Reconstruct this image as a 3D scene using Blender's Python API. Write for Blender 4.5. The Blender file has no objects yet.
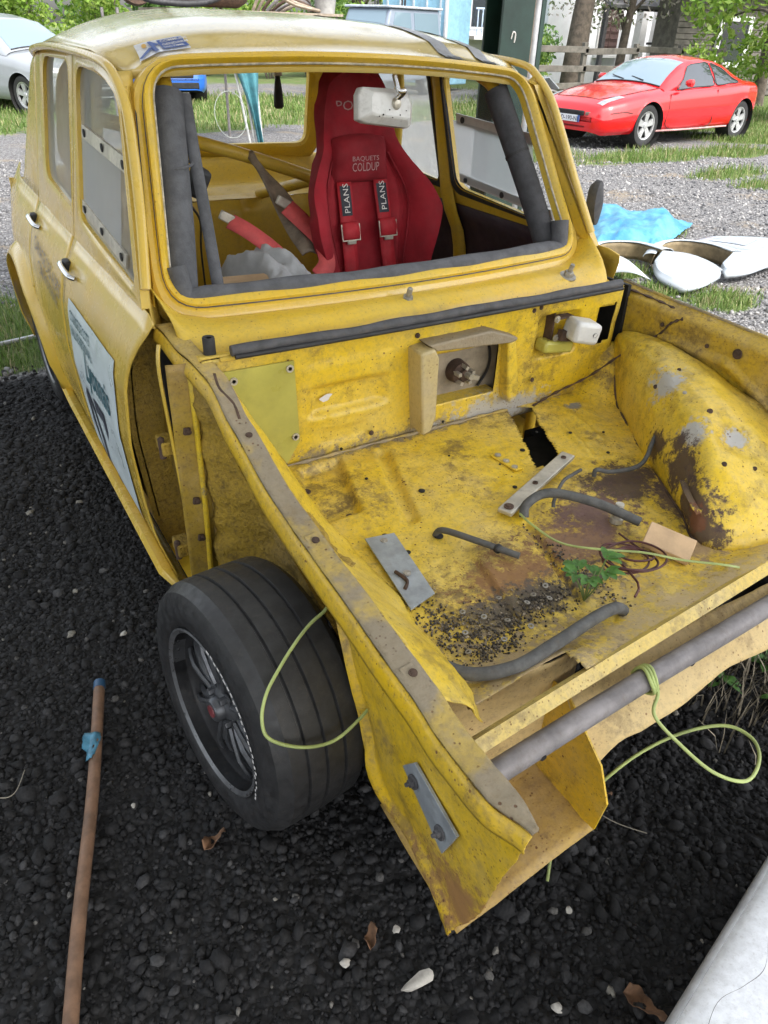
import bpy, bmesh, math, random
import numpy as np
from mathutils import Vector, Matrix, noise

scene = bpy.context.scene
COL = scene.collection
random.seed(7)
RNG = np.random.default_rng(11)
R = math.radians

# ------------------------------------------------------------------ camera
CAM_POS = Vector((-1.079, -1.06, 1.45))
PITCH, YAW, ROLL, FPX = R(33.5), R(31.5), R(1.86), 733.0
fw = Vector((math.sin(YAW) * math.cos(PITCH), math.cos(YAW) * math.cos(PITCH), -math.sin(PITCH)))
rt0 = Vector((math.cos(YAW), -math.sin(YAW), 0))
up0 = rt0.cross(fw)
rt = rt0 * math.cos(ROLL) + up0 * math.sin(ROLL)
up = -rt0 * math.sin(ROLL) + up0 * math.cos(ROLL)
cam_data = bpy.data.cameras.new('camera')
cam = bpy.data.objects.new('camera', cam_data)
COL.objects.link(cam)
cam.matrix_world = Matrix(((rt.x, up.x, -fw.x, CAM_POS.x), (rt.y, up.y, -fw.y, CAM_POS.y),
                           (rt.z, up.z, -fw.z, CAM_POS.z), (0, 0, 0, 1)))
cam_data.sensor_fit = 'VERTICAL'
cam_data.sensor_height = 36.0
cam_data.lens = FPX / 1024 * 36.0
cam_data.clip_start = 0.03
cam_data.clip_end = 600
scene.camera = cam

# ------------------------------------------------------------------ sky and sun (bright overcast)
world = bpy.data.worlds.new('World')
scene.world = world
world.use_nodes = True
wn = world.node_tree
bg = wn.nodes['Background']
sky_node = wn.nodes.new('ShaderNodeTexSky')
sky_node.sky_type = 'NISHITA'
sky_node.sun_disc = False
SUN_EL, SUN_AZ = R(50), R(168)       # azimuth measured from +Y towards +X
sky_node.sun_elevation = SUN_EL
sky_node.sun_rotation = SUN_AZ
sky_node.air_density = 1.2
sky_node.dust_density = 4.0
sky_node.ozone_density = 1.0
hsv = wn.nodes.new('ShaderNodeHueSaturation')   # cloud layer: the same sky, greyed
hsv.inputs['Saturation'].default_value = 0.35
wn.links.new(sky_node.outputs[0], hsv.inputs['Color'])
wn.links.new(hsv.outputs[0], bg.inputs[0])
bg.inputs[1].default_value = 0.15
sun_data = bpy.data.lights.new('sun', 'SUN')
sun_data.energy = 0.9
sun_data.angle = R(14)
sun_data.color = (1.0, 0.96, 0.9)
sun = bpy.data.objects.new('sun', sun_data)
COL.objects.link(sun)
sd = Vector((math.sin(SUN_AZ) * math.cos(SUN_EL), math.cos(SUN_AZ) * math.cos(SUN_EL), math.sin(SUN_EL)))
sun.rotation_euler = sd.to_track_quat('Z', 'Y').to_euler()
sun.location = (4, 4, 12)
scene.view_settings.view_transform = 'Standard'
scene.view_settings.look = 'None'
scene.view_settings.gamma = 1
scene.view_settings.use_curve_mapping = False
scene.view_settings.exposure = 1.75

# ------------------------------------------------------------------ material helpers
class NT:
    def __init__(s, name):
        s.m = bpy.data.materials.new(name)
        s.m.use_nodes = True
        s.t = s.m.node_tree
        s.b = s.t.nodes['Principled BSDF']
        tc = s.t.nodes.new('ShaderNodeTexCoord')
        s.co = tc.outputs['Object']
    def n(s, kind, **kw):
        nd = s.t.nodes.new(kind)
        for k, v in kw.items():
            setattr(nd, k, v)
        return nd
    def link(s, a, b):
        s.t.links.new(a, b)
    def set(s, sock, v):
        if hasattr(v, 'is_linked') or hasattr(v, 'links'):
            s.link(v, sock)
        else:
            if isinstance(v, tuple) and len(v) == 3 and sock.type == 'RGBA':
                v = (*v, 1)
            sock.default_value = v
    def noise(s, scale, detail=5, rough=.6, co=None, out=0, dist=0):
        nd = s.n('ShaderNodeTexNoise')
        s.link(co or s.co, nd.inputs['Vector'])
        nd.inputs['Scale'].default_value = scale
        nd.inputs['Detail'].default_value = detail
        nd.inputs['Roughness'].default_value = rough
        nd.inputs['Distortion'].default_value = dist
        return nd.outputs[out]
    def vor(s, scale, feature='F1', out='Distance', co=None):
        nd = s.n('ShaderNodeTexVoronoi', feature=feature)
        s.link(co or s.co, nd.inputs['Vector'])
        nd.inputs['Scale'].default_value = scale
        return nd.outputs[out]
    def ramp(s, v, a, b, lo=0., hi=1.):
        nd = s.n('ShaderNodeMapRange')
        nd.interpolation_type = 'SMOOTHSTEP'
        s.set(nd.inputs['Value'], v)
        nd.inputs['From Min'].default_value = a
        nd.inputs['From Max'].default_value = b
        nd.inputs['To Min'].default_value = lo
        nd.inputs['To Max'].default_value = hi
        return nd.outputs[0]
    def math(s, op, a, b=0., c=None, clamp=False):
        nd = s.n('ShaderNodeMath', operation=op)
        nd.use_clamp = clamp
        s.set(nd.inputs[0], a); s.set(nd.inputs[1], b)
        if c is not None:
            s.set(nd.inputs[2], c)
        return nd.outputs[0]
    def mix(s, f, a, b):
        nd = s.n('ShaderNodeMix', data_type='RGBA')
        s.set(nd.inputs['Factor'], f)
        s.set(nd.inputs[6], a); s.set(nd.inputs[7], b)
        return nd.outputs[2]
    def mixf(s, f, a, b):
        nd = s.n('ShaderNodeMix', data_type='FLOAT')
        s.set(nd.inputs[0], f); s.set(nd.inputs[2], a); s.set(nd.inputs[3], b)
        return nd.outputs[0]
    def dist(s, c, scale=(1, 1, 1), warp=None):
        mp = s.n('ShaderNodeVectorMath', operation='SUBTRACT')
        s.link(s.co, mp.inputs[0]); mp.inputs[1].default_value = c
        mu = s.n('ShaderNodeVectorMath', operation='MULTIPLY')
        s.link(mp.outputs[0], mu.inputs[0]); mu.inputs[1].default_value = scale
        ln = s.n('ShaderNodeVectorMath', operation='LENGTH')
        s.link(mu.outputs[0], ln.inputs[0])
        return ln.outputs['Value']
    def sep(s):
        nd = s.n('ShaderNodeSeparateXYZ'); s.link(s.co, nd.inputs[0]); return nd.outputs
    def bump(s, h, strength=.3, dist=.01):
        nd = s.n('ShaderNodeBump')
        s.set(nd.inputs['Height'], h)
        nd.inputs['Strength'].default_value = strength
        nd.inputs['Distance'].default_value = dist
        s.link(nd.outputs[0], s.b.inputs['Normal'])
    def out(s, col=None, rough=None, metal=None, **kw):
        if col is not None: s.set(s.b.inputs['Base Color'], col)
        if rough is not None: s.set(s.b.inputs['Roughness'], rough)
        if metal is not None: s.set(s.b.inputs['Metallic'], metal)
        for k, v in kw.items():
            s.set(s.b.inputs[k.replace('_', ' ')], v)
        return s.m

def simple(name, col, rough=.5, metal=0., var=.25, scale=12, bump=.0, bscale=60, bdist=.003, dirt=0., **kw):
    k = NT(name)
    n1 = k.noise(scale, 6, .65)
    dk = tuple(c * (1 - var) for c in col)
    lt = tuple(min(1, c * (1 + var)) for c in col)
    c = k.mix(k.ramp(n1, .3, .7), dk, lt)
    if dirt:
        n2 = k.noise(scale * 2.3, 8, .7)
        c = k.mix(k.ramp(n2, .5, .75, 0, dirt), c, (.12, .095, .07))
    r = k.ramp(k.noise(scale * 1.7, 4), .3, .7, max(.02, rough - .1), min(1, rough + .1))
    if bump:
        k.bump(k.noise(bscale, 6, .7), bump, bdist)
    return k.out(c, r, metal, **kw)

def island(name, cols, rough=.7, jitter=.0, nscale=60, bump=.3, sss=0, trans=0):
    """colour picked per loose piece (stones, leaves, blades)"""
    k = NT(name)
    g = k.n('ShaderNodeNewGeometry')
    cr = k.n('ShaderNodeValToRGB')
    k.link(g.outputs['Random Per Island'], cr.inputs[0])
    el = cr.color_ramp.elements
    el[0].position = cols[0][0]; el[0].color = (*cols[0][1], 1)
    el[1].position = cols[-1][0]; el[1].color = (*cols[-1][1], 1)
    for p, c in cols[1:-1]:
        e = el.new(p); e.color = (*c, 1)
    n = k.noise(nscale, 4)
    dk = k.n('ShaderNodeMix', data_type='RGBA', blend_type='MULTIPLY')
    dk.inputs[0].default_value = 1
    k.link(cr.outputs[0], dk.inputs[6])
    v = k.ramp(n, .3, .7, .65, 1.25)
    cb = k.n('ShaderNodeCombineColor')
    for i in range(3): k.link(v, cb.inputs[i])
    k.link(cb.outputs[0], dk.inputs[7])
    if bump: k.bump(n, bump, .003)
    m = k.out(dk.outputs[2], rough)
    if trans:
        tr = k.n('ShaderNodeBsdfTranslucent'); k.link(dk.outputs[2], tr.inputs[0])
        mx = k.n('ShaderNodeMixShader'); mx.inputs[0].default_value = trans
        k.link(k.b.outputs[0], mx.inputs[1]); k.link(tr.outputs[0], mx.inputs[2])
        k.link(mx.outputs[0], k.t.nodes['Material Output'].inputs[0])
    return m

def paint(name, base, faded,  rough=.42, dirt=.5, rust=.35, speck=.5, bump=.25, fade=(.35, .7), spots=(), dirtcol=(.20, .15, .085), streak=0., coat=0., dust=.45, spot_scale=1.1, grime=0.):
    """aged car paint: fading, grime, rust specks, flaked patches with their own outlines"""
    k = NT(name)
    c = k.mix(k.ramp(k.noise(3.2, 6, .65), *fade), base, faded)
    # grime
    d1 = k.ramp(k.noise(7, 9, .72), .46, .72)
    d2 = k.ramp(k.noise(38, 6, .7), .35, .7)
    c = k.mix(k.math('MULTIPLY', k.math('MULTIPLY', d1, d2), dirt), c, dirtcol)
    # overall film of dust, fine
    c = k.mix(k.ramp(k.noise(90, 5, .7), .42, .75, 0, dirt * .62), c, dirtcol)
    # pale dust lying in cloudy drifts, and scratches
    c = k.mix(k.math('MULTIPLY', k.ramp(k.noise(4.3, 10, .75), .44, .70), dirt * dust), c, (.52, .40, .22))
    mps = k.n('ShaderNodeMapping'); k.link(k.co, mps.inputs[0]); mps.inputs['Rotation'].default_value = (.3, .5, .7); mps.inputs['Scale'].default_value = (9, 160, 160)
    c = k.mix(k.ramp(k.noise(1., 3, .6, co=mps.outputs[0]), .67, .74, 0, dirt * .22), c, dirtcol)
    if grime:
        gm = k.math('MULTIPLY', k.ramp(k.noise(5.5, 10, .78), .47, .62), k.ramp(k.noise(28, 8, .75), .40, .56))
        c = k.mix(k.math('MULTIPLY', gm, grime), c, (.11, .072, .036))
        c = k.mix(k.math('MULTIPLY', k.ramp(k.noise(110, 6, .8), .57, .66), grime * .8), c, (.06, .04, .022))
    if streak:
        mp = k.n('ShaderNodeMapping'); k.link(k.co, mp.inputs[0]); mp.inputs['Scale'].default_value = (14, 14, 1.4)
        c = k.mix(k.ramp(k.noise(1.6, 6, .7, co=mp.outputs[0]), .52, .75, 0, streak), c, dirtcol)
    # flaked patches
    hgt = k.noise(70, 4)
    rgh = k.math('ADD', rough - .08, k.math('MULTIPLY', d1, .3))
    wn_ = k.math('ADD', k.math('MULTIPLY', k.noise(16, 8, .7), .7), k.math('MULTIPLY', k.noise(75, 6, .7), .3))
    spk = k.ramp(k.noise(48, 8, .72), .50, .58) if spots else None
    for (ctr, rad, colr, soft) in spots:
        scl = tuple(1 / (r * spot_scale) for r in rad)
        dd = k.math('ADD', k.dist(ctr, scl), k.math('MULTIPLY', k.math('SUBTRACT', wn_, .5), 3.4))
        core = k.ramp(dd, .55 - soft * .4, .85, 1, 0)
        halo = k.math('MULTIPLY', k.ramp(dd, .75, 1.3, 1, 0), spk)
        mk = k.math('MULTIPLY', k.math('MAXIMUM', core, halo), .93)
        c = k.mix(mk, c, colr)
        rgh = k.mixf(mk, rgh, .8)
        hgt = k.math('SUBTRACT', hgt, k.math('MULTIPLY', mk, .8))
    # rust specks: small + large
    s1 = k.ramp(k.vor(55, 'F1'), .10, .16, 1, 0)
    s1 = k.math('MULTIPLY', s1, k.ramp(k.noise(9, 4), .47, .58))
    v2 = k.n('ShaderNodeTexVoronoi'); k.link(k.co, v2.inputs['Vector']); v2.inputs['Scale'].default_value = 150
    vc = k.n('ShaderNodeSeparateColor'); k.link(v2.outputs['Color'], vc.inputs[0])
    s3 = k.math('MULTIPLY', k.ramp(v2.outputs['Distance'], .18, .34, 1, 0), k.ramp(vc.outputs[0], .72, .76))
    s3 = k.math('MULTIPLY', s3, k.ramp(k.noise(6, 5, .7), .40, .60, .15, 1.))
    s1 = k.math('MAXIMUM', s1, k.math('MULTIPLY', s3, .8))
    s2 = k.ramp(k.noise(26, 10, .75), .63, .68)
    s2 = k.math('MULTIPLY', s2, k.ramp(k.noise(5, 4), .42, .6))
    rm = k.math('MAXIMUM', k.math('MULTIPLY', s1, speck), k.math('MULTIPLY', s2, rust))
    rc = k.mix(k.noise(60, 4), (.045, .02, .012), (.19, .075, .03))
    c = k.mix(rm, c, rc)
    hgt = k.math('SUBTRACT', hgt, k.math('MULTIPLY', rm, .5))
    k.bump(hgt, bump, .004)
    m = k.out(c, k.mixf(rm, rgh, .9))
    if coat:
        k.b.inputs['Coat Weight'].default_value = coat
        k.b.inputs['Coat Roughness'].default_value = .12
    return m

Y1, Y2 = (.72, .49, .014), (.69, .51, .08)
PRIM, PURP, RUSTC, BARE = (.30, .29, .30), (.060, .036, .034), (.16, .062, .025), (.42, .42, .42)
MAT = {}
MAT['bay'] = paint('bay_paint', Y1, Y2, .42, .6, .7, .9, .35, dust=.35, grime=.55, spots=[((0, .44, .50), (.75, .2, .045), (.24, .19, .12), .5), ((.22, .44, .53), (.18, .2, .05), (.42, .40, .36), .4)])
MAT['floor'] = paint('bay_floor_paint', Y1, (.68, .50, .10), .48, .7, .95, 1., .5, dust=.5, grime=.8, spots=[
    ((.02, -.12, .47), (.17, .12, .3), (.20, .11, .075), .5),
    ((.30, .00, .47), (.13, .09, .3), PURP, .12),
    ((.12, -.06, .47), (.12, .08, .3), (.17, .10, .085), .4),
    ((-.20, -.16, .47), (.15, .10, .3), (.24, .12, .05), .6),
    ((-.22, -.24, .47), (.24, .055, .3), (.10, .085, .07), .3),
    ((.45, .37, .47), (.035, .03, .3), (.20, .20, .20), .03),
    ((-.1, .44, .49), (.5, .02, .05), (.25, .21, .15), .4),
    ((.15, -.47, .51), (.75, .15, .3), (.50, .38, .20), .6),
    ((-.38, -.38, .5), (.2, .12, .3), (.33, .25, .14), .6),
    ((.30, -.27, .48), (.14, .05, .3), (.30, .20, .11), .6),
    ((.36, -.12, .48), (.07, .12, .3), (.09, .055, .05), .2),
])
MAT['arch'] = paint('arch_paint', Y1, Y2, .40, .5, .6, .8, .4, spot_scale=1.05, grime=.45, spots=[
    ((.51, .12, .68), (.055, .06, .06), BARE, .1), ((.405, -.07, .645), (.05, .045, .045), BARE, .1), ((.475, -.14, .634), (.035, .03, .03), BARE, .1),
    ((.395, -.055, .605), (.035, .03, .03), PURP, .1), ((.355, -.10, .565), (.05, .08, .07), PURP, .1), ((.30, -.19, .535), (.06, .09, .07), PURP, .1),
    ((.275, -.25, .505), (.06, .07, .06), PURP, .1), ((.265, -.23, .525), (.035, .04, .04), RUSTC, .3), ((.42, .03, .55), (.03, .10, .05), PURP, .1),
])
MAT['wing'] = paint('inner_wing_paint', (.62, .40, .015), (.50, .34, .04), .5, .9, .6, .7, .35, dirtcol=(.15, .10, .045), grime=.7)
MAT['skin'] = paint('faded_body_paint', (.66, .44, .055), (.62, .45, .11), .30, .12, .08, .2, .05, coat=.35, dust=.2)
MAT['roofp'] = paint('roof_paint', (.64, .47, .12), (.58, .47, .20), .26, .2, .1, .15, .05, coat=.6, dirtcol=(.40, .34, .22), dust=.3)
MAT['frame'] = paint('screen_frame_paint', (.70, .45, .02), (.64, .45, .06), .36, .4, .35, .5, .15)
MAT['under'] = paint('underseal', (.44, .285, .025), (.27, .18, .035), .8, 1., .4, .4, 2.5, dirtcol=(.06, .042, .022), dust=.15)
MAT['sealer'] = paint('seam_sealer', (.27, .225, .155), (.46, .33, .08), .75, .9, .8, .8, .8, fade=(.52, .62), dust=.3)
MAT['skirtp'] = paint('torn_skirt_paint', (.70, .45, .010), (.64, .43, .03), .42, .65, .85, 1., .4, grime=.6, spots=[
    ((-.61, -.58, .26), (.1, .10, .10), (.30, .15, .05), .6),
    ((-.61, -.40, .20), (.1, .16, .05), (.26, .14, .05), .6)])
MAT['beige'] = paint('dusty_panel_paint', (.60, .45, .20), (.56, .41, .18), .65, .6, .55, .7, .3, dirtcol=(.22, .16, .10), grime=.5)
MAT['interior'] = paint('interior_paint', (.68, .45, .02), (.62, .43, .06), .45, .3, .15, .35, .15)
MAT['primer_green'] = simple('green_tinted_plate', (.42, .39, .085), .32, 0, .16, 5, .05, dirt=.25)
MAT['steel'] = simple('grey_zinc_plate', (.33, .36, .385), .42, .35, .2, 20, .15, dirt=.35)
MAT['alu'] = simple('scuffed_aluminium', (.50, .47, .40), .45, .6, .22, 18, .12, dirt=.4)
MAT['chrome'] = simple('chrome', (.75, .76, .78), .14, 1, .05)
MAT['rubber'] = simple('black_rubber', (.022, .022, .024), .62, 0, .35, 20, .2)
MAT['rubber_grey'] = simple('dusty_rubber', (.07, .07, .075), .7, 0, .3, 22, .25, dirt=.5)
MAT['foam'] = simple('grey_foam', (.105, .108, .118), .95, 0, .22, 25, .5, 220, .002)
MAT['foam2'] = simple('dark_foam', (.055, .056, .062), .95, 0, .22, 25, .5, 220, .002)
MAT['hose'] = simple('dusty_hose', (.085, .085, .082), .75, 0, .3, 30, .2, dirt=.4)
MAT['pipe'] = simple('grey_steel_tube', (.20, .185, .185), .55, .25, .3, 14, .3, 120, dirt=.5)
MAT['ybar'] = paint('bar_paint', (.62, .44, .07), (.56, .43, .14), .5, .8, .9, 1., .3, grime=.5)
MAT['tyre'] = simple('tyre_rubber', (.022, .0225, .024), .48, 0, .3, 30, .25, 150, dirt=.15)
MAT['rim_dark'] = simple('dark_wheel_barrel', (.028, .029, .032), .5, .3, .3, 30, dirt=.3)
MAT['rim'] = simple('grey_alloy', (.105, .11, .12), .38, .55, .25, 30, .1, dirt=.35)
MAT['white_plastic'] = simple('white_plastic', (.62, .62, .60), .42, 0, .08, 14, dirt=.28)
MAT['mirror_white'] = simple('speckled_white_enamel', (.60, .60, .58), .4, 0, .08, 20, dirt=.35)
MAT['red_fabric'] = simple('red_seat_fabric', (.30, .010, .020), .85, 0, .22, 8, .35, 380, .0015)
MAT['red_dark'] = simple('red_pad_fabric', (.24, .008, .016), .85, 0, .2, 8, .35, 380, .0015)
MAT['red_web'] = simple('red_webbing', (.40, .012, .022), .7, 0, .15, 20, .3, 500, .001)
MAT['pink_web'] = simple('faded_webbing', (.62, .10, .10), .75, 0, .15, 20, .3, 500, .001)
MAT['black_lbl'] = simple('black_label', (.015, .017, .03), .6, 0, .2)
MAT['print_w'] = simple('white_print', (.62, .60, .58), .6, 0, .05)
MAT['print_seat'] = simple('faded_pink_print', (.42, .24, .24), .7, 0, .1)
MAT['print_d'] = simple('dark_print', (.05, .055, .075), .5, 0, .1)
MAT['print_g'] = simple('teal_print', (.03, .11, .14), .45, 0, .1)
MAT['print_b'] = simple('blue_print', (.04, .09, .30), .45, 0, .1)
MAT['print_y'] = simple('ochre_print', (.60, .36, .08), .5, 0, .1)
MAT['decal'] = simple('pale_blue_vinyl', (.60, .68, .70), .35, 0, .08, 6, dirt=.15)
MAT['decal_w'] = simple('white_vinyl', (.66, .67, .70), .3, 0, .06, 20, dirt=.2)
MAT['text_grey'] = simple('worn_grey_lettering', (.20, .17, .14), .6, 0, .25, 60)
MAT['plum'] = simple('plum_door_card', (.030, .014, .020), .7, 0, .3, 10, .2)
MAT['greyfab'] = simple('grey_sheet', (.42, .43, .44), .6, 0, .2, 6, .2)
MAT['oldbelt'] = simple('grey_brown_trim', (.26, .215, .165), .8, 0, .3, 18, .4, dirt=.4)
MAT['wood_lt'] = simple('raw_wood', (.52, .36, .21), .75, 0, .15, 14, .2)
MAT['dowel'] = simple('worn_broomstick_wood', (.20, .115, .070), .6, 0, .3, 20, .25, 90, dirt=.4)
MAT['blue_pl'] = simple('blue_plastic', (.02, .075, .16), .4, 0, .25)
MAT['wire_gy'] = simple('green_yellow_wire', (.36, .43, .15), .45, 0, .25, 9)
MAT['wire_red'] = simple('maroon_wire', (.075, .022, .022), .55, 0, .3)
MAT['dark'] = simple('deep_black', (.010, .010, .010), .8, 0, .3)  # black for dark parts, also standing in for shade in hollows
MAT['washer'] = simple('zinc_washer', (.36, .34, .30), .5, .5, .3, 40, dirt=.5)
MAT['rust'] = simple('rust_brown', (.075, .046, .032), .9, 0, .4, 30, .5)
# ------------------------------------------------------------------ object helpers
def tag(o, label=None, cat=None, group=None, kind=None):
    if label: o['label'] = label
    if cat: o['category'] = cat
    if group: o['group'] = group
    if kind: o['kind'] = kind
    return o

def empty(name, loc=(0, 0, 0), rz=0., **kw):
    o = bpy.data.objects.new(name, None)
    COL.objects.link(o)
    o.location = loc
    o.rotation_euler = (0, 0, rz)
    o.empty_display_size = .1
    return tag(o, **kw)

def mesh(name, V, F, mat, parent=None, smooth=35, solid=0., bevel=0., sub=0, off=-1., loc=None, rot=None, **kw):
    me = bpy.data.meshes.new(name)
    me.from_pydata([tuple(v) for v in V], [], [tuple(f) for f in F])
    me.update()
    if smooth:
        me.shade_smooth()
        if smooth < 180:
            me.set_sharp_from_angle(angle=R(smooth))
    me.materials.append(MAT[mat] if isinstance(mat, str) else mat)
    o = bpy.data.objects.new(name, me)
    COL.objects.link(o)
    if parent: o.parent = parent
    if loc: o.location = loc
    if rot: o.rotation_euler = rot
    if sub:
        m = o.modifiers.new('sub', 'SUBSURF'); m.levels = sub; m.render_levels = sub
    if solid:
        m = o.modifiers.new('solid', 'SOLIDIFY'); m.thickness = solid; m.offset = off
    if bevel:
        m = o.modifiers.new('bevel', 'BEVEL'); m.width = bevel; m.segments = 2; m.limit_method = 'ANGLE'; m.angle_limit = R(40)
    return tag(o, **kw)

def np_mesh(name, V, F, mat, parent=None, smooth=False, **kw):
    V = np.asarray(V, np.float32).reshape(-1, 3); F = np.asarray(F, np.int32)
    k = F.shape[1]
    me = bpy.data.meshes.new(name)
    me.vertices.add(len(V)); me.vertices.foreach_set('co', V.ravel())
    me.loops.add(F.size); me.loops.foreach_set('vertex_index', F.ravel())
    me.polygons.add(len(F))
    me.polygons.foreach_set('loop_start', np.arange(0, F.size, k, dtype=np.int32))
    me.polygons.foreach_set('loop_total', np.full(len(F), k, np.int32))
    me.polygons.foreach_set('use_smooth', np.full(len(F), smooth))
    me.update(calc_edges=True)
    me.materials.append(MAT[mat] if isinstance(mat, str) else mat)
    o = bpy.data.objects.new(name, me)
    COL.objects.link(o)
    if parent: o.parent = parent
    return tag(o, **kw)

class MB:
    """collects several shapes into one mesh"""
    def __init__(s): s.V = []; s.F = []
    def add(s, V, F):
        n = len(s.V); s.V += [tuple(v) for v in V]; s.F += [tuple(i + n for i in f) for f in F]; return s
    def build(s, name, mat, parent=None, **kw): return mesh(name, s.V, s.F, mat, parent, **kw)

def gridVF(fn, nu, nv, cu=False):
    V = [fn(i / nu, j / nv) for j in range(nv + 1) for i in range(nu + (0 if cu else 1))]
    w = nu if cu else nu + 1
    F = [(j * w + i, j * w + (i + 1) % w, (j + 1) * w + (i + 1) % w, (j + 1) * w + i) for j in range(nv) for i in range(nu)]
    return V, F

def boxVF(c, s, M=None):
    V = [Vector((sx * s[0] / 2, sy * s[1] / 2, sz * s[2] / 2)) for sx in (-1, 1) for sy in (-1, 1) for sz in (-1, 1)]
    if M is not None: V = [M @ v for v in V]
    V = [v + Vector(c) for v in V]
    return V, [(0, 1, 3, 2), (4, 6, 7, 5), (0, 4, 5, 1), (2, 3, 7, 6), (0, 2, 6, 4), (1, 5, 7, 3)]

def rotm(x=0, y=0, z=0):
    return (Matrix.Rotation(R(z), 3, 'Z') @ Matrix.Rotation(R(y), 3, 'Y') @ Matrix.Rotation(R(x), 3, 'X'))

def catmull(P, n=8, closed=False):
    P = [Vector(p) for p in P]
    m = len(P); out = []
    rng = range(m if closed else m - 1)
    for i in rng:
        if closed: a, b, c, d = P[(i - 1) % m], P[i], P[(i + 1) % m], P[(i + 2) % m]
        else: a, b, c, d = P[max(i - 1, 0)], P[i], P[i + 1], P[min(i + 2, m - 1)]
        for k in range(n):
            t = k / n
            out.append(.5 * ((2 * b) + (c - a) * t + (2 * a - 5 * b + 4 * c - d) * t * t + (3 * b - a - 3 * c + d) * t ** 3))
    if not closed: out.append(P[-1])
    return out

def tubeVF(P, r, seg=10, closed=False, caps=True, smooth=6, flat=1.0):
    P = catmull(P, smooth, closed) if smooth else [Vector(p) for p in P]
    n = len(P)
    rad = r if callable(r) else (lambda t: r)
    V = []; F = []
    prev = None
    for i, p in enumerate(P):
        if closed: t = (P[(i + 1) % n] - P[i - 1]).normalized()
        else: t = (P[min(i + 1, n - 1)] - P[max(i - 1, 0)]).normalized()
        if prev is None:
            a = Vector((0, 0, 1)) if abs(t.z) < .9 else Vector((1, 0, 0))
            u = (a - t * a.dot(t)).normalized()
        else:
            u = (prev - t * prev.dot(t)).normalized()
        prev = u; w = t.cross(u)
        rr = rad(i / max(1, n - 1))
        for k in range(seg):
            an = 2 * math.pi * k / seg
            V.append(p + (u * math.cos(an) * flat + w * math.sin(an)) * rr)
    m = n if closed else n - 1
    for i in range(m):
        for k in range(seg):
            a = i * seg; b = ((i + 1) % n) * seg
            F.append((a + k, a + (k + 1) % seg, b + (k + 1) % seg, b + k))
    if caps and not closed:
        F.append(tuple(range(seg))[::-1]); F.append(tuple((n - 1) * seg + k for k in range(seg)))
    return V, F

def tube(name, P, r, mat, parent=None, seg=10, closed=False, smooth=6, flat=1., **kw):
    V, F = tubeVF(P, r, seg, closed, True, smooth, flat)
    return mesh(name, V, F, mat, parent, smooth=60, **kw)

def latheVF(prof, seg=32, axis='z', c=(0, 0, 0), close=False):
    """profile (radius, height) revolved"""
    V = []; F = []
    c = Vector(c); n = len(prof)
    for k in range(seg):
        a = 2 * math.pi * k / seg
        for r, h in prof:
            x, y = r * math.cos(a), r * math.sin(a)
            v = {'z': (x, y, h), 'x': (h, x, y), 'y': (x, h, y)}[axis]
            V.append(c + Vector(v))
    for k in range(seg):
        for i in range(n - (0 if close else 1)):
            j = (i + 1) % n
            a = k * n; b = ((k + 1) % seg) * n
            F.append((a + i, b + i, b + j, a + j))
    return V, F

def discVF(c, r, axis='z', seg=12, h=.002):
    return latheVF([(0.0001, h), (r * .9, h), (r, h * .6), (r, -h)], seg, axis, c)

def rrect(corners, r, n=5):
    """rounded polygon: list of 2D corners, ccw or cw"""
    out = []; m = len(corners)
    for i in range(m):
        p = Vector(corners[i]); a = Vector(corners[i - 1]); b = Vector(corners[(i + 1) % m])
        ri = r[i] if isinstance(r, (list, tuple)) else r
        da = (a - p); db = (b - p)
        d = min(ri, da.length * .48, db.length * .48)
        s = p + da.normalized() * d; e = p + db.normalized() * d
        for k in range(n + 1):
            t = k / n
            out.append((1 - t) ** 2 * s + 2 * t * (1 - t) * p + t * t * e)
    return out

def ringVF(loops):
    n = len(loops[0]); V = [p for L in loops for p in L]
    F = [(j * n + i, j * n + (i + 1) % n, (j + 1) * n + (i + 1) % n, (j + 1) * n + i) for j in range(len(loops) - 1) for i in range(n)]
    return V, F

def sub_loop(corners, per=8):
    out = []; m = len(corners)
    for i in range(m):
        a = Vector(corners[i]); b = Vector(corners[(i + 1) % m])
        out += [a.lerp(b, k / per) for k in range(per)]
    return out

def interp(x, xs, ys): return float(np.interp(x, xs, ys))
def nz(p, s=1.): return noise.noise(Vector(p) * s)
def fbm(p, s=1.): return noise.fractal(Vector(p) * s, .8, 2.1, 4)
def sstep(a, b, x):
    t = max(0., min(1., (x - a) / (b - a))); return t * t * (3 - 2 * t)

def text_mesh(name, body, mapfn, mat, parent, size=1., spacing=1., bold=0.):
    """flat lettering laid on a surface; mapfn takes text x,y (cap height = size)"""
    cu = bpy.data.curves.new(name, 'FONT')
    cu.body = body; cu.size = size / .7; cu.resolution_u = 2; cu.space_character = spacing; cu.offset = bold
    ob = bpy.data.objects.new(name, cu)
    COL.objects.link(ob)
    dg = bpy.context.evaluated_depsgraph_get()
    me = bpy.data.meshes.new_from_object(ob.evaluated_get(dg))
    bpy.data.objects.remove(ob)
    me.name = name
    for v in me.vertices:
        v.co = mapfn(v.co.x, v.co.y)
    me.materials.clear(); me.materials.append(MAT[mat])
    o = bpy.data.objects.new(name, me)
    COL.objects.link(o); o.parent = parent
    return o

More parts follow.
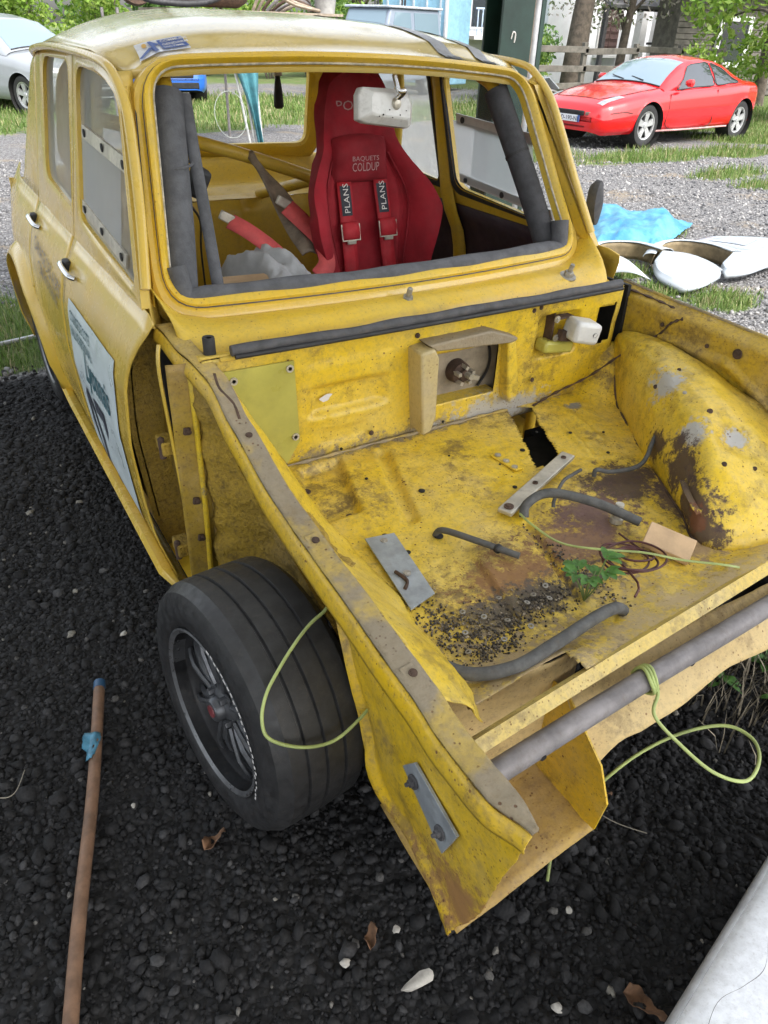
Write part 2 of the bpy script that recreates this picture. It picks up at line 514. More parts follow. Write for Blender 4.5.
def hexbolt(name, c, axis, r, h, parent, mat='washer', stud=0.):
    """washer, hex nut and optional threaded stud along an axis vector"""
    a = Vector(axis).normalized(); q = a.to_track_quat('Z', 'Y').to_matrix()
    b = MB()
    for prof, seg in (([(.0001, .003), (r * 1.7, .003), (r * 1.75, .0)], 14), ([(.0001, h), (r * .9, h), (r, h * .85), (r, .002)], 6)):
        V, F = latheVF(prof, seg); b.add([q @ v + Vector(c) for v in V], F)
    if stud:
        V, F = latheVF([(.0001, stud), (r * .45, stud * .98), (r * .5, stud * .9), (r * .5, 0)], 10); b.add([q @ v + Vector(c) for v in V], F)
    return b.build(name, mat, parent, smooth=30)
# ================================================================== STRIPPED YELLOW CAR (front axle at y = 0, nose towards -y)
car = empty('stripped_car', label='yellow four-door racing car shell with its whole front end and windscreen missing', cat='car')
SZ = [.05, .10, .17, .30, .56, .72, .80, .88, .92, 1.28, 1.40]
SX = [.66, .70, .735, .77, .79, .778, .757, .715, .70, .635, .612]
def S(z): return interp(z, SZ, SX)

# ---- windscreen surround
WSL = math.hypot(.25, .407)
def WS(p, q, n=0.):
    v = q / WSL
    y = .656 + .25 * v - .07 * (1 - min(1, (p / .63) ** 2))
    z = .894 + .452 * v - .022 * p * max(0, v) + .030 * max(0, v) * (1 - min(1, (p / .6) ** 2)) + .006 * (1 - min(1, (p / .6) ** 2)) * max(0, 1 - v)
    return Vector((p, y - .852 * n, z + .523 * n))
def ws_loop(d, n, r=.075):
    dt = d * .34 if d > 0 else d * .2
    ds = d * .76 if d > 0 else d
    c = [(-.634 - ds, .006 - d), (.634 + ds, .006 - d), (.556 + ds, WSL + .002 + dt), (-.556 - ds, WSL + .002 + dt)]
    pts = []
    P = rrect(c, r + d, 7)
    m = len(P)
    for i in range(m):
        a, b = P[i], P[(i + 1) % m]
        k = max(1, int((b - a).length / .05)) if (b - a).length > .1 else 1
        k = 14 if (b - a).length > .1 else 1
        pts += [a.lerp(b, j / k) for j in range(k)]
    return [WS(p.x, p.y, n + .0015 * nz((p.x, p.y, d), 9)) for p in pts]
loops = [ws_loop(-.016, -.035), ws_loop(-.012, -.012), ws_loop(-.004, .002), ws_loop(.004, .008), ws_loop(.016, .009), ws_loop(.021, .001), ws_loop(.030, -.002), ws_loop(.048, -.002), ws_loop(.062, -.012), ws_loop(.066, -.045)]
V, F = ringVF(loops[:7])
scr = mesh('windscreen_surround', V, F, 'frame', car, smooth=40)
V, F = ringVF(loops[6:])
mesh('surround_skin', V, F, MAT['skin'], scr, smooth=40)
V, F = tubeVF(ws_loop(-.012, -.012), .0035, 6, True, smooth=1)
mesh('torn_sealant', V, F, simple('dried_sealant', (.46, .42, .33), .8, 0, .4, 40, .5), scr, smooth=60)
# dark sealant left in the channel
V, F = ringVF([ws_loop(.0195, .0035), ws_loop(.0225, .003)])
mesh('sealant_line', V, F, 'rubber_grey', scr)

# ---- roof
def roof_pt(x_, t):
    """x_ in -1..1, t 0 front .. 1 rear"""
    p = WS(x_ * .60, WSL + .024, -.016)
    if t < .035:
        q0 = WS(x_ * .60, WSL - .01, -.032)
        return q0.lerp(p, t / .035)
    t = (t - .035) / .965
    yf = p.y
    y = yf + t * (2.10 - yf)
    w = interp(y, [.85, 1.0, 1.4, 1.8, 2.1], [.605, .628, .638, .63, .585])
    ze = interp(y, [.85, 1.1, 1.6, 2.1], [1.350, 1.374, 1.380, 1.345])
    cr = interp(y, [.85, 1.0, 1.2, 1.6, 1.9, 2.1], [.040, .066, .088, .100, .092, .070])
    z = ze + cr * (1 - abs(x_) ** 3.4) - .012 * x_
    b = sstep(0, .10, t)
    z = (p.z - .03 * max(0, abs(x_) - .85) / .15) * (1 - b) + z * b
    x = x_ * w
    if t < .1: x = (x_ * .60) * (1 - b) + x * b
    return Vector((x, y, z))
V, F = gridVF(lambda u, v: roof_pt(2 * u - 1, v ** 1.15), 44, 36)
roof = mesh('roof', V, F, 'roofp', car, smooth=60, solid=.004)
# rain gutters
for s in (-1, 1):
    gs = .975 if s > 0 else 1.
    g = [(s * .588, 2.12, 1.318), (s * .632, 1.95, 1.357), (s * .643, 1.6, 1.377), (s * .642, 1.2, 1.377), (s * .632, .98, 1.365), (s * .626, .90, 1.338), (s * .628, .83, 1.285), (s * .640, .775, 1.20), (s * .660, .71, 1.08), (s * .690, .635, .94)]
    g = [(a * gs, b_, c_) for a, b_, c_ in g]
    tube('gutter', g, .0125, 'skin', roof, 8, flat=.8)
# two faded grey stripes with dark tape ends
for x0, x1 in ((.47, .55), (.70, .78)):
    V, F = gridVF(lambda u, v: roof_pt(x0 + (x1 - x0) * u - .16 * v ** .6, .045 + .90 * v) + Vector((0, 0, .003)), 3, 24)
    mesh('roof_stripe', V, F, simple('grey_stripe', (.30, .30, .31), .4, 0, .2, 20, dirt=.3), roof)
    V, F = gridVF(lambda u, v: roof_pt(x0 + (x1 - x0) * u, .034 + .030 * v) + Vector((0, -.002, .006)), 3, 4)
    mesh('tape_end', V, F, simple('dark_tape', (.075, .078, .085), .5, 0, .2, 30), roof)
# club sticker on the corner of the roof
def stick_map(a, b):   # a 0..1 along, b 0..1 up
    xb_ = -.930 * (1 - a) - .712 * a; xt_ = -.887 * (1 - a) - .70 * a
    p = roof_pt(xb_ + (xt_ - xb_) * b, (.041 + .027 * a) + (.061 - .018 * a) * b)
    return p + Vector((-.001, -.002, .006))
V, F = gridVF(lambda u, v: stick_map(u, v), 12, 6)
st = mesh('roof_sticker', V, F, 'decal_w', roof, label='white and blue club sticker on the front corner of the roof')
def smap2(a, b): return stick_map(a, b) + Vector((-.0005, -.001, .0025))
V, F = gridVF(lambda u, v: smap2(.45 + .52 * u + .03 * (1 - v), .14 + .74 * v), 8, 4)
mesh('sticker_panel', V, F, 'print_b', st)
zig = [(.03, .12), (.26, .46), (.31, .40), (.36, .12), (.30, .86), (.42, .62)]
b = MB()
for (x0, y0), (x1, y1) in zip([(.02, .10), (.26, .50), (.35, .10), (.29, .86)], [(.27, .50), (.36, .06), (.30, .90), (.43, .60)]):
    L = math.hypot(x1 - x0, y1 - y0); nx, ny = -(y1 - y0) / L * .035, (x1 - x0) / L * .09
    b.add([smap2(x0 - nx, y0 - ny), smap2(x1 - nx, y1 - ny), smap2(x1 + nx, y1 + ny), smap2(x0 + nx, y0 + ny)], [(0, 1, 2, 3)])
b.build('sticker_emblem', 'print_b', st)
mesh('sticker_sun', [smap2(.17 + .05 * math.cos(a), .74 + .12 * math.sin(a)) for a in np.linspace(0, 2 * math.pi, 12, endpoint=False)], [tuple(range(12))], 'print_y', st)
for i, tx in enumerate(('COMMUNE', 'GENDARM', 'VICTIME')):
    text_mesh('sticker_text', tx, lambda x, y, i=i: stick_map(.50 + x * .078, .66 - .24 * i + y * .15) + Vector((-.001, -.0015, .004)), 'print_w', st, 1., 1.0, .02)

# ---- scuttle between screen and front lip
def lip(x): return Vector((x, .437 - .010 * (1 - (x / .62) ** 2), .833))
def scut(u, v):
    x = -.690 + 1.380 * u
    a = WS(max(-.69, min(.69, x)), interp(abs(x), [0, .55, .62, .66, .69], [-.035, -.035, -.018, .018, .075]), -.024)
    xb = max(-.640, min(.640, x)); b = lip(xb)
    t = v
    p = a.lerp(b, t)
    # flat apron, crease, then a lower channel
    p.z += .018 * math.sin(math.pi * min(1, t / .68)) - (.022 * sstep(.62, .70, t) - .022 * sstep(.70, 1, t))
    edge = sstep(.95, 1., abs(2 * u - 1))
    p.z -= .018 * edge * t; p.y += .015 * edge * t
    return p
V, F = gridVF(scut, 60, 20)
scuttle = mesh('scuttle', V, F, 'frame', car, smooth=50, solid=.003)
for x, y in ((-.055, .53), (.50, .53)):
    z = scut((x + .69) / 1.38, .55).z
    hexbolt('wiper_spindle', (x, y, z + .004), (0, -.35, 1), .0145, .016, scuttle, stud=.040)
for x in (.12, .14):
    hexbolt('screw', (x, .50, scut((x + .69) / 1.38, .62).z + .002), (0, -.4, 1), .003, .004, scuttle, 'rust')
# rubber bonnet seal along the lip
P = [lip(x) + Vector((0, -.008 + .003 * nz((x, 1, 2), 6), .014 + .004 * nz((x, 5, 1), 5))) for x in np.linspace(-.575, .612, 22)]
tube('bonnet_seal', P, lambda t: .0125 + .001 * math.sin(t * 40), 'rubber_grey', car, 10, smooth=3)
P = [lip(x) + Vector((0, -.020, .003)) for x in np.linspace(-.57, .612, 22)]
tube('bonnet_seal', P, .006, 'rubber', car, 8, smooth=2)
b = MB(); b.add(*latheVF([(.006, .05), (.013, .052), (.014, .048), (.014, 0), (.012, -.01)], 14, 'z', (-.612, .462, .822)))
b.build('drain_stub', 'rubber', car)
P = [lip(x) + Vector((0, -.004, -.004)) for x in np.linspace(-.60, -.52, 4)]
tube('bent_lip', P, .006, 'frame', car, 6)

# ---- firewall
def fw_disp(x, z):
    d = 0.
    # long pressed panel left of the heater duct
    e = sstep(-.405, -.375, x) * (1 - sstep(-.165, -.135, x)) * sstep(.600, .622, z) * (1 - sstep(.760, .785, z))
    d += -.004 * e
    d += .022 * sstep(-.40, -.36, x) * (1 - sstep(-.19, -.14, x)) * sstep(.628, .64, z) * (1 - sstep(.70, .722, z))
    # small square press at bottom
    d += .006 * sstep(-.36, -.355, x) * (1 - sstep(-.22, -.215, x)) * sstep(.545, .55, z) * (1 - sstep(.585, .59, z))
    d += .004 * fbm((x, z, 3), 7)
    # recess for the reservoir
    d += .03 * sstep(.325, .34, x) * (1 - sstep(.475, .49, x)) * sstep(.655, .67, z) * (1 - sstep(.775, .79, z))
    return d
def fw_hole(x, z):
    j = .012 * nz((x, z, 1), 30)
    if -.02 < x < .20 and .585 < z < .735: return True          # heater duct mouth
    if .555 + j < x < .625 and .67 + j < z < .785 + j: return True   # torn hole
    return False
V = []; F = []
nx, nzz = 150, 44
for j in range(nzz + 1):
    for i in range(nx + 1):
        x = -.64 + 1.28 * i / nx; z = .485 + .345 * j / nzz
        V.append((x, .45 + fw_disp(x, z) - .012 * (z - .485) / .345, z))
for j in range(nzz):
    for i in range(nx):
        x = -.64 + 1.28 * (i + .5) / nx; z = .485 + .345 * (j + .5) / nzz
        if fw_hole(x, z): continue
        w = nx + 1; F.append((j * w + i, j * w + i + 1, (j + 1) * w + i + 1, (j + 1) * w + i))
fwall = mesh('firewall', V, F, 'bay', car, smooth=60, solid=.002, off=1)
mesh('footwell_shade_back', *boxVF((.0, .62, .67), (1.37, .02, .34)), 'dark', fwall)  # black sheet standing in for footwell shade behind the firewall holes
mesh('footwell_shade_side', *boxVF((.675, .54, .66), (.012, .19, .34)), 'dark', fwall)  # black sheet added to darken the view through the torn hole
# green tinted cover plate with three rivets
gp = [(-.612, .800), (-.425, .797), (-.418, .585), (-.455, .53), (-.50, .60)]
V = [(x, .4335, z) for x, z in gp] + [(x, .4295, z) for x, z in gp]
n = len(gp)
cov = mesh('cover_plate', V, [tuple(range(n))[::-1], tuple(range(n, 2 * n))] + [(i, (i + 1) % n, n + (i + 1) % n, n + i) for i in range(n)], 'primer_green', car, smooth=0, label='flat greenish yellow riveted cover plate')
for x, z in ((-.575, .775), (-.437, .78), (-.43, .60)):
    hexbolt('rivet', (x, .4285, z), (0, -1, 0), .0055, .003, cov, 'alu')
for x, z in ((-.21, .555), (.30, .81), (.325, .815), (-.08, .80), (.33, .60)):
    hexbolt('screw', (x, .436, z), (0, -1, 0), .004, .005, fwall, 'rust')
b = MB()
for x, z, r in ((.275, .815, .007), (.292, .812, .006), (-.30, .53, .004), (.02, .535, .004)):
    b.add(*discVF((x, .4345, z), r, 'y', 10, .0015))
b.build('drilled_holes', 'dark', fwall, kind='stuff')
mesh('worn_emblem_patch', [(-.335 + .016 * math.cos(a) * (1 + .3 * math.sin(3 * a)), .4485, .676 + .009 * math.sin(a) + .004 * math.cos(a)) for a in np.linspace(0, 6.28, 14, endpoint=False)], [tuple(range(14))], 'print_w', fwall)

# ---- heater duct: three-sided tapering surround standing out of the firewall
duct = MB()
def prism(pts, y0f, y1):   # pts (x,z) polygon extruded from firewall to front face heights
    n = len(pts)
    V = [(x, y1, z) for x, z in pts] + [(x, y0f(x, z), z) for x, z in pts]
    return V, [tuple(range(n)), tuple(range(n, 2 * n))[::-1]] + [(i, n + i, n + (i + 1) % n, (i + 1) % n) for i in range(n)]
heat = mesh('heater_duct', *prism([(-.105, .775), (-.062, .780), (-.048, .755), (-.042, .585), (-.055, .545), (-.082, .538)], lambda x, z: .375 + .03 * (.78 - z), .455),
            paint('duct_paint', (.50, .40, .17), (.42, .36, .24), .55, .7, .4, .6, .3), car, bevel=.006, label='dirty beige three-sided duct surround on the firewall')
mesh('duct_top', *prism([(-.075, .788), (.13, .792), (.225, .757), (.224, .748), (.20, .745), (-.05, .768)], lambda x, z: .385 + .22 * max(0, x) * .3, .455), 'sealer', heat, bevel=.005)
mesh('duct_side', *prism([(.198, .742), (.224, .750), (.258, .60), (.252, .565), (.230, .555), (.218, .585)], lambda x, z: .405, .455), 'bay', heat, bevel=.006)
V, F = gridVF(lambda u, v: Vector((-.06 + .30 * u, .500, .56 + .20 * v)), 6, 4)
mesh('duct_back', V, F, simple('dusty_grey_panel', (.30, .25, .18), .8, 0, .25, 12, .3, dirt=.5), heat)
V, F = gridVF(lambda u, v: Vector((-.03 + .24 * u, .500 - .05 * (1 - v), .585 + .0 * v)), 6, 2)
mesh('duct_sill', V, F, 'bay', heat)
tube('duct_gasket', [(.17, .492, .745), (.205, .492, .70), (.207, .492, .64), (.175, .492, .59)], .004, 'rubber', heat, 6)
val = mesh('heater_valve', *latheVF([(.0001, -.03), (.016, -.03), (.018, -.02), (.030, -.012), (.032, .0), (.034, .02)], 18, 'y', (.095, .478, .652)), 'rust', heat)
b = MB()
b.add(*latheVF([(.0001, -.052), (.009, -.052), (.010, -.03)], 8, 'y', (.10, .478, .655)))
for a in range(5):
    an = a * 1.257 + .3
    b.add(*boxVF((.095 + .024 * math.cos(an), .455, .652 + .024 * math.sin(an)), (.010, .026, .010), rotm(0, a * 40, 0)))
b.add(*boxVF((.118, .440, .648), (.03, .014, .012), rotm(0, 20, 0)))
b.build('valve_fittings', 'alu', val)

# ---- white reservoir in its bracket
rv = mesh('reservoir', *boxVF((.455, .395, .742), (.085, .075, .062), rotm(0, 12, -12)), 'white_plastic', car, bevel=.012, label='off-white plastic fluid reservoir')
mesh('reservoir_cap', *latheVF([(.0001, .006), (.006, .006), (.007, 0)], 10, 'y', (.468, .352, .738)), 'rubber', rv)
rb = MB()
rb.add(*boxVF((.385, .462, .745), (.005, .05, .09))); rb.add(*boxVF((.415, .440, .775), (.065, .03, .006)))
rb.add(*boxVF((.42, .42, .725), (.05, .022, .030), rotm(0, 10, 0)))
rb.build('reservoir_bracket', 'rust', rv, bevel=.002)
mesh('reservoir_tray', *boxVF((.405, .445, .690), (.11, .05, .035), rotm(0, 8, 0)), 'primer_green', rv, bevel=.008)
for x, z in ((.385, .775), (.435, .71), (.39, .72)):
    hexbolt('bolt', (x, .428, z), (0, -1, 0), .006, .007, rv, 'alu')

# ---- boot floor
SLOT = [(.265, .455), (.335, .425), (.215, .155), (.130, .160)]
def inpoly(x, y, P):
    c = False; n = len(P)
    for i in range(n):
        x1, y1 = P[i]; x2, y2 = P[i - 1]
        if (y1 > y) != (y2 > y) and x < (x2 - x1) * (y - y1) / (y2 - y1) + x1: c = not c
    return c
def seg_d(x, y, a, b):
    ax, ay = a; bx, by = b; t = max(0, min(1, ((x - ax) * (bx - ax) + (y - ay) * (by - ay)) / ((bx - ax) ** 2 + (by - ay) ** 2)))
    return math.hypot(x - ax - t * (bx - ax), y - ay - t * (by - ay))
def floor_z(x, y):
    z = .488 + .03 * (y / .45) * (1 if y > 0 else .55)
    # upturned front edge meeting the bars
    z += .042 * sstep(-.30, -.44, y)
    # left press: shallow tray
    tray = sstep(-.462, -.450, x - .25 * (y - .31)) * (1 - sstep(-.350, -.338, x - .25 * (y - .31))) * sstep(.19, .205, y) * (1 - sstep(.405, .42, y))
    z -= .021 * tray
    z -= .015 * (1 - sstep(.008, .022, seg_d(x, y, (-.20, .39), (-.28, .12))))
    z += .006 * (1 - sstep(.006, .014, seg_d(x, y, (.36, .36), (.31, .15))))
    z += .004 * (1 - sstep(.004, .012, seg_d(x, y, (.42, .38), (.40, .20))))
    # stepped reinforcing plates in the middle front
    z += .009 * sstep(-.255, -.249, x - .2 * (y + .15)) * (1 - sstep(-.105, -.099, x - .2 * (y + .15))) * sstep(-.275, -.270, y) * (1 - sstep(-.09, -.02, y))
    z -= .012 * (1 - sstep(.006, .016, seg_d(x, y, (-.045, -.02), (-.12, -.27))))
    # folds along the front
    z += .010 * sstep(-.32, -.40, y) * math.sin(7 * x + 5 * y + 2 * nz((x, y, 0), 4))
    # right-hand edge climbing the rear of the arch seam
    z += .14 * sstep(.50, .66, x) * sstep(.30, .45, y)
    z += .005 * fbm((x, y, 1), 5) + .0018 * fbm((x, y, 5), 28)
    return z
V = []; F = []
nx, ny = 190, 150
for j in range(ny + 1):
    for i in range(nx + 1):
        y = -.45 + .905 * j / ny
        xf = -.52 + 1.18 * i / nx; yfr = -.488 + .085 * (xf + .585); y = yfr + (.455 - yfr) * j / ny
        xl = interp(y, [-.45, -.39, -.11, .2, .46], [-.525, -.50, -.46, -.49, -.55])
        x = xl + (.665 - xl) * i / nx
        V.append((x, y, floor_z(x, y)))
for j in range(ny):
    for i in range(nx):
        w = nx + 1; a = j * w + i
        cx = (V[a][0] + V[a + w + 1][0]) / 2; cy = (V[a][1] + V[a + w + 1][1]) / 2
        jx = .010 * nz((cx, cy, 0), 18)
        if inpoly(cx + jx, cy + jx, SLOT): continue
        if j < 9 and cx < -.285 + jx: continue
        F.append((a, a + 1, a + w + 1, a + w))
floor_o = mesh('boot_floor', V, F, 'floor', car, smooth=60, solid=.002)
mesh('floor_underside', *boxVF((.05, .08, .40), (.95, .70, .02)), 'dark', floor_o)
V, F = gridVF(lambda u, v: Vector((-.585 + .36 * u, -.385 + .02 * math.sin(u * 6), .17 + .33 * v)), 12, 12)
mesh('cross_panel', V, F, 'beige', floor_o, smooth=60, solid=.003)
# dirt seam at firewall foot
P = [(x, .435 + .004 * nz((x, 2, 0), 20), floor_z(x, .435) + .004) for x in np.linspace(-.5, .25, 24)]
tube('seam_bead', P, lambda t: .004 + .002 * math.sin(t * 60), 'sealer', floor_o, 6, smooth=2)
P = [(.34, .425, floor_z(.34, .425) + .004), (.45, .435, .52 + .02), (.55, .42, .575), (.62, .37, .655), (.672, .31, .72), (.675, .275, .765), (.68, .24, .79)]
tube('torn_seam', [q if i in (0, 6) else (q[0] + .006 * math.sin(i * 5), q[1], q[2]) for i, q in enumerate(P)], lambda t: .0042 + .002 * nz((t * 23, 1, 1)) + .0015 * math.sin(t * 91), 'rust', floor_o, 6, smooth=14, flat=.5)
# holes, washers, screws
b = MB()
for x, y, r in ((-.20, .20, .0085), (-.37, .09, .0065), (-.355, .015, .0065), (-.26, .035, .011), (.15, .24, .007), (.02, .11, .006), (-.30, .30, .004), (.25, .30, .004), (.33, .25, .005), (.36, .13, .005), (.43, .22, .004), (-.05, .30, .003), (.05, .21, .003)):
    b.add(*discVF((x, y, floor_z(x, y) + .002), r, 'z', 12, .0012))
b.build('drilled_holes', 'dark', floor_o, kind='stuff')
for x, y in ((-.45, .33), (-.40, .20)):
    hexbolt('plug', (x, y, floor_z(x, y)), (0, 0, 1), .006, .007, floor_o, 'rust')
WL = ['zinc washer on the boot floor grit, second from the zinc plate', 'zinc washer in the middle of the grit heap, left of centre', 'zinc washer at the left side of the grit, above the loose hose bend',
      'zinc washer in the middle of the grit heap, right of centre', 'zinc washer on the upper rim of the grit, nearest the pipe stub', 'zinc washer lowest of all, beside the bend of the loose hose', 'zinc washer right of the grit heap middle, below the upper three',
      'zinc washer third from the weed along the grit', 'zinc washer second from the weed along the grit', 'zinc washer close above the loose hose, second lowest', 'zinc washer nearest the green weed', 'zinc washer above the middle of the loose hose']
for i, (x, y) in enumerate([(-.365, -.205), (-.335, -.235), (-.395, -.255), (-.30, -.265), (-.275, -.205), (-.42, -.30), (-.24, -.25), (-.21, -.235), (-.19, -.26), (-.34, -.305), (-.17, -.225), (-.27, -.30)]):
    z = floor_z(x, y) + .006
    wsh = mesh('washer', *latheVF([(.0028, .0), (.0028, .002), (.0062, .002), (.0062, 0)], 12, 'z', (0, 0, 0), True), 'washer', None, smooth=30,
               loc=(x, y, z), rot=(random.uniform(-.3, .3), random.uniform(-.3, .3), 0))
    tag(wsh, WL[i], 'washer', 'washers in the grit on the boot floor')

# ---- right wheel arch, pressed dome against the right inner wing
BASE = [(.655, .445), (.60, .35), (.53, .22), (.46, .10), (.39, -.03), (.315, -.17), (.265, -.25), (.285, -.305), (.36, -.345), (.48, -.375), (.655, -.40)]
BC = catmull([(x, y, 0) for x, y in BASE], 8)
TOPL = [(.672, .43, .690), (.674, .28, .715), (.676, .12, .700), (.676, -.04, .655), (.676, -.19, .585), (.676, -.36, .50)]
TC = catmull(TOPL, 16)
def arch_pt(u, v):
    a = BC[min(len(BC) - 1, int(u * (len(BC) - 1)))]
    t = TC[min(len(TC) - 1, int(u * (len(TC) - 1)))]
    zb = floor_z(min(.62, a.x), min(.44, a.y)) - .004
    # superelliptic swell from floor edge up and over to the wing
    h = sstep(0, 1, v)
    x = a.x + (t.x - a.x) * (v ** 1.35); y = a.y + (t.y - a.y) * v
    swell = math.sin(math.pi * min(1., v)) * (.012 + .030 * math.sin(math.pi * u))
    z = zb + (t.z - zb) * (1 - (1 - v) ** 1.9) + swell * .8
    p = Vector((x - swell * .6, y - .2 * swell * (u - .3), z))
    # knuckle dents and hammered sheet
    p.z += .010 * fbm((u * 3, v * 3, 4), 1.4) - .022 * math.exp(-((u - .62) ** 2 + (v - .62) ** 2) / .006) - .016 * math.exp(-((u - .80) ** 2 + (v - .66) ** 2) / .004)
    p.x -= .006 * fbm((u * 3, v * 3, 9), 2.)
    return p
V, F = gridVF(arch_pt, 80, 36)
arch = mesh('wheel_arch', V, F, 'arch', car, smooth=60, solid=.002)
P = [arch_pt(u, .0) + Vector((-.003, 0, .004)) for u in np.linspace(.02, .60, 30)]
tube('arch_seam', P, lambda t: .0035 + .0035 * abs(nz((t * 17, 2, 0))), MAT['rust'], arch, 6, smooth=2, flat=.6)
for u, v, r in ((.30, .42, .006), (.52, .60, .007), (.42, .55, .005), (.66, .45, .006), (.35, .70, .005), (.74, .55, .005)):
    hexbolt('bolt', arch_pt(u, v), (-.5, -.2, .8), r * .62, .004, arch, random.choice(['rust', 'washer']))
tube('arch_clip', [arch_pt(.50, .16) + Vector((-.008, 0, .006)), arch_pt(.55, .14) + Vector((-.012, 0, .012)), arch_pt(.62, .12) + Vector((-.006, 0, .006))], .009, 'arch', arch, 6, flat=.4)

# ---- right inner wing and its top flange
def rwing(u, v):
    y = .505 - 1.05 * u
    zt = interp(y, [-.55, -.3, 0, .3, .5], [.70, .765, .805, .815, .822])
    zb = .47
    z = zb + (zt - zb) * v
    x = .676 + .012 * math.sin(math.pi * v) + .004 * fbm((y, z, 2), 5)
    x -= .009 * (1 - sstep(.004, .016, seg_d(y, z, (.30, .715), (.07, .715)))) + .009 * (1 - sstep(.004, .016, seg_d(y, z, (.07, .715), (-.13, .62))))
    x += .035 * sstep(.93, 1, v)
    return Vector((x, y, z))
V, F = gridVF(rwing, 90, 40)
rw = mesh('inner_wing', V, F, 'wing', car, smooth=60, solid=.002, off=1)
P = [rwing(u, 1.) + Vector((.004, 0, .002)) for u in np.linspace(0, 1, 20)]
tube('wing_edge', P, .005, 'sealer', rw, 6, smooth=2)
for y, z, r in ((.14, .745, .0035), (.045, .755, .008), (.30, .755, .0035), (-.12, .70, .004)):
    hexbolt('bolt', (.676, y, z), (-1, 0, 0), r, .005, rw, 'rust')
tube('rusty_split', [(.690, .50, .815), (.692, .42, .812), (.695, .34, .808), (.695, .28, .803)], lambda t: .005 + .003 * math.sin(t * 30), 'rust', rw, 6, flat=.5)

# ---- left rail (flange that carried the outer wing)
RAIL = [(-.668, .60, .865), (-.650, .50, .838), (-.628, .40, .808), (-.622, .28, .752), (-.620, .13, .695), (-.620, -.01, .668), (-.620, -.15, .652), (-.620, -.37, .628), (-.620, -.51, .606), (-.618, -.62, .600), (-.614, -.695, .602)]
RC = catmull(RAIL, 8)
def railp(t):
    f = t * (len(RC) - 1); i = min(len(RC) - 2, int(f)); return RC[i].lerp(RC[i + 1], f - i)
def rail_w(t): return .021 * (1 - .75 * sstep(.90, 1., t))
def rail_top(u, v):
    p = railp(v); w = rail_w(v)
    return p + Vector(((2 * u - 1) * w + .004 * nz((v * 9, 0, 0), 1.7) , 0, .003 * nz((u, v * 20, 1)) + .002 * nz((u * 3, v * 60, 4))))
V, F = gridVF(rail_top, 6, 110)
rail = mesh('wing_rail', V, F, 'sealer', car, smooth=60, solid=.006)
def rail_out(u, v):
    p = railp(v); t = u
    drop = .030 + .02 * math.sin(v * 3) 
    return p + Vector((-rail_w(v) + .004 * nz((v * 9, 0, 0), 1.7) - .010 * math.sin(t * 2.2), .0, -drop * t - .003))
V, F = gridVF(rail_out, 4, 90)
mesh('rail_lip', V, F, 'skirtp', rail, smooth=60, solid=.0025)
for t in (.33, .545, .72):
    p = railp(t) + Vector((0, 0, .003))
    mesh('captive_nut', *boxVF(p, (.026, .030, .007), rotm(18, 0, 8)), 'sealer', rail, bevel=.002)
    hexbolt('bolt', p + Vector((.002, -.004, .003)), (0, -.2, 1), .0042, .004, rail, 'rust')
tube('sealant_crack', [railp(.20) + Vector((.002, 0, .006)), railp(.235) + Vector((-.006, 0, .006)), railp(.27) + Vector((.006, 0, .006)), railp(.30) + Vector((.002, 0, .005))], .003, 'rust', rail, 5, flat=.5)
b = MB()
for t, dx in ((.74, .006), (.80, .0), (.84, -.004), (.955, 0)):
    b.add(*discVF(railp(t) + Vector((dx, 0, .0035)), .0055, 'z', 10, .001))
b.build('drilled_holes', 'dark', rail, kind='stuff')
# wall inside the rail down to the floor
def lwall(u, v):
    y = .47 - .93 * v
    # find rail height at y
    zr = interp(-y, [-p.y for p in RC], [p.z for p in RC]); xr = interp(-y, [-p.y for p in RC], [p.x for p in RC])
    xl = interp(y, [-.45, -.39, -.11, .2, .46], [-.52, -.495, -.455, -.485, -.545])
    top = Vector((xr + .018, y, zr - .003)); bot = Vector((xl + .012, y, floor_z(xl + .012, y) - .003))
    p = top.lerp(bot, u)
    p.x += .020 * math.sin(math.pi * u) * math.sin(9 * v) + .010 * fbm((u, v * 5, 2), 1.5)
    return p
V, F = gridVF(lwall, 14, 80)
mesh('bay_side_wall', V, F, 'bay', car, smooth=60, solid=.002)

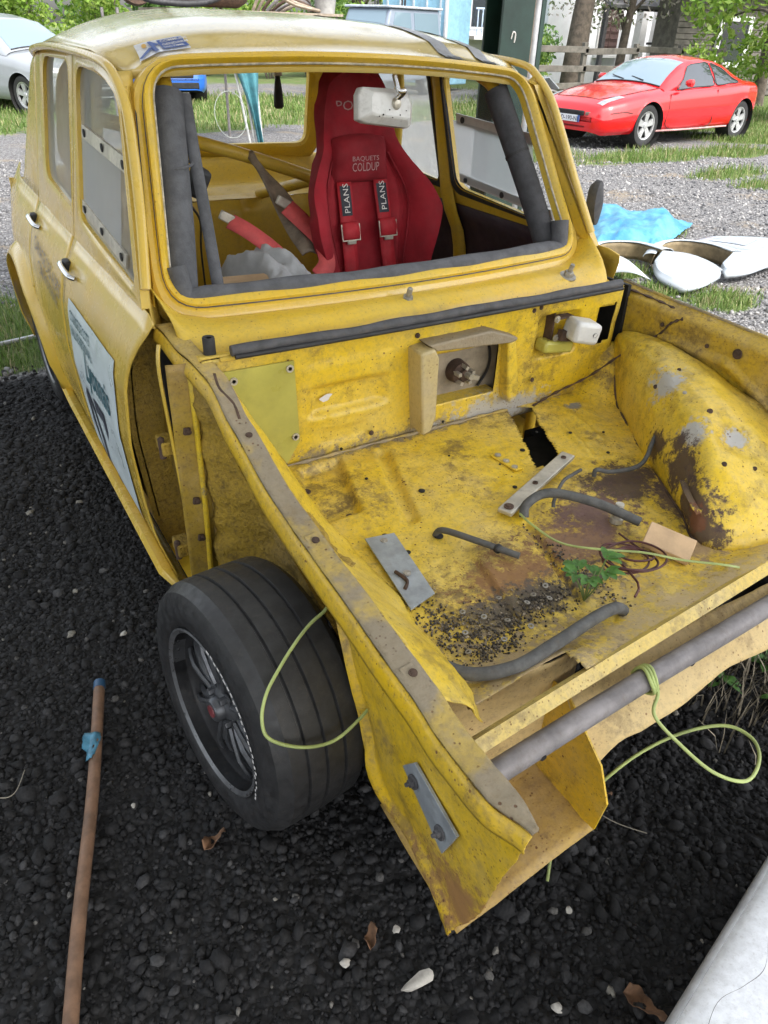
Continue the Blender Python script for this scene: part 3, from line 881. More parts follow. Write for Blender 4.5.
# ---- torn front skirt below the rail
ST = [(-.622, -.02, .655), (-.622, -.15, .640), (-.622, -.19, .635), (-.622, -.30, .612), (-.622, -.41, .598), (-.620, -.52, .585), (-.617, -.61, .585), (-.612, -.690, .588)]
SB = [(-.612, -.055, .63), (-.606, -.12, .585), (-.602, -.155, .53), (-.600, -.21, .40), (-.600, -.25, .28), (-.602, -.30, .185), (-.600, -.41, .165), (-.600, -.562, .118)]
SF = [(-.612, -.690, .588), (-.606, -.655, .46), (-.600, -.62, .33), (-.600, -.562, .118)]
STc, SBc = catmull(ST, 8), catmull(SB, 8)
SFc = catmull(SF, 8)
def at_curve(C, t):
    f = t * (len(C) - 1); i = min(len(C) - 2, int(f)); return C[i].lerp(C[i + 1], f - i)
def skirt(u, v):
    a, b_ = at_curve(STc, u), at_curve(SBc, u)
    p = a.lerp(b_, v)
    f = at_curve(SFc, v)
    w = sstep(.75, 1, u)
    p = p.lerp(Vector((p.x, p.y + (f.y - (ST[-1][1] + (SB[-1][1] - ST[-1][1]) * v)) * w, p.z)), 1)
    # pressed swage, crumple near the tip
    p.x += -.012 * math.exp(-((u - .38) / .10) ** 2) * math.sin(math.pi * v) + .012 * math.sin(math.pi * v) * math.sin(4 * u + 1.2)
    p.x += .010 * sstep(.55, .95, v) * math.sin(u * 15 + 2) * sstep(.5, .8, u) - .016 * sstep(.80, .86, v) * (1 - sstep(.86, .96, v))
    p.x += .004 * fbm((u * 4, v * 4, 3), 1.3)
    rg = sstep(.90, 1., v) + .7 * sstep(.96, 1., u)
    p.z += rg * (.012 * nz((u * 22, v * 3, 1)) + .006 * nz((u * 60, v * 9, 4))); p.y += rg * .006 * nz((u * 9, v * 40, 2))
    return p
V, F = gridVF(skirt, 110, 44)
sk = mesh('front_skirt', V, F, 'skirtp', car, smooth=45, solid=.003)
P = [skirt(u, 1.0) for u in np.linspace(.02, 1, 110)]
tube('skirt_edge', P, lambda t: .0030 + .002 * nz((t * 30, 0, 3)), 'rust', sk, 6, smooth=2)
sp = []
for y, z in ((-.418, .432), (-.450, .475), (-.572, .440), (-.542, .355)):
    sp.append(Vector((-.634, y, z)))
V = sp + [q + Vector((.006, 0, 0)) for q in sp]
pl = mesh('bolted_plate', V, [(0, 1, 2, 3), (7, 6, 5, 4), (0, 4, 5, 1), (1, 5, 6, 2), (2, 6, 7, 3), (3, 7, 4, 0)], 'steel', car, smooth=0, bevel=.001, label='small grey steel plate held by two rusty bolts')
for y, z in ((-.455, .435), (-.535, .405)):
    hexbolt('bolt', (-.636, y, z), (-1, 0, .1), .0075, .009, pl, 'rubber_grey', stud=.016)
# bottom of the box section, inner plate
def botp(u, v):
    x = -.600 + .31 * u
    yf = -.565 + .0 * u - .004; yb = -.30 + .05 * u
    y = yf + (yb - yf) * v
    z = .120 + .085 * u + .03 * v + .006 * fbm((x, y, 6), 9) + .012 * math.sin(u * 5) * v
    return Vector((x, y, z))
V, F = gridVF(botp, 22, 14)
bp = mesh('box_bottom', V, F, paint('rusty_box_paint', (.42, .27, .05), (.36, .24, .08), .7, .95, .9, .9, .5, dirtcol=(.16, .10, .055)), car, smooth=60, solid=.003)
ip = [(-.24, .225), (-.29, .34), (-.40, .445), (-.45, .445), (-.555, .375), (-.585, .30), (-.572, .205), (-.42, .19)]
V = [(-.300 + .01 * nz((y, z, 0), 8), y, z) for y, z in ip]; V += [(x + .004, y, z) for x, y, z in V]
n = len(ip)
mesh('inner_plate', V, [tuple(range(n))[::-1], tuple(range(n, 2 * n))] + [(i, (i + 1) % n, n + (i + 1) % n, n + i) for i in range(n)], MAT['skirtp'], car, smooth=0)
# valance sheet under the bars
def valan(u, v):
    x = -.30 + .96 * u
    yt = -.425; yb = interp(x, [-.3, -.19, .26, .66], [-.525, -.535, -.505, -.50]) + .008 * nz((x, 0, 0), 7)
    y = yt + (yb - yt) * v
    z = .462 - .060 * v - .02 * v * v + .010 * math.sin(11 * x + 1) * v + .006 * fbm((x, y, 8), 7)
    z -= .05 * sstep(-.22, -.30, x) * v
    return Vector((x, y, z))
V, F = gridVF(valan, 60, 12)
mesh('valance', V, F, 'beige', car, smooth=60, solid=.003)
# cross bars
tube('cross_bar', [(-.585, -.492, .502), (-.3, -.466, .505), (.3, -.412, .503), (.68, -.375, .505)], .0175, 'ybar', car, 4, flat=1.)
V, F = tubeVF([(-.565, -.528, .470), (-.2, -.502, .470), (.22, -.478, .470), (.68, -.442, .472)], .0205, 14)
gb = mesh('tow_tube', V, F, 'pipe', car, smooth=60, label='bare grey steel tube across the nose')
b = MB()
for x, y in ((-.44, -.5385), (-.05, -.512)):
    b.add(*latheVF([(.0001, -.001), (.006, -.001), (.007, .003)], 10, 'y', (x, y, .465)))
b.build('drilled_holes', 'dark', gb, kind='stuff')
for sx in (-1,):
    mesh('bar_bracket', *boxVF((-.583, -.505, .52), (.012, .09, .075), rotm(15, 0, 0)), 'sealer', car, bevel=.003)

# ---- left wheel-arch opening behind the wheel: A-post face, inner triangle, underseal
def apost(u, v):
    z = .20 + .62 * v
    x = -.716 + .068 * u + .010 * (v - .5)
    return Vector((x - .012 * (1 - v) * (1 - u) * 0, .475 - .015 * u + .004 * fbm((u, v * 4, 0)), z))
V, F = gridVF(apost, 8, 30)
ap = mesh('hinge_post', V, F, paint('post_paint', (.42, .28, .03), (.34, .22, .05), .6, .9, .7, .8, .4, dirtcol=(.10, .07, .035)), car, smooth=50, solid=.003)
for z in (.36, .47, .66):
    mesh('hinge_nut', *boxVF((-.686, .462, z), (.016, .010, .018), rotm(0, 10, 0)), 'rust', ap, bevel=.003)
    hexbolt('bolt', (-.683, .456, z), (0, -1, 0), .0035, .004, ap, 'rust')
tube('post_flange', [(-.712, .50, .86), (-.722, .49, .80), (-.716, .485, .62), (-.708, .485, .42), (-.700, .485, .26), (-.712, .485, .215)], .008, 'skin', ap, 8, flat=.55)
tube('post_flange', [(-.662, .462, .79), (-.664, .458, .62), (-.668, .455, .42), (-.674, .455, .26)], .009, 'bay', ap, 8, flat=.8)
def inner_arch(u, v):
    y = .455 - .60 * u
    zr = interp(-y, [-p.y for p in RC], [p.z for p in RC]) - .05
    zb = .27 + .10 * u + .25 * sstep(.72, 1., u)
    z = zb + (zr - zb) * v
    d = .10 * sstep(0, .22, u) * (1 - sstep(.86, 1., u)) * (1 - .55 * sstep(.8, 1, v))
    x = -.655 + d + .02 * u + .012 * fbm((u * 3, v * 3, 2), 2.2) + .016 * sstep(.45, .28, v) * fbm((u * 2.2 + v * 1.5, v * 9, 5), 1.3)
    return Vector((x, y, z))
V, F = gridVF(inner_arch, 50, 50)
mesh('inner_arch', V, F, 'under', car, smooth=80, solid=.003)
mesh('arch_roof', *gridVF(lambda u, v: Vector((-.60 + .16 * u, .44 - .62 * v, .60 - .09 * u - .15 * v)), 6, 12), 'under', car, smooth=60)
mesh('chassis_leg', *boxVF((-.40, .06, .36), (.07, .80, .10)), 'dark', car, bevel=.006)
mesh('chassis_leg', *boxVF((.40, .0, .36), (.07, .95, .10)), 'dark', car, bevel=.006)
# ---- wheels
def make_wheel(name, cx, cy, cz, out, toe=0., camber=0.):
    """out = -1: outer face towards -x"""
    e = bpy.data.objects.new(name, None); COL.objects.link(e); e.parent = car
    e.location = (cx, cy, cz); e.rotation_euler = (0, R(camber), R(toe)); e.empty_display_size = .1
    Rt, W = .274, .20
    o = out
    prof = [(.178, o * -.000), (.190, o * .010), (.205, o * .016), (.235, o * .014), (.258, o * .002), (.269, -o * .018)]
    tread = []
    xs = np.linspace(.022, W - .022, 60)
    for t in xs:
        g = 0
        for gx in (.055, .095, .137):
            if abs(t - gx) < .0035: g = .006
        crown = .0035 * ((t - W / 2) / (W / 2)) ** 2
        tread.append((Rt - g - crown, -o * t))
    prof += tread + [(.262, -o * (W - .008)), (.235, -o * (W + .006)), (.20, -o * (W + .004)), (.178, -o * (W - .01))]
    mesh('tyre', *latheVF(prof, 72, 'x'), 'tyre', e, smooth=30)
    # white lettering band worn off the sidewall: short curved dashes
    b = MB()
    for k in range(26):
        a0 = 1.35 - .066 * k; w = .040 if k % 5 else .052
        rr = .199 + .002 * math.sin(k * 2.1); h = .006 if k < 20 else .004
        n = 4
        V = []
        for i in range(n + 1):
            a = a0 + w * i / n
            for r_ in (rr, rr + h):
                V.append((o * (.0175 + .0), -r_ * math.cos(a) * 1.0, r_ * math.sin(a)))
        b.add(V, [(2 * i, 2 * i + 1, 2 * i + 3, 2 * i + 2) for i in range(n)])
    b.build('sidewall_lettering', 'print_w', e)
    rim_prof = [(.182, o * .004), (.184, o * .010), (.180, o * .012), (.172, o * .006), (.168, -o * .02), (.160, -o * .055), (.158, -o * .10), (.163, -o * .17), (.178, -o * .19)]
    rim = mesh('rim', *latheVF(rim_prof[3:], 56, 'x'), 'rim_dark', e, smooth=40)
    mesh('rim_lip', *latheVF(rim_prof[:5], 56, 'x'), simple('bright_rim_lip', (.17, .175, .185), .35, .6, .2, 30, dirt=.3), rim, smooth=40)
    b = MB()
    for k in range(8):
        a = 2 * math.pi * k / 8 + .2
        for dd in (-.10, .10):
            ca, sa = math.cos(a + dd), math.sin(a + dd); c0, s0 = math.cos(a + dd * .4), math.sin(a + dd * .4)
            b.add(*tubeVF([(-o * .035, c0 * .045, s0 * .045), (-o * .030, ca * .10, sa * .10), (-o * .045, ca * .162, sa * .162)], .0095, 6, smooth=2))
        b.add(*tubeVF([(-o * .022, math.cos(a) * .05, math.sin(a) * .05), (-o * .018, math.cos(a) * .12, math.sin(a) * .12), (-o * .030, math.cos(a) * .163, math.sin(a) * .163)], .006, 6, smooth=2))
    b.build('spokes', 'rim', rim, smooth=50)
    mesh('disc', *latheVF([(.03, -o * .075), (.158, -o * .075), (.158, -o * .085)], 30, 'x'), 'dark', rim)
    hub = mesh('hub', *latheVF([(.0001, o * .004), (.022, o * .004), (.026, o * .0), (.028, -o * .015), (.050, -o * .028), (.055, -o * .06)], 24, 'x'), 'rim', e, smooth=40)
    mesh('hub_emblem', *latheVF([(.0001, o * .0065), (.013, o * .0065), (.014, o * .003)], 16, 'x'), simple('dull_red_emblem', (.16, .03, .035), .5), hub)
    for k in range(4):
        a = k * 1.5708 + .5
        hexbolt('wheel_nut', (-o * .024, .038 * math.cos(a), .038 * math.sin(a)), (o, 0, 0), .009, .018, hub, 'rim')
    return e
make_wheel('wheel', -.832, -.014, .274, -1, toe=8, camber=2)
make_wheel('wheel', .815, .01, .274, 1, toe=0)
make_wheel('wheel', -.765, 2.30, .274, -1)
make_wheel('wheel', .765, 2.30, .274, 1)
# front suspension glimpsed behind the wheel
sus = MB()
sus.add(*tubeVF([(-.62, .03, .27), (-.40, .06, .30), (-.2, .08, .32)], .022, 8))
sus.add(*tubeVF([(-.60, -.05, .40), (-.42, -.10, .42)], .014, 8))
sus.add(*boxVF((-.60, .02, .30), (.06, .08, .22)))
sus.build('suspension', 'dark', car, smooth=50)
mesh('brake_disc', *latheVF([(.04, 0), (.12, 0), (.12, .02), (.04, .02)], 30, 'x', (-.60, .03, .29)), 'rust', car)

# ---- doors and side bodywork
def side_ring(inner, outer, s, n_in=-.012, per=8, ri=.03):
    I = sub_loop(inner, per); O = sub_loop(outer, per)
    def mp(p, d): return Vector((s * (S(p.y) + d), p.x, p.y))
    mid = [i.lerp(o, .18) for i, o in zip(I, O)]
    mid2 = [i.lerp(o, .32) for i, o in zip(I, O)]
    V, F = ringVF([[mp(p, n_in) for p in I], [mp(p, -.002) for p in I], [mp(p, .004) for p in mid], [mp(p, .000) for p in mid2], [mp(p, 0) for p in O]])
    if s > 0: F = [f[::-1] for f in F]
    return V, F
def round_side(corners, r, n=4): return [tuple(p) for p in rrect(corners, r, n)]
def match_outer(inner_n, corners, n=4):
    # one outer point per inner point: each rounded inner corner collapses on its outer corner
    out = []
    for c in corners:
        out += [c] * (n + 1)
    return out
def skin_patch(poly, s, d=0., cell=.03, bulge=None):
    """convex (y,z) polygon laid on the body side"""
    P = [Vector(p) for p in poly]
    y0, y1 = min(p.x for p in P), max(p.x for p in P); z0, z1 = min(p.y for p in P), max(p.y for p in P)
    bm = bmesh.new()
    ny = max(2, int((y1 - y0) / cell)); nz_ = max(2, int((z1 - z0) / cell))
    vs = [[bm.verts.new((0, y0 + (y1 - y0) * i / ny, z0 + (z1 - z0) * j / nz_)) for i in range(ny + 1)] for j in range(nz_ + 1)]
    for j in range(nz_):
        for i in range(ny): bm.faces.new((vs[j][i], vs[j][i + 1], vs[j + 1][i + 1], vs[j + 1][i]))
    ctr = sum(P, Vector((0, 0))) / len(P)
    for i in range(len(P)):
        a, b_ = P[i], P[(i + 1) % len(P)]
        nrm = Vector((b_.y - a.y, -(b_.x - a.x)))
        if nrm.dot(ctr - a) > 0: nrm = -nrm
        bmesh.ops.bisect_plane(bm, geom=bm.verts[:] + bm.edges[:] + bm.faces[:], plane_co=(0, a.x, a.y), plane_no=(0, nrm.x, nrm.y), clear_outer=True)
    bm.verts.index_update()
    V = [Vector((s * (S(v.co.z) + d + (bulge(v.co.y, v.co.z) if bulge else 0)), v.co.y, v.co.z)) for v in bm.verts]
    F = [tuple(v.index for v in f.verts) for f in bm.faces]
    if s < 0: F = [f[::-1] for f in F]
    bm.free()
    return V, F

plexi = NT('hazy_plexiglass')
tr = plexi.n('ShaderNodeBsdfTransparent'); tr.inputs[0].default_value = (.92, .94, .93, 1)
mx = plexi.n('ShaderNodeMixShader')
hz = plexi.ramp(plexi.noise(4, 6), .3, .75, .45, .70)  # foggy sheet, with pale sky reflection added into the haze
plexi.link(hz, mx.inputs[0])
plexi.out((.60, .63, .61), .22)
tlp = plexi.n('ShaderNodeBsdfTranslucent'); tlp.inputs[0].default_value = (.8, .83, .82, 1)
mxp = plexi.n('ShaderNodeMixShader'); mxp.inputs[0].default_value = .5
plexi.link(plexi.b.outputs[0], mxp.inputs[1]); plexi.link(tlp.outputs[0], mxp.inputs[2])
plexi.link(tr.outputs[0], mx.inputs[1]); plexi.link(mxp.outputs[0], mx.inputs[2])
plexi.link(mx.outputs[0], plexi.t.nodes['Material Output'].inputs[0])
MAT['plexi'] = plexi.m
plexi2 = NT('clear_plexiglass')
tr = plexi2.n('ShaderNodeBsdfTransparent'); tr.inputs[0].default_value = (.88, .9, .9, 1)
mx = plexi2.n('ShaderNodeMixShader'); mx.inputs[0].default_value = .16
plexi2.out((.5, .52, .52), .15)
plexi2.link(tr.outputs[0], mx.inputs[1]); plexi2.link(plexi2.b.outputs[0], mx.inputs[2])
plexi2.link(mx.outputs[0], plexi2.t.nodes['Material Output'].inputs[0])
MAT['plexi2'] = plexi2.m
sl_ = NT('milky_slider')
tr = sl_.n('ShaderNodeBsdfTransparent'); mx = sl_.n('ShaderNodeMixShader'); mx.inputs[0].default_value = .72
tl_ = sl_.n('ShaderNodeBsdfTranslucent'); tl_.inputs[0].default_value = (.75, .78, .80, 1)
mx2 = sl_.n('ShaderNodeMixShader'); mx2.inputs[0].default_value = .5
sl_.out(sl_.mix(sl_.ramp(sl_.noise(5, 6), .35, .7), (.55, .58, .60), (.68, .71, .73)), .3)
sl_.link(sl_.b.outputs[0], mx2.inputs[1]); sl_.link(tl_.outputs[0], mx2.inputs[2])
sl_.link(tr.outputs[0], mx.inputs[1]); sl_.link(mx2.outputs[0], mx.inputs[2]); sl_.link(mx.outputs[0], sl_.t.nodes['Material Output'].inputs[0])
MAT['slider'] = sl_.m

FW = [(.700, .918), (1.305, .965), (1.350, 1.343), (1.06, 1.336), (.862, 1.296)]
FO = [(.625, .900), (1.365, .900), (1.372, 1.372), (1.05, 1.364), (.872, 1.318)]
RWN = [(1.405, .968), (1.850, 1.000), (1.855, 1.345), (1.445, 1.348)]
RO = [(1.372, .900), (1.975, .900), (1.975, 1.364), (1.378, 1.375)]
def door_bulge(y, z):
    return .004 * sstep(.80, .83, z) * (1 - sstep(.86, .89, z)) + .002 * fbm((y, z, 2), 4)
for s in (-1, 1):
    tin = 'left' if s < 0 else 'right'
    for nm, IN, OUT, low, rr in (
            ('front_door', FW, FO, [(.565, .895), (.600, .72), (.600, .50), (.575, .30), (.565, .175), (1.365, .175), (1.365, .903), (.62, .903)], [.05, .05, .07, .10, .08]),
            ('rear_door', RWN, RO, [(1.372, .175), (1.90, .30), (1.975, .60), (1.975, .903), (1.372, .903)], [.05, .06, .07, .06])):
        # only the convex outline is used for the skin
        if nm == 'front_door': low = [(.560, .892), (.572, .175), (1.365, .175), (1.365, .903), (.60, .903)]
        V, F = skin_patch(low, s, .0, .035, door_bulge)
        if nm == 'front_door':
            for v_ in V:
                f_ = max(0., (.72 - v_.y) / .16)
                v_.y += f_ * (.050 * sstep(.87, .74, v_.z) * sstep(.18, .42, v_.z) - .022 * sstep(.83, .90, v_.z))
        door = mesh(nm, V, F, 'skin', car, smooth=60, solid=.004, off=-1)
        I2 = round_side(IN, rr, 5)
        O2 = match_outer(None, OUT, 5)
        def mp(p, d): return Vector((s * (S(p[1]) + d - (.03 * sstep(.88, 1.0, p[1]) if s > 0 else 0)), p[0], p[1]))
        L0 = [mp(p, -.020) for p in I2]; L1 = [mp(p, -.001) for p in I2]
        L2 = [mp((p[0] * .75 + q[0] * .25, p[1] * .75 + q[1] * .25), .004) for p, q in zip(I2, O2)]
        L3 = [mp((p[0] * .55 + q[0] * .45, p[1] * .55 + q[1] * .45), .001) for p, q in zip(I2, O2)]
        L4 = [mp(q, .001) for q in O2]; L5 = [mp(q, -.02) for q in O2]
        V, F = ringVF([L0, L1, L2, L3, L4, L5])
        fr = mesh('window_frame', V, F, 'skin', door, smooth=50)
        # inner side of the frame: yellow inside, black rubber round the glass
        L6 = [mp(q, -.030) for q in O2]; L7 = [mp(p, -.030) for p in I2]
        V, F = ringVF([L7, L6])
        mesh('inner_frame', V, F, 'interior', door, smooth=50)
        V, F = ringVF([[mp(p, -.004) for p in I2], [mp((p[0] * .93 + q[0] * .07, p[1] * .93 + q[1] * .07), -.0335) for p, q in zip(I2, O2)],
                       [mp((p[0] * .70 + q[0] * .30, p[1] * .70 + q[1] * .30), -.036) for p, q in zip(I2, O2)], [mp((p[0] * .62 + q[0] * .38, p[1] * .62 + q[1] * .38), -.031) for p, q in zip(I2, O2)]])
        mesh('rubber_seal', V, F, 'rubber', door, smooth=50)
        g = len(I2)
        ctr = (sum(p[0] for p in I2) / g, sum(p[1] for p in I2) / g)
        pane_o = mesh('pane', [mp(p, -.012) for p in I2] + [mp(ctr, -.012)], [(i, (i + 1) % g, g) for i in range(g)], 'plexi' if nm == 'rear_door' or s < 0 else 'plexi2', door, smooth=60)
        if nm == 'front_door':
            # sliding panel in two riveted white tracks
            def track(z0, z1, h):
                A = [(.80, z0), (1.29, z1)]
                V = []
                for y, z in A:
                    for dz in (0, h):
                        for dd in (-.010, -.004) if s < 0 else (-.018, -.010):
                            V.append(mp((y, z + dz), dd))
                return V, [(0, 2, 6, 4), (1, 5, 7, 3), (0, 4, 5, 1), (2, 3, 7, 6), (0, 1, 3, 2), (4, 6, 7, 5)]
            for (z0, z1) in ((.945, .985), (1.150, 1.175)):
                y0_ = .80
                V, F = track(z0, z1, .032)
                tk = mesh('slider_track', V, F, 'alu' if s < 0 else 'white_plastic', door, smooth=0)
                for t in (.08, .5, .92):
                    y = .80 + .49 * t; z = z0 + (z1 - z0) * t + .016
                    hexbolt('rivet', mp((y, z), -.003 if s < 0 else -.019), (s if s < 0 else -1, 0, 0), .006, .004, tk, 'rubber')
            V = [mp(p, -.008 if s < 0 else -.022) for p in ((.86, .962), (1.285, .99), (1.305, 1.185), (.88, 1.160))]
            mesh('sliding_panel', V, [(0, 1, 2, 3)], 'slider', door)
        # handle
        hy, hz_ = (1.285, .832) if nm == 'front_door' else (1.90, .848)
        hx = S(hz_)
        hd = tube('handle', [(s * (hx + .010), hy + .075, hz_ - .004), (s * (hx + .026), hy + .055, hz_ + .006), (s * (hx + .030), hy, hz_ + .004), (s * (hx + .026), hy - .06, hz_ - .004), (s * (hx + .012), hy - .075, hz_ - .010)], .009, 'chrome', door, 8, flat=.8)
        mesh('handle_base', *boxVF((s * (hx + .008), hy + .055, hz_ - .002), (.02, .05, .030)), 'rubber', hd, bevel=.005)
    # hinge bracket in the front door gap, sill skirt, quarter panel
    if s < 0:
        for z in (.60, .30):
            hg = mesh('door_hinge', *boxVF((-.718, .535, z), (.040, .06, .036)), 'under', car, bevel=.005)
            mesh('hinge_pin', *latheVF([(.0001, .032), (.008, .026), (.008, -.026), (.0001, -.026)], 12, 'z', (-.735, .520, z)), 'rust', hg)
        mesh('door_end', *gridVF(lambda u, v: Vector((-S(.2 + .66 * v) + .022 + .085 * u, .70, .2 + .66 * v)), 4, 16), 'under', car)
    V, F = skin_patch([(1.80, .905), (2.36, .905), (2.09, 1.31), (1.978, 1.36), (1.978, .905)][1:4] + [(1.978, .905)], s, -.001, .04)
    mesh('quarter_pillar', V, F, 'skin', car, smooth=60, solid=.01)
    V, F = skin_patch([(1.978, .60), (2.95, .35), (2.93, .80), (2.85, .905), (1.978, .905)], s, -.001, .05, lambda y, z: -.06 * sstep(2.4, 2.95, y))
    mesh('rear_quarter', V, F, 'skin', car, smooth=60, solid=.006)
    def sill(u, v):
        y = .555 + 1.62 * u
        prof = [(.735, .178), (.765, .182), (.775, .165), (.742, .125), (.70, .11)]
        f = v * 4; i = min(3, int(f)); a, b_ = prof[i], prof[i + 1]; t = f - i
        k = sstep(0, .03, u)
        x = a[0] + (b_[0] - a[0]) * t; z = a[1] + (b_[1] - a[1]) * t
        return Vector((s * (.735 + (x - .735) * (.35 + .65 * k)), y, z - .015 * (1 - k) + .03 * sstep(.8, 1, u)))
    V, F = gridVF(sill, 24, 12)
    mesh('side_skirt', V, F, MAT['skin'], car, smooth=40, solid=.004)
    # widened rear wheel arch
    def flare(u, v):
        a = R(-14) + R(208) * u
        rr = .325 + .08 * (1 - v) * .6
        y = 2.32 - rr * 1.06 * math.cos(a); z = .274 + rr * 1.12 * math.sin(a)
        x = (S(min(max(z, .2), .8)) - .01) + .045 * math.sin(v * 1.45)
        return Vector((s * x, y, z))
    V, F = gridVF(flare, 36, 8)
    mesh('rear_flare', V, F, MAT['skin'], car, smooth=60, solid=.005)
    # A-post filler between screen frame and gutter
    def post(u, v):
        q = -.07 + (WSL + .070) * v
        a = WS(s * (.634 - (.078) * min(1, max(0, q / WSL)) + .028), q, -.020)
        b_ = Vector((s * interp(v, [0, .2, .6, .9, 1], [.694, .680, .640, .618, .612] if s > 0 else [.694, .686, .650, .630, .626]), interp(v, [0, .2, .6, .9, 1], [.600, .655, .765, .850, .905]), interp(v, [0, .2, .6, .9, 1], [.862, .945, 1.18, 1.30, 1.348])))
        return a.lerp(b_, u)
    V, F = gridVF(post, 4, 24)
    mesh('windscreen_post', V, F, 'skin', car, smooth=60, solid=.004, off=0)
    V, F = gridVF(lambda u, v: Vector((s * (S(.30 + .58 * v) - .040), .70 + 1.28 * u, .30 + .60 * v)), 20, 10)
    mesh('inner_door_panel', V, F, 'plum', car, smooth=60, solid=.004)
    # B-post inside
    mesh('centre_post', *gridVF(lambda u, v: Vector((s * (S(.25 + 1.10 * v) - .045 - .02 * math.sin(math.pi * u)), 1.34 + .075 * u, .25 + 1.10 * v)), 5, 16), 'interior', car, smooth=60, solid=.006)
# race number sheet on the left front door
def dmap(y, z, d=.0035): return Vector((-(S(z) + d + door_bulge(y, z)), y, z))
def dec(u, v):   # u 0 far (rear) .. 1 front ; v 0 bottom .. 1 top
    y = 1.27 - .55 * u; z = .235 + .52 * v - .02 * (1 - u) * (1 - v)
    return (y, z)
V, F = gridVF(lambda u, v: dmap(*dec(u, v)), 20, 20)
ns = mesh('race_number_sheet', V, F, 'decal', car, smooth=60, label='pale blue race number sheet on the front door')
text_mesh('race_number', '07', lambda x, y: dmap(*dec(.14 + x * .35, .06 + y * .52), d=.006), 'print_d', ns, 1., 1.0, .02)
text_mesh('organiser_script', 'Lyonnais', lambda x, y: dmap(*dec(.34 + x * .105 - y * .01, .66 + y * .15), d=.006), 'print_g', ns, 1., 1.0, .03)
for i, tx in enumerate(('COURSE DE COTE', 'RALLYE REGIONAL')):
    text_mesh('sheet_text', tx, lambda x, y, i=i: dmap(*dec(.05 + x * .040, .90 - .085 * i + y * .055), d=.006), 'print_g', ns, 1., 1.0, .02)
text_mesh('door_lettering', 'GARAGE DES ALPES', lambda x, y: dmap(1.88 - x * .037, .765 + y * .045 - x * .004, d=.004), 'text_grey', car, 1., 1.05)
text_mesh('door_lettering', 'CARROSSERIE', lambda x, y: dmap(1.80 - x * .037, .700 + y * .045 - x * .004, d=.004), 'text_grey', car, 1., 1.05)

# ---- rear of the cabin
def RWp(p, q, n=0.):     # rear window plane, q up
    v = q / .30
    return Vector((p, 2.30 - .16 * v + .05 * (1 - min(1, (p / .5) ** 2)) + n, 1.0 + .325 * v + .02 * (1 - min(1, (p / .5) ** 2)) * v))
def rw_loop(d, n):
    dt = d * .35
    c = [(-.50 - d, -d), (.50 + d, -d), (.46 + d, .30 + dt), (-.46 - d, .30 + dt)]
    P = rrect(c, .05 + max(0, d), 6); pts = []
    m = len(P)
    for i in range(m):
        a, b_ = P[i], P[(i + 1) % m]; k = 10 if (b_ - a).length > .1 else 1
        pts += [a.lerp(b_, j / k) for j in range(k)]
    return [RWp(p.x, p.y, n) for p in pts]
V, F = ringVF([rw_loop(0, .02), rw_loop(0, -.004), rw_loop(.010, -.010), rw_loop(.03, -.004), rw_loop(.055, .0), rw_loop(.075, .0)])
rws = mesh('rear_window_frame', V, F, 'interior', car, smooth=40, solid=.004)
V, F = ringVF([rw_loop(.010, -.012), rw_loop(.014, -.014), rw_loop(.018, -.012)])
# parcel shelf, bulkhead with pressed ribs, engine deck, floor pan
def bulk(u, v):
    x = -.66 + 1.32 * u; z = .22 + .64 * v
    y = 1.86 + .05 * v
    y -= .018 * math.exp(-((x + .18) / .02) ** 2) + .018 * math.exp(-((x - .02) / .02) ** 2) + .018 * math.exp(-((x - .35) / .02) ** 2)
    y += .02 * sstep(.93, 1, v)
    y -= .010 * sstep(-.36, -.35, x) * (1 - sstep(-.22, -.21, x)) * sstep(.50, .51, z) * (1 - sstep(.62, .63, z))
    return Vector((x, y + .004 * fbm((x, z, 0), 5), z))
V, F = gridVF(bulk, 80, 40)
mesh('rear_bulkhead', V, F, 'interior', car, smooth=60)
def shelf(u, v):
    x = -.66 + 1.32 * u; y = 1.925 + .42 * v
    z = .862 + .012 * math.sin(v * 14) * sstep(.1, .3, v) + .08 * sstep(.72, 1., v) + .004 * fbm((x, y, 3), 6)
    z += .010 * math.exp(-((x + .1 - .2 * (v - .5)) / .02) ** 2)
    return Vector((x, y, z))
V, F = gridVF(shelf, 50, 40)
mesh('parcel_shelf', V, F, 'interior', car, smooth=60)
V, F = gridVF(lambda u, v: Vector(((2 * u - 1) * (.68 - .06 * v), 2.33 + .58 * v, .93 - .03 * v - .08 * v * v + .02 * (1 - (2 * u - 1) ** 2))), 20, 12)
mesh('engine_cover', V, F, 'skin', car, smooth=60, solid=.004)
V, F = gridVF(lambda u, v: Vector(((2 * u - 1) * .70, 2.92 + .03 * math.sin(math.pi * v), .30 + .53 * v)), 20, 10)
mesh('tail_panel', V, F, 'skin', car, smooth=60, solid=.004)
for s in (-1, 1):
    mesh('tail_lamp', *boxVF((s * .56, 2.955, .62), (.16, .03, .09)), simple('red_lens', (.30, .01, .01), .2), car, bevel=.01)
V, F = gridVF(lambda u, v: Vector((-.72 + 1.44 * u, .47 + 1.45 * v, .20 + .16 * math.exp(-((u - .5) / .08) ** 2))), 40, 12)
mesh('floor_pan', V, F, 'interior', car, smooth=60)
mesh('headlining', *gridVF(lambda u, v: roof_pt((2 * u - 1) * .97, .03 + .94 * v) + Vector((0, 0, -.022)), 24, 16), 'interior', car, smooth=60)

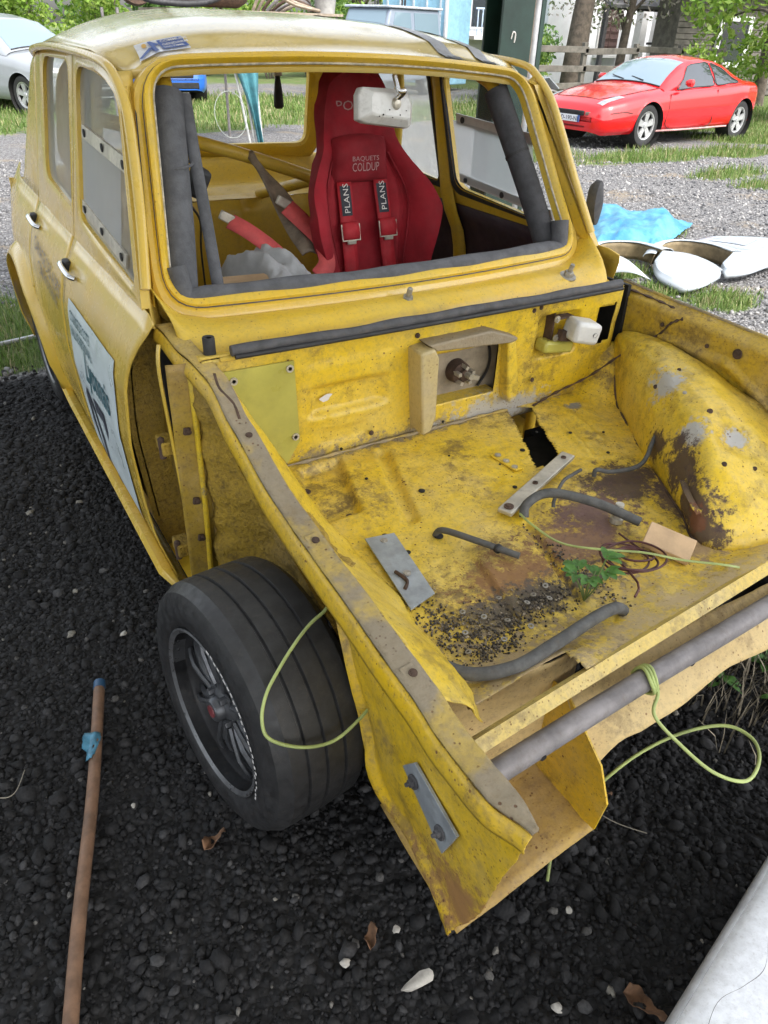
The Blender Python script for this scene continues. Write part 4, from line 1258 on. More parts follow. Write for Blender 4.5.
# ---- roll cage with foam padding
def foamtube(name, P, r, mat, split=True):
    o = tube(name, P, r, mat, car, 12)
    return o
cage = []
for s in (-1, 1):
    P = [(s * .485, 1.02, 1.335), (s * .500, .955, 1.30), (s * .525, .885, 1.18), (s * .555, .80, 1.03), (s * .590, .715, .86), (s * .60, .70, .55), (s * .60, .70, .22)]
    tube('cage_tube', P, .019, 'interior', car, 10)
    Pf = [Vector(p) for p in P[1:5]]
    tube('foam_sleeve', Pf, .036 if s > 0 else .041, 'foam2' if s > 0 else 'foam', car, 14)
    if s > 0:
        ring = tubeVF([Vector((.532, .862, 1.14)), Vector((.5335, .858, 1.133))], .0375, 16, smooth=0)
        mesh('cable_tie', *ring, 'rubber', car)
    tube('cage_tube', [(s * .50, 1.0, 1.335), (s * .51, 1.3, 1.345), (s * .53, 1.55, 1.335)], .019, 'interior', car, 10)
    tube('cage_tube', [(s * .57, 1.66, .22), (s * .56, 1.62, .9), (s * .53, 1.56, 1.30), (s * .45, 1.56, 1.345)], .019, 'interior', car, 10)
tube('cage_tube', [(-.45, 1.56, 1.345), (0, 1.56, 1.365), (.45, 1.56, 1.345)], .019, 'interior', car, 10)
tube('cage_diagonal', [(-.55, 1.62, 1.19), (-.1, 1.615, 1.075), (.35, 1.61, .925), (.56, 1.62, .86)], .022, 'interior', car, 12)
tube('cage_stay', [(.20, 1.62, .965), (.12, 1.95, .87)], .020, 'interior', car, 10)
tube('cage_stay', [(-.30, 1.62, 1.11), (-.34, 2.0, .87)], .018, 'interior', car, 10)
# extra loose foam strips hanging at the left post
for k, (dx, dy, w) in enumerate(((.046, -.006, .015),)):
    P = [(-.505 + dx, .945 + dy, 1.30), (-.522 + dx * 1.1, .875 + dy, 1.17), (-.545 + dx * 1.4, .80 + dy, 1.02), (-.575 + dx * 1.75, .715 + dy, .87)]
    tube('foam_strip', P, w, 'foam', car, 8, flat=.6)
for z in (1.155,):
    V, F = tubeVF([Vector((-.524 + .044 * math.cos(a), .868 + .044 * math.sin(a), z + .006 * math.cos(a))) for a in np.linspace(0, 6.283, 18, endpoint=False)], .0035, 6, True, smooth=1)
    mesh('cable_tie', V, F, 'foam', car)
mesh('foam_end', *boxVF((-.452, .93, 1.105), (.045, .05, .075), rotm(10, 25, 10)), 'rubber', car, bevel=.012)
# flattened foam over the dash edge
P = [WS(x, .010, -.018) + Vector((0, .010, .000 + .003 * nz((x, 3, 1), 4))) for x in np.linspace(-.590, .585, 24)]
P = [Vector((-.600, .70, .965))] + P + [Vector((.598, .70, .968))]
tube('dash_foam', P, lambda t: .034 + .002 * math.sin(t * 31), 'foam', car, 12, smooth=4, flat=.75)
# ---- interior mirror, seen from behind
mr = MB()
fr_ = [(-.100, .022), (-.088, .040), (.02, .044), (.090, .040), (.104, .010), (.098, -.040), (.085, -.048), (-.08, -.044), (-.104, -.038)]
mc = Vector((.078, .875, 1.272)); Mm = rotm(-12, 6, 14)
nF = len(fr_)
L0 = [mc + Mm @ Vector((x, .030, z)) for x, z in fr_]; L1 = [mc + Mm @ Vector((x, .008, z)) for x, z in fr_]; L2 = [mc + Mm @ Vector((x * .72, -.014, z * .62)) for x, z in fr_]
V, F = ringVF([L0, L1, L2]); F += [tuple(range(2 * nF, 3 * nF)), tuple(range(nF))[::-1]]
mir = mesh('rear_view_mirror', V, F, 'mirror_white', car, smooth=25, bevel=.004, label='white enamelled rear-view mirror hung from the roof edge')
tube('mirror_stalk', [mc + Mm @ Vector((.015, -.016, .012)), mc + Mm @ Vector((.018, -.045, .03)), (.095, .850, 1.31), (.092, .870, 1.345)], .0075, 'chrome', mir, 8)
mesh('mirror_pivot', *latheVF([(.0001, -.012), (.010, -.010), (.015, -.002), (.016, .006)], 14, 'y', mc + Mm @ Vector((.015, -.016, .004))), 'alu', mir)
b = MB()
for x, z, r in ((-.035, -.025, .004), (-.01, -.012, .003), (.0, -.030, .0025), (.03, -.022, .003), (.055, -.01, .002), (-.05, -.03, .0025)):
    b.add(*discVF(mc + Mm @ Vector((x, -.0155, z)), r * .55, 'y', 8, .0012))
b.build('chips', 'dark', mir)
LX, LZ = .160, 1.238
# dark lamp hung from the headlining behind
wl = mesh('hanging_lamp', *latheVF([(.0001, .055), (.008, .052), (.012, .03), (.017, -.01), (.018, -.045), (.012, -.052), (.0001, -.053)], 16, 'z', (LX, 1.80, LZ)), 'rubber', car, smooth=60, label='black torch-shaped lamp hanging inside the rear window')
tube('lamp_cord', [(LX, 1.80, LZ + .055), (LX, 1.80, LZ + .08), (LX - .08, 1.82, LZ + .09), (LX - .25, 1.84, LZ + .11)], .003, 'rubber', wl, 6)
mesh('lamp_clip', *boxVF((LX, 1.80, LZ + .06), (.03, .02, .015)), 'alu', wl, bevel=.003)
# right-hand door mirror
V, F = latheVF([(.0001, .024), (.05, .020), (.066, .004), (.064, -.012), (.03, -.02), (.0001, -.02)], 24, 'y')
V = [Vector((v.x * .52, v.y, v.z * 1.05)) for v in V]
dm = mesh('door_mirror', [rotm(0, -10, 25) @ v + Vector((.755, .72, 1.005)) for v in V], F, 'rubber_grey', car, smooth=60, label='dark grey oval door mirror on the far side')
tube('mirror_arm', [(.755, .735, .965), (.735, .745, .92), (.715, .75, .885)], .010, 'rubber_grey', dm, 8)
# interior cable
tube('interior_cable', [(-.452, .93, 1.09), (-.43, 1.1, 1.03), (-.34, 1.3, .93), (-.30, 1.45, .80), (-.30, 1.45, .62), (-.36, 1.3, .50)], .0035, 'rubber', car, 6)

# ---- bay pieces fixed to the shell
zf = floor_z
def flat_plate(name, pts, t, mat, parent, lift=.004, **kw):
    V = [(x, y, zf(x, y) + lift) for x, y in pts] + [(x, y, zf(x, y) + lift + t) for x, y in pts]
    n = len(pts)
    return mesh(name, V, [tuple(range(n))[::-1], tuple(range(n, 2 * n))] + [(i, (i + 1) % n, n + (i + 1) % n, n + i) for i in range(n)], mat, parent, smooth=0, bevel=.001, **kw)
gpl = flat_plate('floor_plate', [(-.425, .085), (-.355, .075), (-.385, -.135), (-.455, -.155)], .004, 'steel', car, .010, label='grey zinc plate riveted beside the wing rail')
for x, y in ((-.39, .06), (-.405, -.06)):
    hexbolt('rivet', (x, y, zf(x, y) + .014), (0, 0, 1), .005, .004, gpl, 'washer')
tube('plate_slot', [(-.425, -.045, zf(-.42, -.05) + .015), (-.418, -.08, zf(-.42, -.08) + .016), (-.435, -.10, zf(-.43, -.1) + .015)], .004, 'rust', gpl, 6)
A, B_ = Vector((-.088, .018, .502)), Vector((.222, .142, .515))
d = (B_ - A).normalized(); w = Vector((0, 0, 1)).cross(d)
V = []
for p in (A, B_):
    for sw in (-1, 1):
        for sz in (0, 1): V.append(p + w * sw * .019 + Vector((0, 0, sz * .012)))
br = mesh('alloy_strap', V, [(0, 1, 3, 2), (4, 6, 7, 5), (0, 4, 5, 1), (2, 3, 7, 6), (0, 2, 6, 4), (1, 5, 7, 3)], 'alu', car, smooth=0, bevel=.003, label='flat aluminium strap bolted across the boot floor')
hexbolt('bolt', A + d * .02 + Vector((0, 0, .012)), (0, 0, 1), .007, .006, br, 'rust')
hexbolt('bolt', A + d * .15 + Vector((0, 0, .012)), (0, 0, 1), .004, .003, br, 'rust')
hexbolt('bolt', B_ - d * .03 + Vector((0, 0, .012)), (0, 0, 1), .004, .003, br, 'rust')
for (x0, y0, x1, y1) in ((.065, .255, .075, .165),):
    o_ = flat_plate('riveted_bracket', [(x0 - .014, y0), (x0 + .012, y0), (x1 + .016, y1), (x1 - .010, y1)], .005, 'floor', car, .002)
    for t in (.15, .5, .85):
        x, y = x0 + (x1 - x0) * t, y0 + (y1 - y0) * t
        hexbolt('rivet', (x, y, zf(x, y) + .007), (0, 0, 1), .005, .004, o_, 'alu')
def hose(name, P, r, mat='hose', **kw): return tube(name, P, r, mat, car, 10, **kw)
h1 = hose('brake_pipe', [(-.265, .045, .478), (-.258, .028, .508), (-.225, -.04, .515), (-.165, -.132, .508)], .0075, label='short black pipe stub poking out of the floor hole')
mesh('pipe_collar', *latheVF([(.0085, -.006), (.011, -.004), (.011, .004), (.0085, .006)], 12, 'y', (-.192, -.092, .511)), 'rubber', h1)
hose('heater_hose', [(-.045, -.005, .495), (-.03, .008, .520), (.03, .0, .538), (.10, -.08, .535), (.165, -.165, .510)], .0115, label='fat black hose lying beside the aluminium strap')
hose('loose_hose', [(-.555, -.225, .555), (-.530, -.285, .535), (-.480, -.365, .522), (-.40, -.400, .528), (-.30, -.392, .530), (-.18, -.372, .526), (-.115, -.362, .515), (-.085, -.36, .495)], .0125, label='grey hose curving along the front edge of the bay')
hose('wiring_loom', [(.235, .055, .50), (.235, .05, .52), (.27, .03, .515), (.35, .01, .525), (.43, .05, .56), (.50, .085, .605), (.52, .10, .635)], .006, label='black wiring lead running up the wheel arch')
mesh('lead_connector', *boxVF((.525, .10, .645), (.022, .020, .018)), 'washer', car, bevel=.004)
hose('thin_cable', [(.04, -.01, .50), (.05, .0, .515), (.11, .04, .525), (.16, .06, .52), (.205, .075, .515)], .0045, label='thin black cable beside the aluminium strap')
mesh('valve_body', *latheVF([(.0001, .05), (.010, .05), (.011, .045), (.011, .015), (.016, .012), (.016, 0)], 10, 'z', (.145, -.115, zf(.145, -.115) + .002)), 'alu', car)
b = MB()
for k in range(26):
    t = k / 25 * 2 * math.pi * 3.2
    pass
P = []
for k in range(60):
    a = k / 59 * 2 * math.pi * 4.3; rr = .055 + .018 * math.sin(a * .37 + 1)
    x = .035 + .022 * math.sin(a * .13) + rr * math.cos(a); y = -.255 + rr * math.sin(a) * .85
    P.append((x, y, zf(x, y) + .012 + .012 * abs(math.sin(a * .5)) + .02 * math.sin(k * .2) ** 2))
P = [(.10, -.165, .50)] + P + [(-.02, -.33, .52), (-.06, -.36, .52)]
tube('wire_coil', P, .0026, 'wire_red', car, 6, smooth=3, label='loose coil of maroon wire on the boot floor')
tube('earth_wire', [(-.055, .0, .505), (-.07, -.06, .515), (-.055, -.14, .51), (-.01, -.215, .525), (.05, -.275, .535), (.11, -.33, .53), (.165, -.385, .535), (.195, -.405, .53)], .0028, 'wire_gy', car, 6, label='green and yellow wire trailing across the boot floor')
# wire loop hanging over the wheel and wire knotted on the tube
tube('earth_wire', [(-.600, -.10, .55), (-.625, -.125, .545), (-.665, -.14, .538), (-.705, -.16, .525), (-.748, -.185, .505), (-.785, -.210, .482), (-.805, -.235, .452), (-.800, -.254, .422), (-.75, -.272, .390), (-.69, -.276, .375), (-.635, -.268, .39), (-.59, -.25, .40)], .0033, 'wire_gy', car, 8, label='green and yellow wire looping out over the front tyre')
kx, ky, kz = -.175, -.502, .470
kn = []
for k in range(34):
    a = k / 33 * 2 * math.pi * 2.4
    kn.append((kx + .006 * math.sin(k * .9) + .0015 * k * .3, ky + .0255 * math.cos(a), kz + .0255 * math.sin(a)))
W2 = [(kx + .01, ky - .03, kz - .01), (-.185, -.55, .435), (-.165, -.60, .40), (-.135, -.66, .37), (-.085, -.695, .355), (-.02, -.675, .35), (.015, -.635, .345), (.005, -.585, .335), (-.06, -.545, .31), (-.13, -.515, .26), (-.20, -.50, .20), (-.26, -.485, .12), (-.30, -.50, .045), (-.34, -.535, .012)]
tube('earth_wire', kn + W2, .0034, 'wire_gy', car, 8, label='green and yellow wire knotted round the grey tube and looping to the ground')
# ================================================================== LOOSE THINGS IN AND AROUND THE CAR
# ---- red bucket seat
seat = empty('bucket_seat', (.235, 1.26, .215), label='red racing bucket seat with headrest pad inside the yellow shell', cat='seat')
SW = [(.00, .19), (.20, .205), (.42, .195), (.52, .200), (.60, .226), (.68, .252), (.76, .254), (.82, .226), (.865, .168), (.90, .146), (.96, .138), (1.03, .130), (1.08, .106), (1.11, .062), (1.12, .02)]
def seat_pt(u, v):
    """u -1..1 across, v height 0..1.12"""
    h = v
    w = sum(interp(min(1.12, max(0, h + dh)), [a for a, _ in SW], [b for _, b in SW]) * k_ for dh, k_ in ((-.045, .2), (-.02, .25), (0, .1), (.02, .25), (.045, .2))) if h < 1.05 else interp(h, [a for a, _ in SW], [b for _, b in SW])
    k = abs(u)
    wing = interp(h, [0, .3, .55, .72, .85, .93, 1.12], [.14, .13, .12, .145, .055, .014, .010])
    y = .15 * (h - .5) - wing * (k ** 2.2) + .016 * math.exp(-((k - .60) / .05) ** 2) * (h < .9) - (.030 * math.sin(math.pi * min(1, max(0, (k - .60) / .40))) * interp(h, [0, .3, .6, .75, .86, 1.], [.6, .6, 1., 1.2, .3, 0]))
    x = u * w * (1 - .05 * k ** 4)
    y -= .03 * math.exp(-((h - .35) / .2) ** 2) * (1 - k) + .003 * fbm((u, h * 3, 1), 2)
    return Vector((x, y, h))
def shell(u, v):
    a = 2 * u - 1
    return seat_pt(a, v * 1.115)
V, F = gridVF(shell, 48, 60)
hgt = mesh('backrest', V, F, 'red_fabric', seat, smooth=80, solid=-.055, off=-1, bevel=.0)
hgt.modifiers['solid'].thickness = .05; hgt.modifiers['solid'].offset = -1
m_ = hgt.modifiers.new('bev', 'BEVEL'); m_.width = .018; m_.segments = 3; m_.limit_method = 'ANGLE'; m_.angle_limit = R(50)
for s in (-1, 1):
    tube('piping', [seat_pt(s * .62, h) + Vector((0, -.012, 0)) for h in np.linspace(.30, .88, 14)], .004, 'red_dark', hgt, 6, smooth=3)
V, F = gridVF(lambda u, v: Vector(((2 * u - 1) * .22, -.05 - .42 * v, .14 + .05 * v + .07 * abs(2 * u - 1) ** 3)), 20, 16)
mesh('seat_base', V, F, 'red_fabric', seat, smooth=80, solid=.06)
mesh('seat_mount', *boxVF((0, -.2, .04), (.36, .44, .08)), 'dark', seat, bevel=.01)
# pad
pc = seat_pt(0, .86)
def pad(u, v):
    a, b_ = 2 * u - 1, 2 * v - 1
    x = .105 * a; z = .068 * b_ + .012 * (1 - a * a) * (b_ > 0)
    x *= (1 - .07 * b_); d = .034 * (max(0, 1 - abs(a) ** 5) * max(0, 1 - abs(b_) ** 5)) ** .4
    return Vector((x - .012, pc.y - .012 - d, pc.z + z))
V, F = gridVF(pad, 20, 14)
pd = mesh('head_pad', V, F, 'red_dark', seat, smooth=80)
def padmap(x, y): return Vector((-.055 + x * .018, pc.y - .049, pc.z - .028 + y * .026))
text_mesh('pad_text', 'COLDUP', lambda x, y: padmap(x * 1.0, y), 'print_seat', pd, 1., 1.0)
text_mesh('pad_text', 'BAQUETS', lambda x, y: padmap(x * .92, y * .55 + 1.2), 'print_seat', pd, 1., 1.0)
text_mesh('headrest_text', 'SPORT', lambda x, y: Vector((-.105 + x * .036, seat_pt(0, 1.02).y - .004, 1.005 + y * .028)), 'print_seat', hgt, 1., 1.0)
for x in (-.118, .118):
    mesh('belt_slot', *gridVF(lambda u, v, x=x: Vector((x + .016 * (u - .5), pc.y - .004, pc.z + .05 - .12 * v)), 2, 4), 'dark', seat)
for i, x in enumerate((-.082, .060)):
    def belt(u, v, x=x):
        h = .80 - .50 * v
        p = seat_pt(x / .26, h)
        return Vector((x + .027 * (2 * u - 1) + .018 * v * (1 if x > 0 else -.4), p.y - .020 - .012 * math.sin(v * 3), h))
    V, F = gridVF(belt, 3, 20)
    bl = mesh('harness_belt', V, F, 'red_web', seat, smooth=60, solid=.004)
    V, F = gridVF(lambda u, v, x=x: belt(.14 + .72 * u, .02 + .18 * v) + Vector((0, -.007, 0)), 2, 4)
    lb = mesh('belt_label', V, F, 'black_lbl', bl)
    text_mesh('label_text', 'PLANS', lambda a, b_, x=x: belt(.70 - b_ * .38, .185 - a * .042) + Vector((0, -.0085, 0)), 'print_w', lb, 1., 1.05)
    V, F = gridVF(lambda u, v, x=x: belt(-.08 + 1.16 * u, .24 + .10 * v) + Vector((0, -.012 - .006 * math.sin(v * 3.1), 0)), 3, 6)
    bk = mesh('belt_pad', V, F, 'red_web', bl, smooth=60, solid=.01)
    q = [belt(-.12, .345), belt(1.12, .345), belt(1.12, .245), belt(-.12, .245)]
    q = [p + Vector((0, -.020, 0)) for p in q]
    tube('buckle', [q[3], q[0], q[1], q[2]], .0032, 'alu', bl, 6, smooth=1)
    mesh('buckle_bar', *boxVF((q[0] + q[1]) / 2 + Vector((0, -.002, -.006)), (.034, .006, .014)), 'alu', bl, bevel=.002)

# ---- grey sheet with two red lap straps and old trim lying behind the dash on the passenger side
def sheet(u, v):
    x = -.335 + .30 * u; y = 1.02 + .30 * v
    z = .69 + .16 * math.sin(math.pi * min(1, u * 1.05)) ** .6 * math.sin(math.pi * (.15 + .8 * v)) ** .8
    z += .030 * math.sin(u * 17 + v * 6) * (.4 + v) + .012 * fbm((u * 4, v * 4, 1), 2)
    return Vector((x + .02 * math.sin(v * 7), y, z))
V, F = gridVF(sheet, 50, 40)
mesh('crumpled_sheet', V, F, 'greyfab', None, smooth=80, solid=.002, label='crumpled grey plastic sheet bunched beside the red seat', cat='sheet')
mesh('support_box', *boxVF((-.19, 1.18, .46), (.34, .34, .46)), 'dark', car, bevel=.02)
def strap(name, P, w, mat, **kw):
    C = catmull(P, 8); V = []; F = []
    for i, p in enumerate(C):
        t = (C[min(i + 1, len(C) - 1)] - C[max(i - 1, 0)]).normalized()
        sd_ = t.cross(Vector((0, -1, .5))).normalized()
        V += [p - sd_ * w, p + sd_ * w]
    for i in range(len(C) - 1): F.append((2 * i, 2 * i + 1, 2 * i + 3, 2 * i + 2))
    return mesh(name, V, F, mat, None, smooth=60, solid=.003, **kw)
s1 = strap('lap_strap', [(-.250, 1.28, .925), (-.215, 1.24, .905), (-.165, 1.20, .865), (-.14, 1.17, .84)], .026, 'pink_web', label='short faded red strap with a metal clip, left of the trim strip', cat='strap')
mesh('clip', *boxVF((-.258, 1.285, .935), (.05, .012, .03), rotm(0, 30, 0)), 'alu', s1, bevel=.004)
s2 = strap('lap_strap', [(-.035, 1.32, .945), (.0, 1.28, .905), (.035, 1.22, .855), (.02, 1.14, .80), (-.03, 1.10, .77)], .030, 'pink_web', label='long faded red strap curling down next to the red seat', cat='strap')
mesh('clip', *boxVF((-.042, 1.33, .955), (.055, .012, .03), rotm(0, 30, 0)), 'alu', s2, bevel=.004)
def trim(u, v):
    c0, c1 = Vector((-.035, 1.60, 1.055)), Vector((.020, 1.22, .800))
    p = c0.lerp(c1, v); w = .016 + .035 * v
    return p + Vector(((2 * u - 1) * w, 0, .012 * math.sin(u * 5 + v * 7) + .01 * math.sin(math.pi * u)))
V, F = gridVF(trim, 8, 30)
mesh('trim_strip', V, F, 'oldbelt', None, smooth=60, solid=.006, label='weathered grey brown trim strip leaning on the cage diagonal', cat='trim strip')
mesh('cardboard_offcut', [(-.40, 1.0, .80), (-.24, .98, .80), (-.22, 1.08, .81), (-.38, 1.10, .81)], [(0, 1, 2, 3)], 'wood_lt', None, smooth=0, solid=.004, label='buff cardboard offcut just behind the dash foam', cat='cardboard')
mesh('offcut_support', *boxVF((-.31, 1.04, .74), (.2, .12, .10)), 'dark', car, bevel=.01)

# ---- wooden block and weed in the bay
wc = Vector((.165, -.252, zf(.165, -.252)))
mesh('wood_block', *boxVF((0, 0, 0), (.062, .105, .020)), 'wood_lt', None, smooth=0, bevel=.002, loc=tuple(wc + Vector((0, 0, .026))), rot=(R(10), R(-20), R(28)), label='small pale wooden offcut lying at the foot of the wheel arch', cat='wood block')
MAT['leaf_weed'] = island('weed_leaf', [(0, (.045, .14, .018)), (.5, (.085, .22, .035)), (1, (.13, .28, .06))], .5, bump=0, trans=.3)
MAT['stem'] = simple('green_stem', (.12, .17, .05), .6)
def leafVF(base, d, L, w, droop=.3):
    d = Vector(d).normalized(); sd_ = d.cross(Vector((0, 0, 1))).normalized(); upv = sd_.cross(d)
    V = []; n = 6
    for i in range(n + 1):
        t = i / n; c = Vector(base) + d * L * t - Vector((0, 0, droop * L * t * t))
        ww = w * math.sin(math.pi * (.08 + .9 * t)) ** .8 * (1 + .22 * (i % 2))
        V += [c - sd_ * ww + upv * ww * .3, c, c + sd_ * ww + upv * ww * .3]
    F = []
    for i in range(n):
        a = 3 * i; F += [(a, a + 1, a + 4, a + 3), (a + 1, a + 2, a + 5, a + 4)]
    return V, F
wd = empty('weed', (-.115, -.285, zf(-.115, -.285)), label='small green leafy weed sprouting inside the front bay', cat='plant')
for k in range(6):
    a = k * 1.15 + .4
    tube('stem', [(0, 0, 0), (.015 * math.cos(a), .015 * math.sin(a), .035), (.035 * math.cos(a), .035 * math.sin(a), .055 + .010 * k)], .0018, 'stem', wd, 5)
    for j in range(4):
        aa = a + (j - 1.5) * .75
        V, F = leafVF((.03 * math.cos(a), .03 * math.sin(a), .050 + .010 * k), (math.cos(aa), math.sin(aa), .45), random.uniform(.026, .044), random.uniform(.006, .010))
        mesh('leaf', V, F, 'leaf_weed', wd, smooth=60)
# grit on the bay floor
def stone_protos(n, seed, sub=0):
    g = np.random.default_rng(seed); out = []
    bm = bmesh.new(); bmesh.ops.create_icosphere(bm, subdivisions=1 + sub, radius=1.)
    bv = np.array([v.co[:] for v in bm.verts]); bf = np.array([[v.index for v in f.verts] for f in bm.faces]); bm.free()
    for i in range(n):
        v = bv * (1 + g.uniform(-.28, .28, (len(bv), 1)))
        # slice flat facets
        for _ in range(5):
            d = g.normal(size=3); d /= np.linalg.norm(d); h = g.uniform(.55, .85)
            s_ = v @ d; over = np.maximum(0, s_ - h); v = v - over[:, None] * d
        v *= g.uniform(.75, 1.25, 3) * np.array([1, 1, .75])
        out.append(v)
    return out, bf
def scatter(name, pts, sizes, mat, seed=3, nproto=14, parent=None, sub=0, sink=.35, **kw):
    protos, bf = stone_protos(nproto, seed, sub)
    g = np.random.default_rng(seed + 1); N = len(pts); nv = len(protos[0])
    pid = g.integers(0, nproto, N); P = np.stack(protos)[pid]
    q = g.normal(size=(N, 4)); q[:, 1:3] *= .35; q /= np.linalg.norm(q, axis=1)[:, None]
    w, x, y, z = q.T
    M = np.stack([np.stack([1 - 2 * (y * y + z * z), 2 * (x * y - z * w), 2 * (x * z + y * w)], -1), np.stack([2 * (x * y + z * w), 1 - 2 * (x * x + z * z), 2 * (y * z - x * w)], -1), np.stack([2 * (x * z - y * w), 2 * (y * z + x * w), 1 - 2 * (x * x + y * y)], -1)], 1)
    V = np.einsum('nij,nkj->nki', M, P) * sizes[:, None, None]
    V += pts[:, None, :]; V[:, :, 2] += (sizes * (1 - 2 * sink) * .6)[:, None]
    F = bf[None] + (np.arange(N) * nv)[:, None, None]
    return np_mesh(name, V.reshape(-1, 3), F.reshape(-1, 3), mat, parent, True, kind='stuff', **kw)
MAT['grit'] = island('grit', [(0, (.03, .026, .022)), (.6, (.10, .085, .07)), (.9, (.22, .18, .13)), (1, (.45, .38, .28))], .9, bump=0)
gp_ = []
while len(gp_) < 1500:
    c0 = random.choice([(-.36, -.25, .06, .035), (-.28, -.27, .10, .02), (-.20, -.25, .05, .02), (-.42, -.20, .03, .06), (-.06, -.20, .015, .09), (-.38, -.31, .06, .02)])
    x, y = random.gauss(c0[0], c0[2] * .8), random.gauss(c0[1], c0[3] * .8)
    if -.46 < x < .1 and -.36 < y < 0: gp_.append((x, y, zf(x, y) + .001))
scatter('bay_grit', np.array(gp_), RNG.uniform(.0012, .0040, len(gp_)), 'grit', 5, parent=None, label='dark grit and debris heaped at the front left of the boot floor', cat='grit')

# ---- broomstick on the ground
A, B_ = Vector((-1.005, .425, .026)), Vector((-1.30, -.62, .026))
bs = empty('broomstick', (A.x, A.y, 0), label='worn wooden broomstick with a blue end lying on the black gravel', cat='broomstick')
def rel(p): return Vector(p) - Vector((A.x, A.y, 0))
d = (B_ - A).normalized()
tube('stick', [rel(A), rel(A.lerp(B_, .3)) + Vector((.004, 0, 0)), rel(A.lerp(B_, .6)) + Vector((-.004, 0, 0)), rel(B_)], .0135, 'dowel', bs, 14)
tube('end_cap', [rel(A - d * .012), rel(A + d * .012)], .0145, 'blue_pl', bs, 14, smooth=0)
V, F = [], []
for i in range(9):
    t = i / 8; c = rel(A + d * (.165 + .075 * t)); 
    for k in range(9):
        an = R(20) + R(150) * k / 8 * (1 - .5 * t)
        sdv = d.cross(Vector((0, 0, 1)))
        V.append(c + (sdv * math.cos(an) + Vector((0, 0, 1)) * math.sin(an)) * (.0150 + (.012 if (k < 2 and i < 5) else 0) + .002 * nz((i, k, 0), .7)))
for i in range(8):
    for k in range(8):
        if (i + k * 2) % 7 == 0 and k > 4: continue
        F.append((i * 9 + k, i * 9 + k + 1, (i + 1) * 9 + k + 1, (i + 1) * 9 + k))
mesh('torn_label', V, F, simple('torn_blue_label', (.06, .20, .30), .4, 0, .4, 40), bs, smooth=40, solid=.0012)

# ---- white panel whose rim enters the corner of the picture
def wpan(u, v):
    a = Vector((-.44, -.875, .165)); e1 = Vector((.46, .115, 0)) * 1.9; e2 = Vector((.24, -1.0, 0)) * .75
    p = a + e1 * (u - .12) + e2 * (v)
    edge = min(v, .5) 
    p.z = .172 + .010 * (1 - math.exp(-v * 14)) - .010 * sstep(.03, .0, v) + .012 * v * (1 - v) + .004 * math.sin(u * 5)
    return p
V, F = gridVF(wpan, 60, 50)
wp = mesh('fibreglass_bonnet', V, F, simple('chalky_white_gelcoat', (.80, .83, .88), .5, 0, .10, 60, .15, 200, dirt=.25), None, smooth=60, solid=.006, label='white fibreglass bonnet with a rounded rim at the bottom right corner', cat='bonnet')
tube('rim_bead', [wpan(u, .0) for u in np.linspace(0, 1, 20)], .010, simple('dull_grey_rim', (.34, .35, .36), .6), wp, 8, smooth=2)
tube('loose_thread', [wpan(.50, .01) + Vector((0, 0, .004)), wpan(.44, .05) + Vector((0, 0, .004)), wpan(.36, .085) + Vector((0, 0, .005)), wpan(.30, .07) + Vector((0, 0, .005)), wpan(.24, .045) + Vector((0, 0, .005)), wpan(.16, .06) + Vector((0, 0, .005)), wpan(.05, .10) + Vector((0, 0, .005))], .0012, 'foam', wp, 5)
for (x, y) in ((-.2, -1.1), (.3, -1.2)):
    mesh('panel_support', *boxVF((x, y, .09), (.12, .12, .18)), 'wood_lt', wp, bevel=.004)
# ================================================================== GROUND
GRASS = [(-.85, 3.05, .35, .35), (-1.3, 3.5, .75, .85), (-.75, 3.3, .28, .55), (-2.4, 3.6, 1.2, .8), (3.12, 2.28, .32, .16), (3.35, 1.95, .28, .2), (3.25, 2.75, .3, .2), (2.4, 2.9, .3, .2), (8.1, 6.95, 1.5, .50), (7.9, 5.45, .75, .28), (7.75, 4.75, .7, .25), (9.8, 6.9, 1.0, .4), (9.6, 5.3, .9, .3), (12.3, 8.0, 1.8, .9), (14.5, 10., 3., 2.2), (6.5, 7.6, .9, .4), (4.6, 3.6, .25, .2),
         (5.0, 15.0, 4.5, 3.2), (3.2, 12.0, 1.2, .6), (1.0, 16.5, 3., 3.0), (-.4, 13.5, 1.6, 1.8), (11.5, 13.6, 4, 1.5), (7.5, 12.8, 2.6, 1.0), (16, 14, 6, 3), (11.2, 10.2, 3.0, 1.2), (4.4, 1.5, .4, .2), (5.2, 2.0, .5, .25)]
def grass_mask(X, Y):
    g = np.zeros_like(X)
    for (cx, cy, rx, ry) in GRASS:
        d = ((X - cx) / rx) ** 2 + ((Y - cy) / ry) ** 2
        g = np.maximum(g, np.clip(1.35 - d, 0, 1))
    far = np.clip((np.hypot(X - 2, Y) - 21) / 3, 0, 1)
    return np.maximum(g, far)
def black_mask(X, Y):
    return np.clip((2.75 - Y + .12 * np.sin(X * 5)) / .35, 0, 1) * np.clip((1.9 - X + .4 * np.clip(-Y, 0, 3) + .1 * np.sin(Y * 6)) / .5, 0, 1)
def axis_pts(a0, a1, step0, far):
    core = list(np.arange(a0, a1, step0)); s = step0; lo = a0; hi = core[-1]; L = []; Hh = []
    while lo > -far: s *= 1.25; lo -= s; L.append(lo)
    s = step0
    while hi < far: s *= 1.25; hi += s; Hh.append(hi)
    return np.array(L[::-1] + core + Hh)
gx, gy = axis_pts(-3, 14, .12, 160), axis_pts(-3, 18, .12, 160)
X, Y = np.meshgrid(gx, gy)
Z = np.zeros_like(X)
for i in range(X.shape[0]):
    pass
Z = .018 * np.sin(X * 1.7 + .4) * np.sin(Y * 1.3) + .010 * np.sin(X * 4.1 + Y * 3.3) - .012
Z *= np.clip((np.hypot(X, Y)) / 3.0, .25, 1)
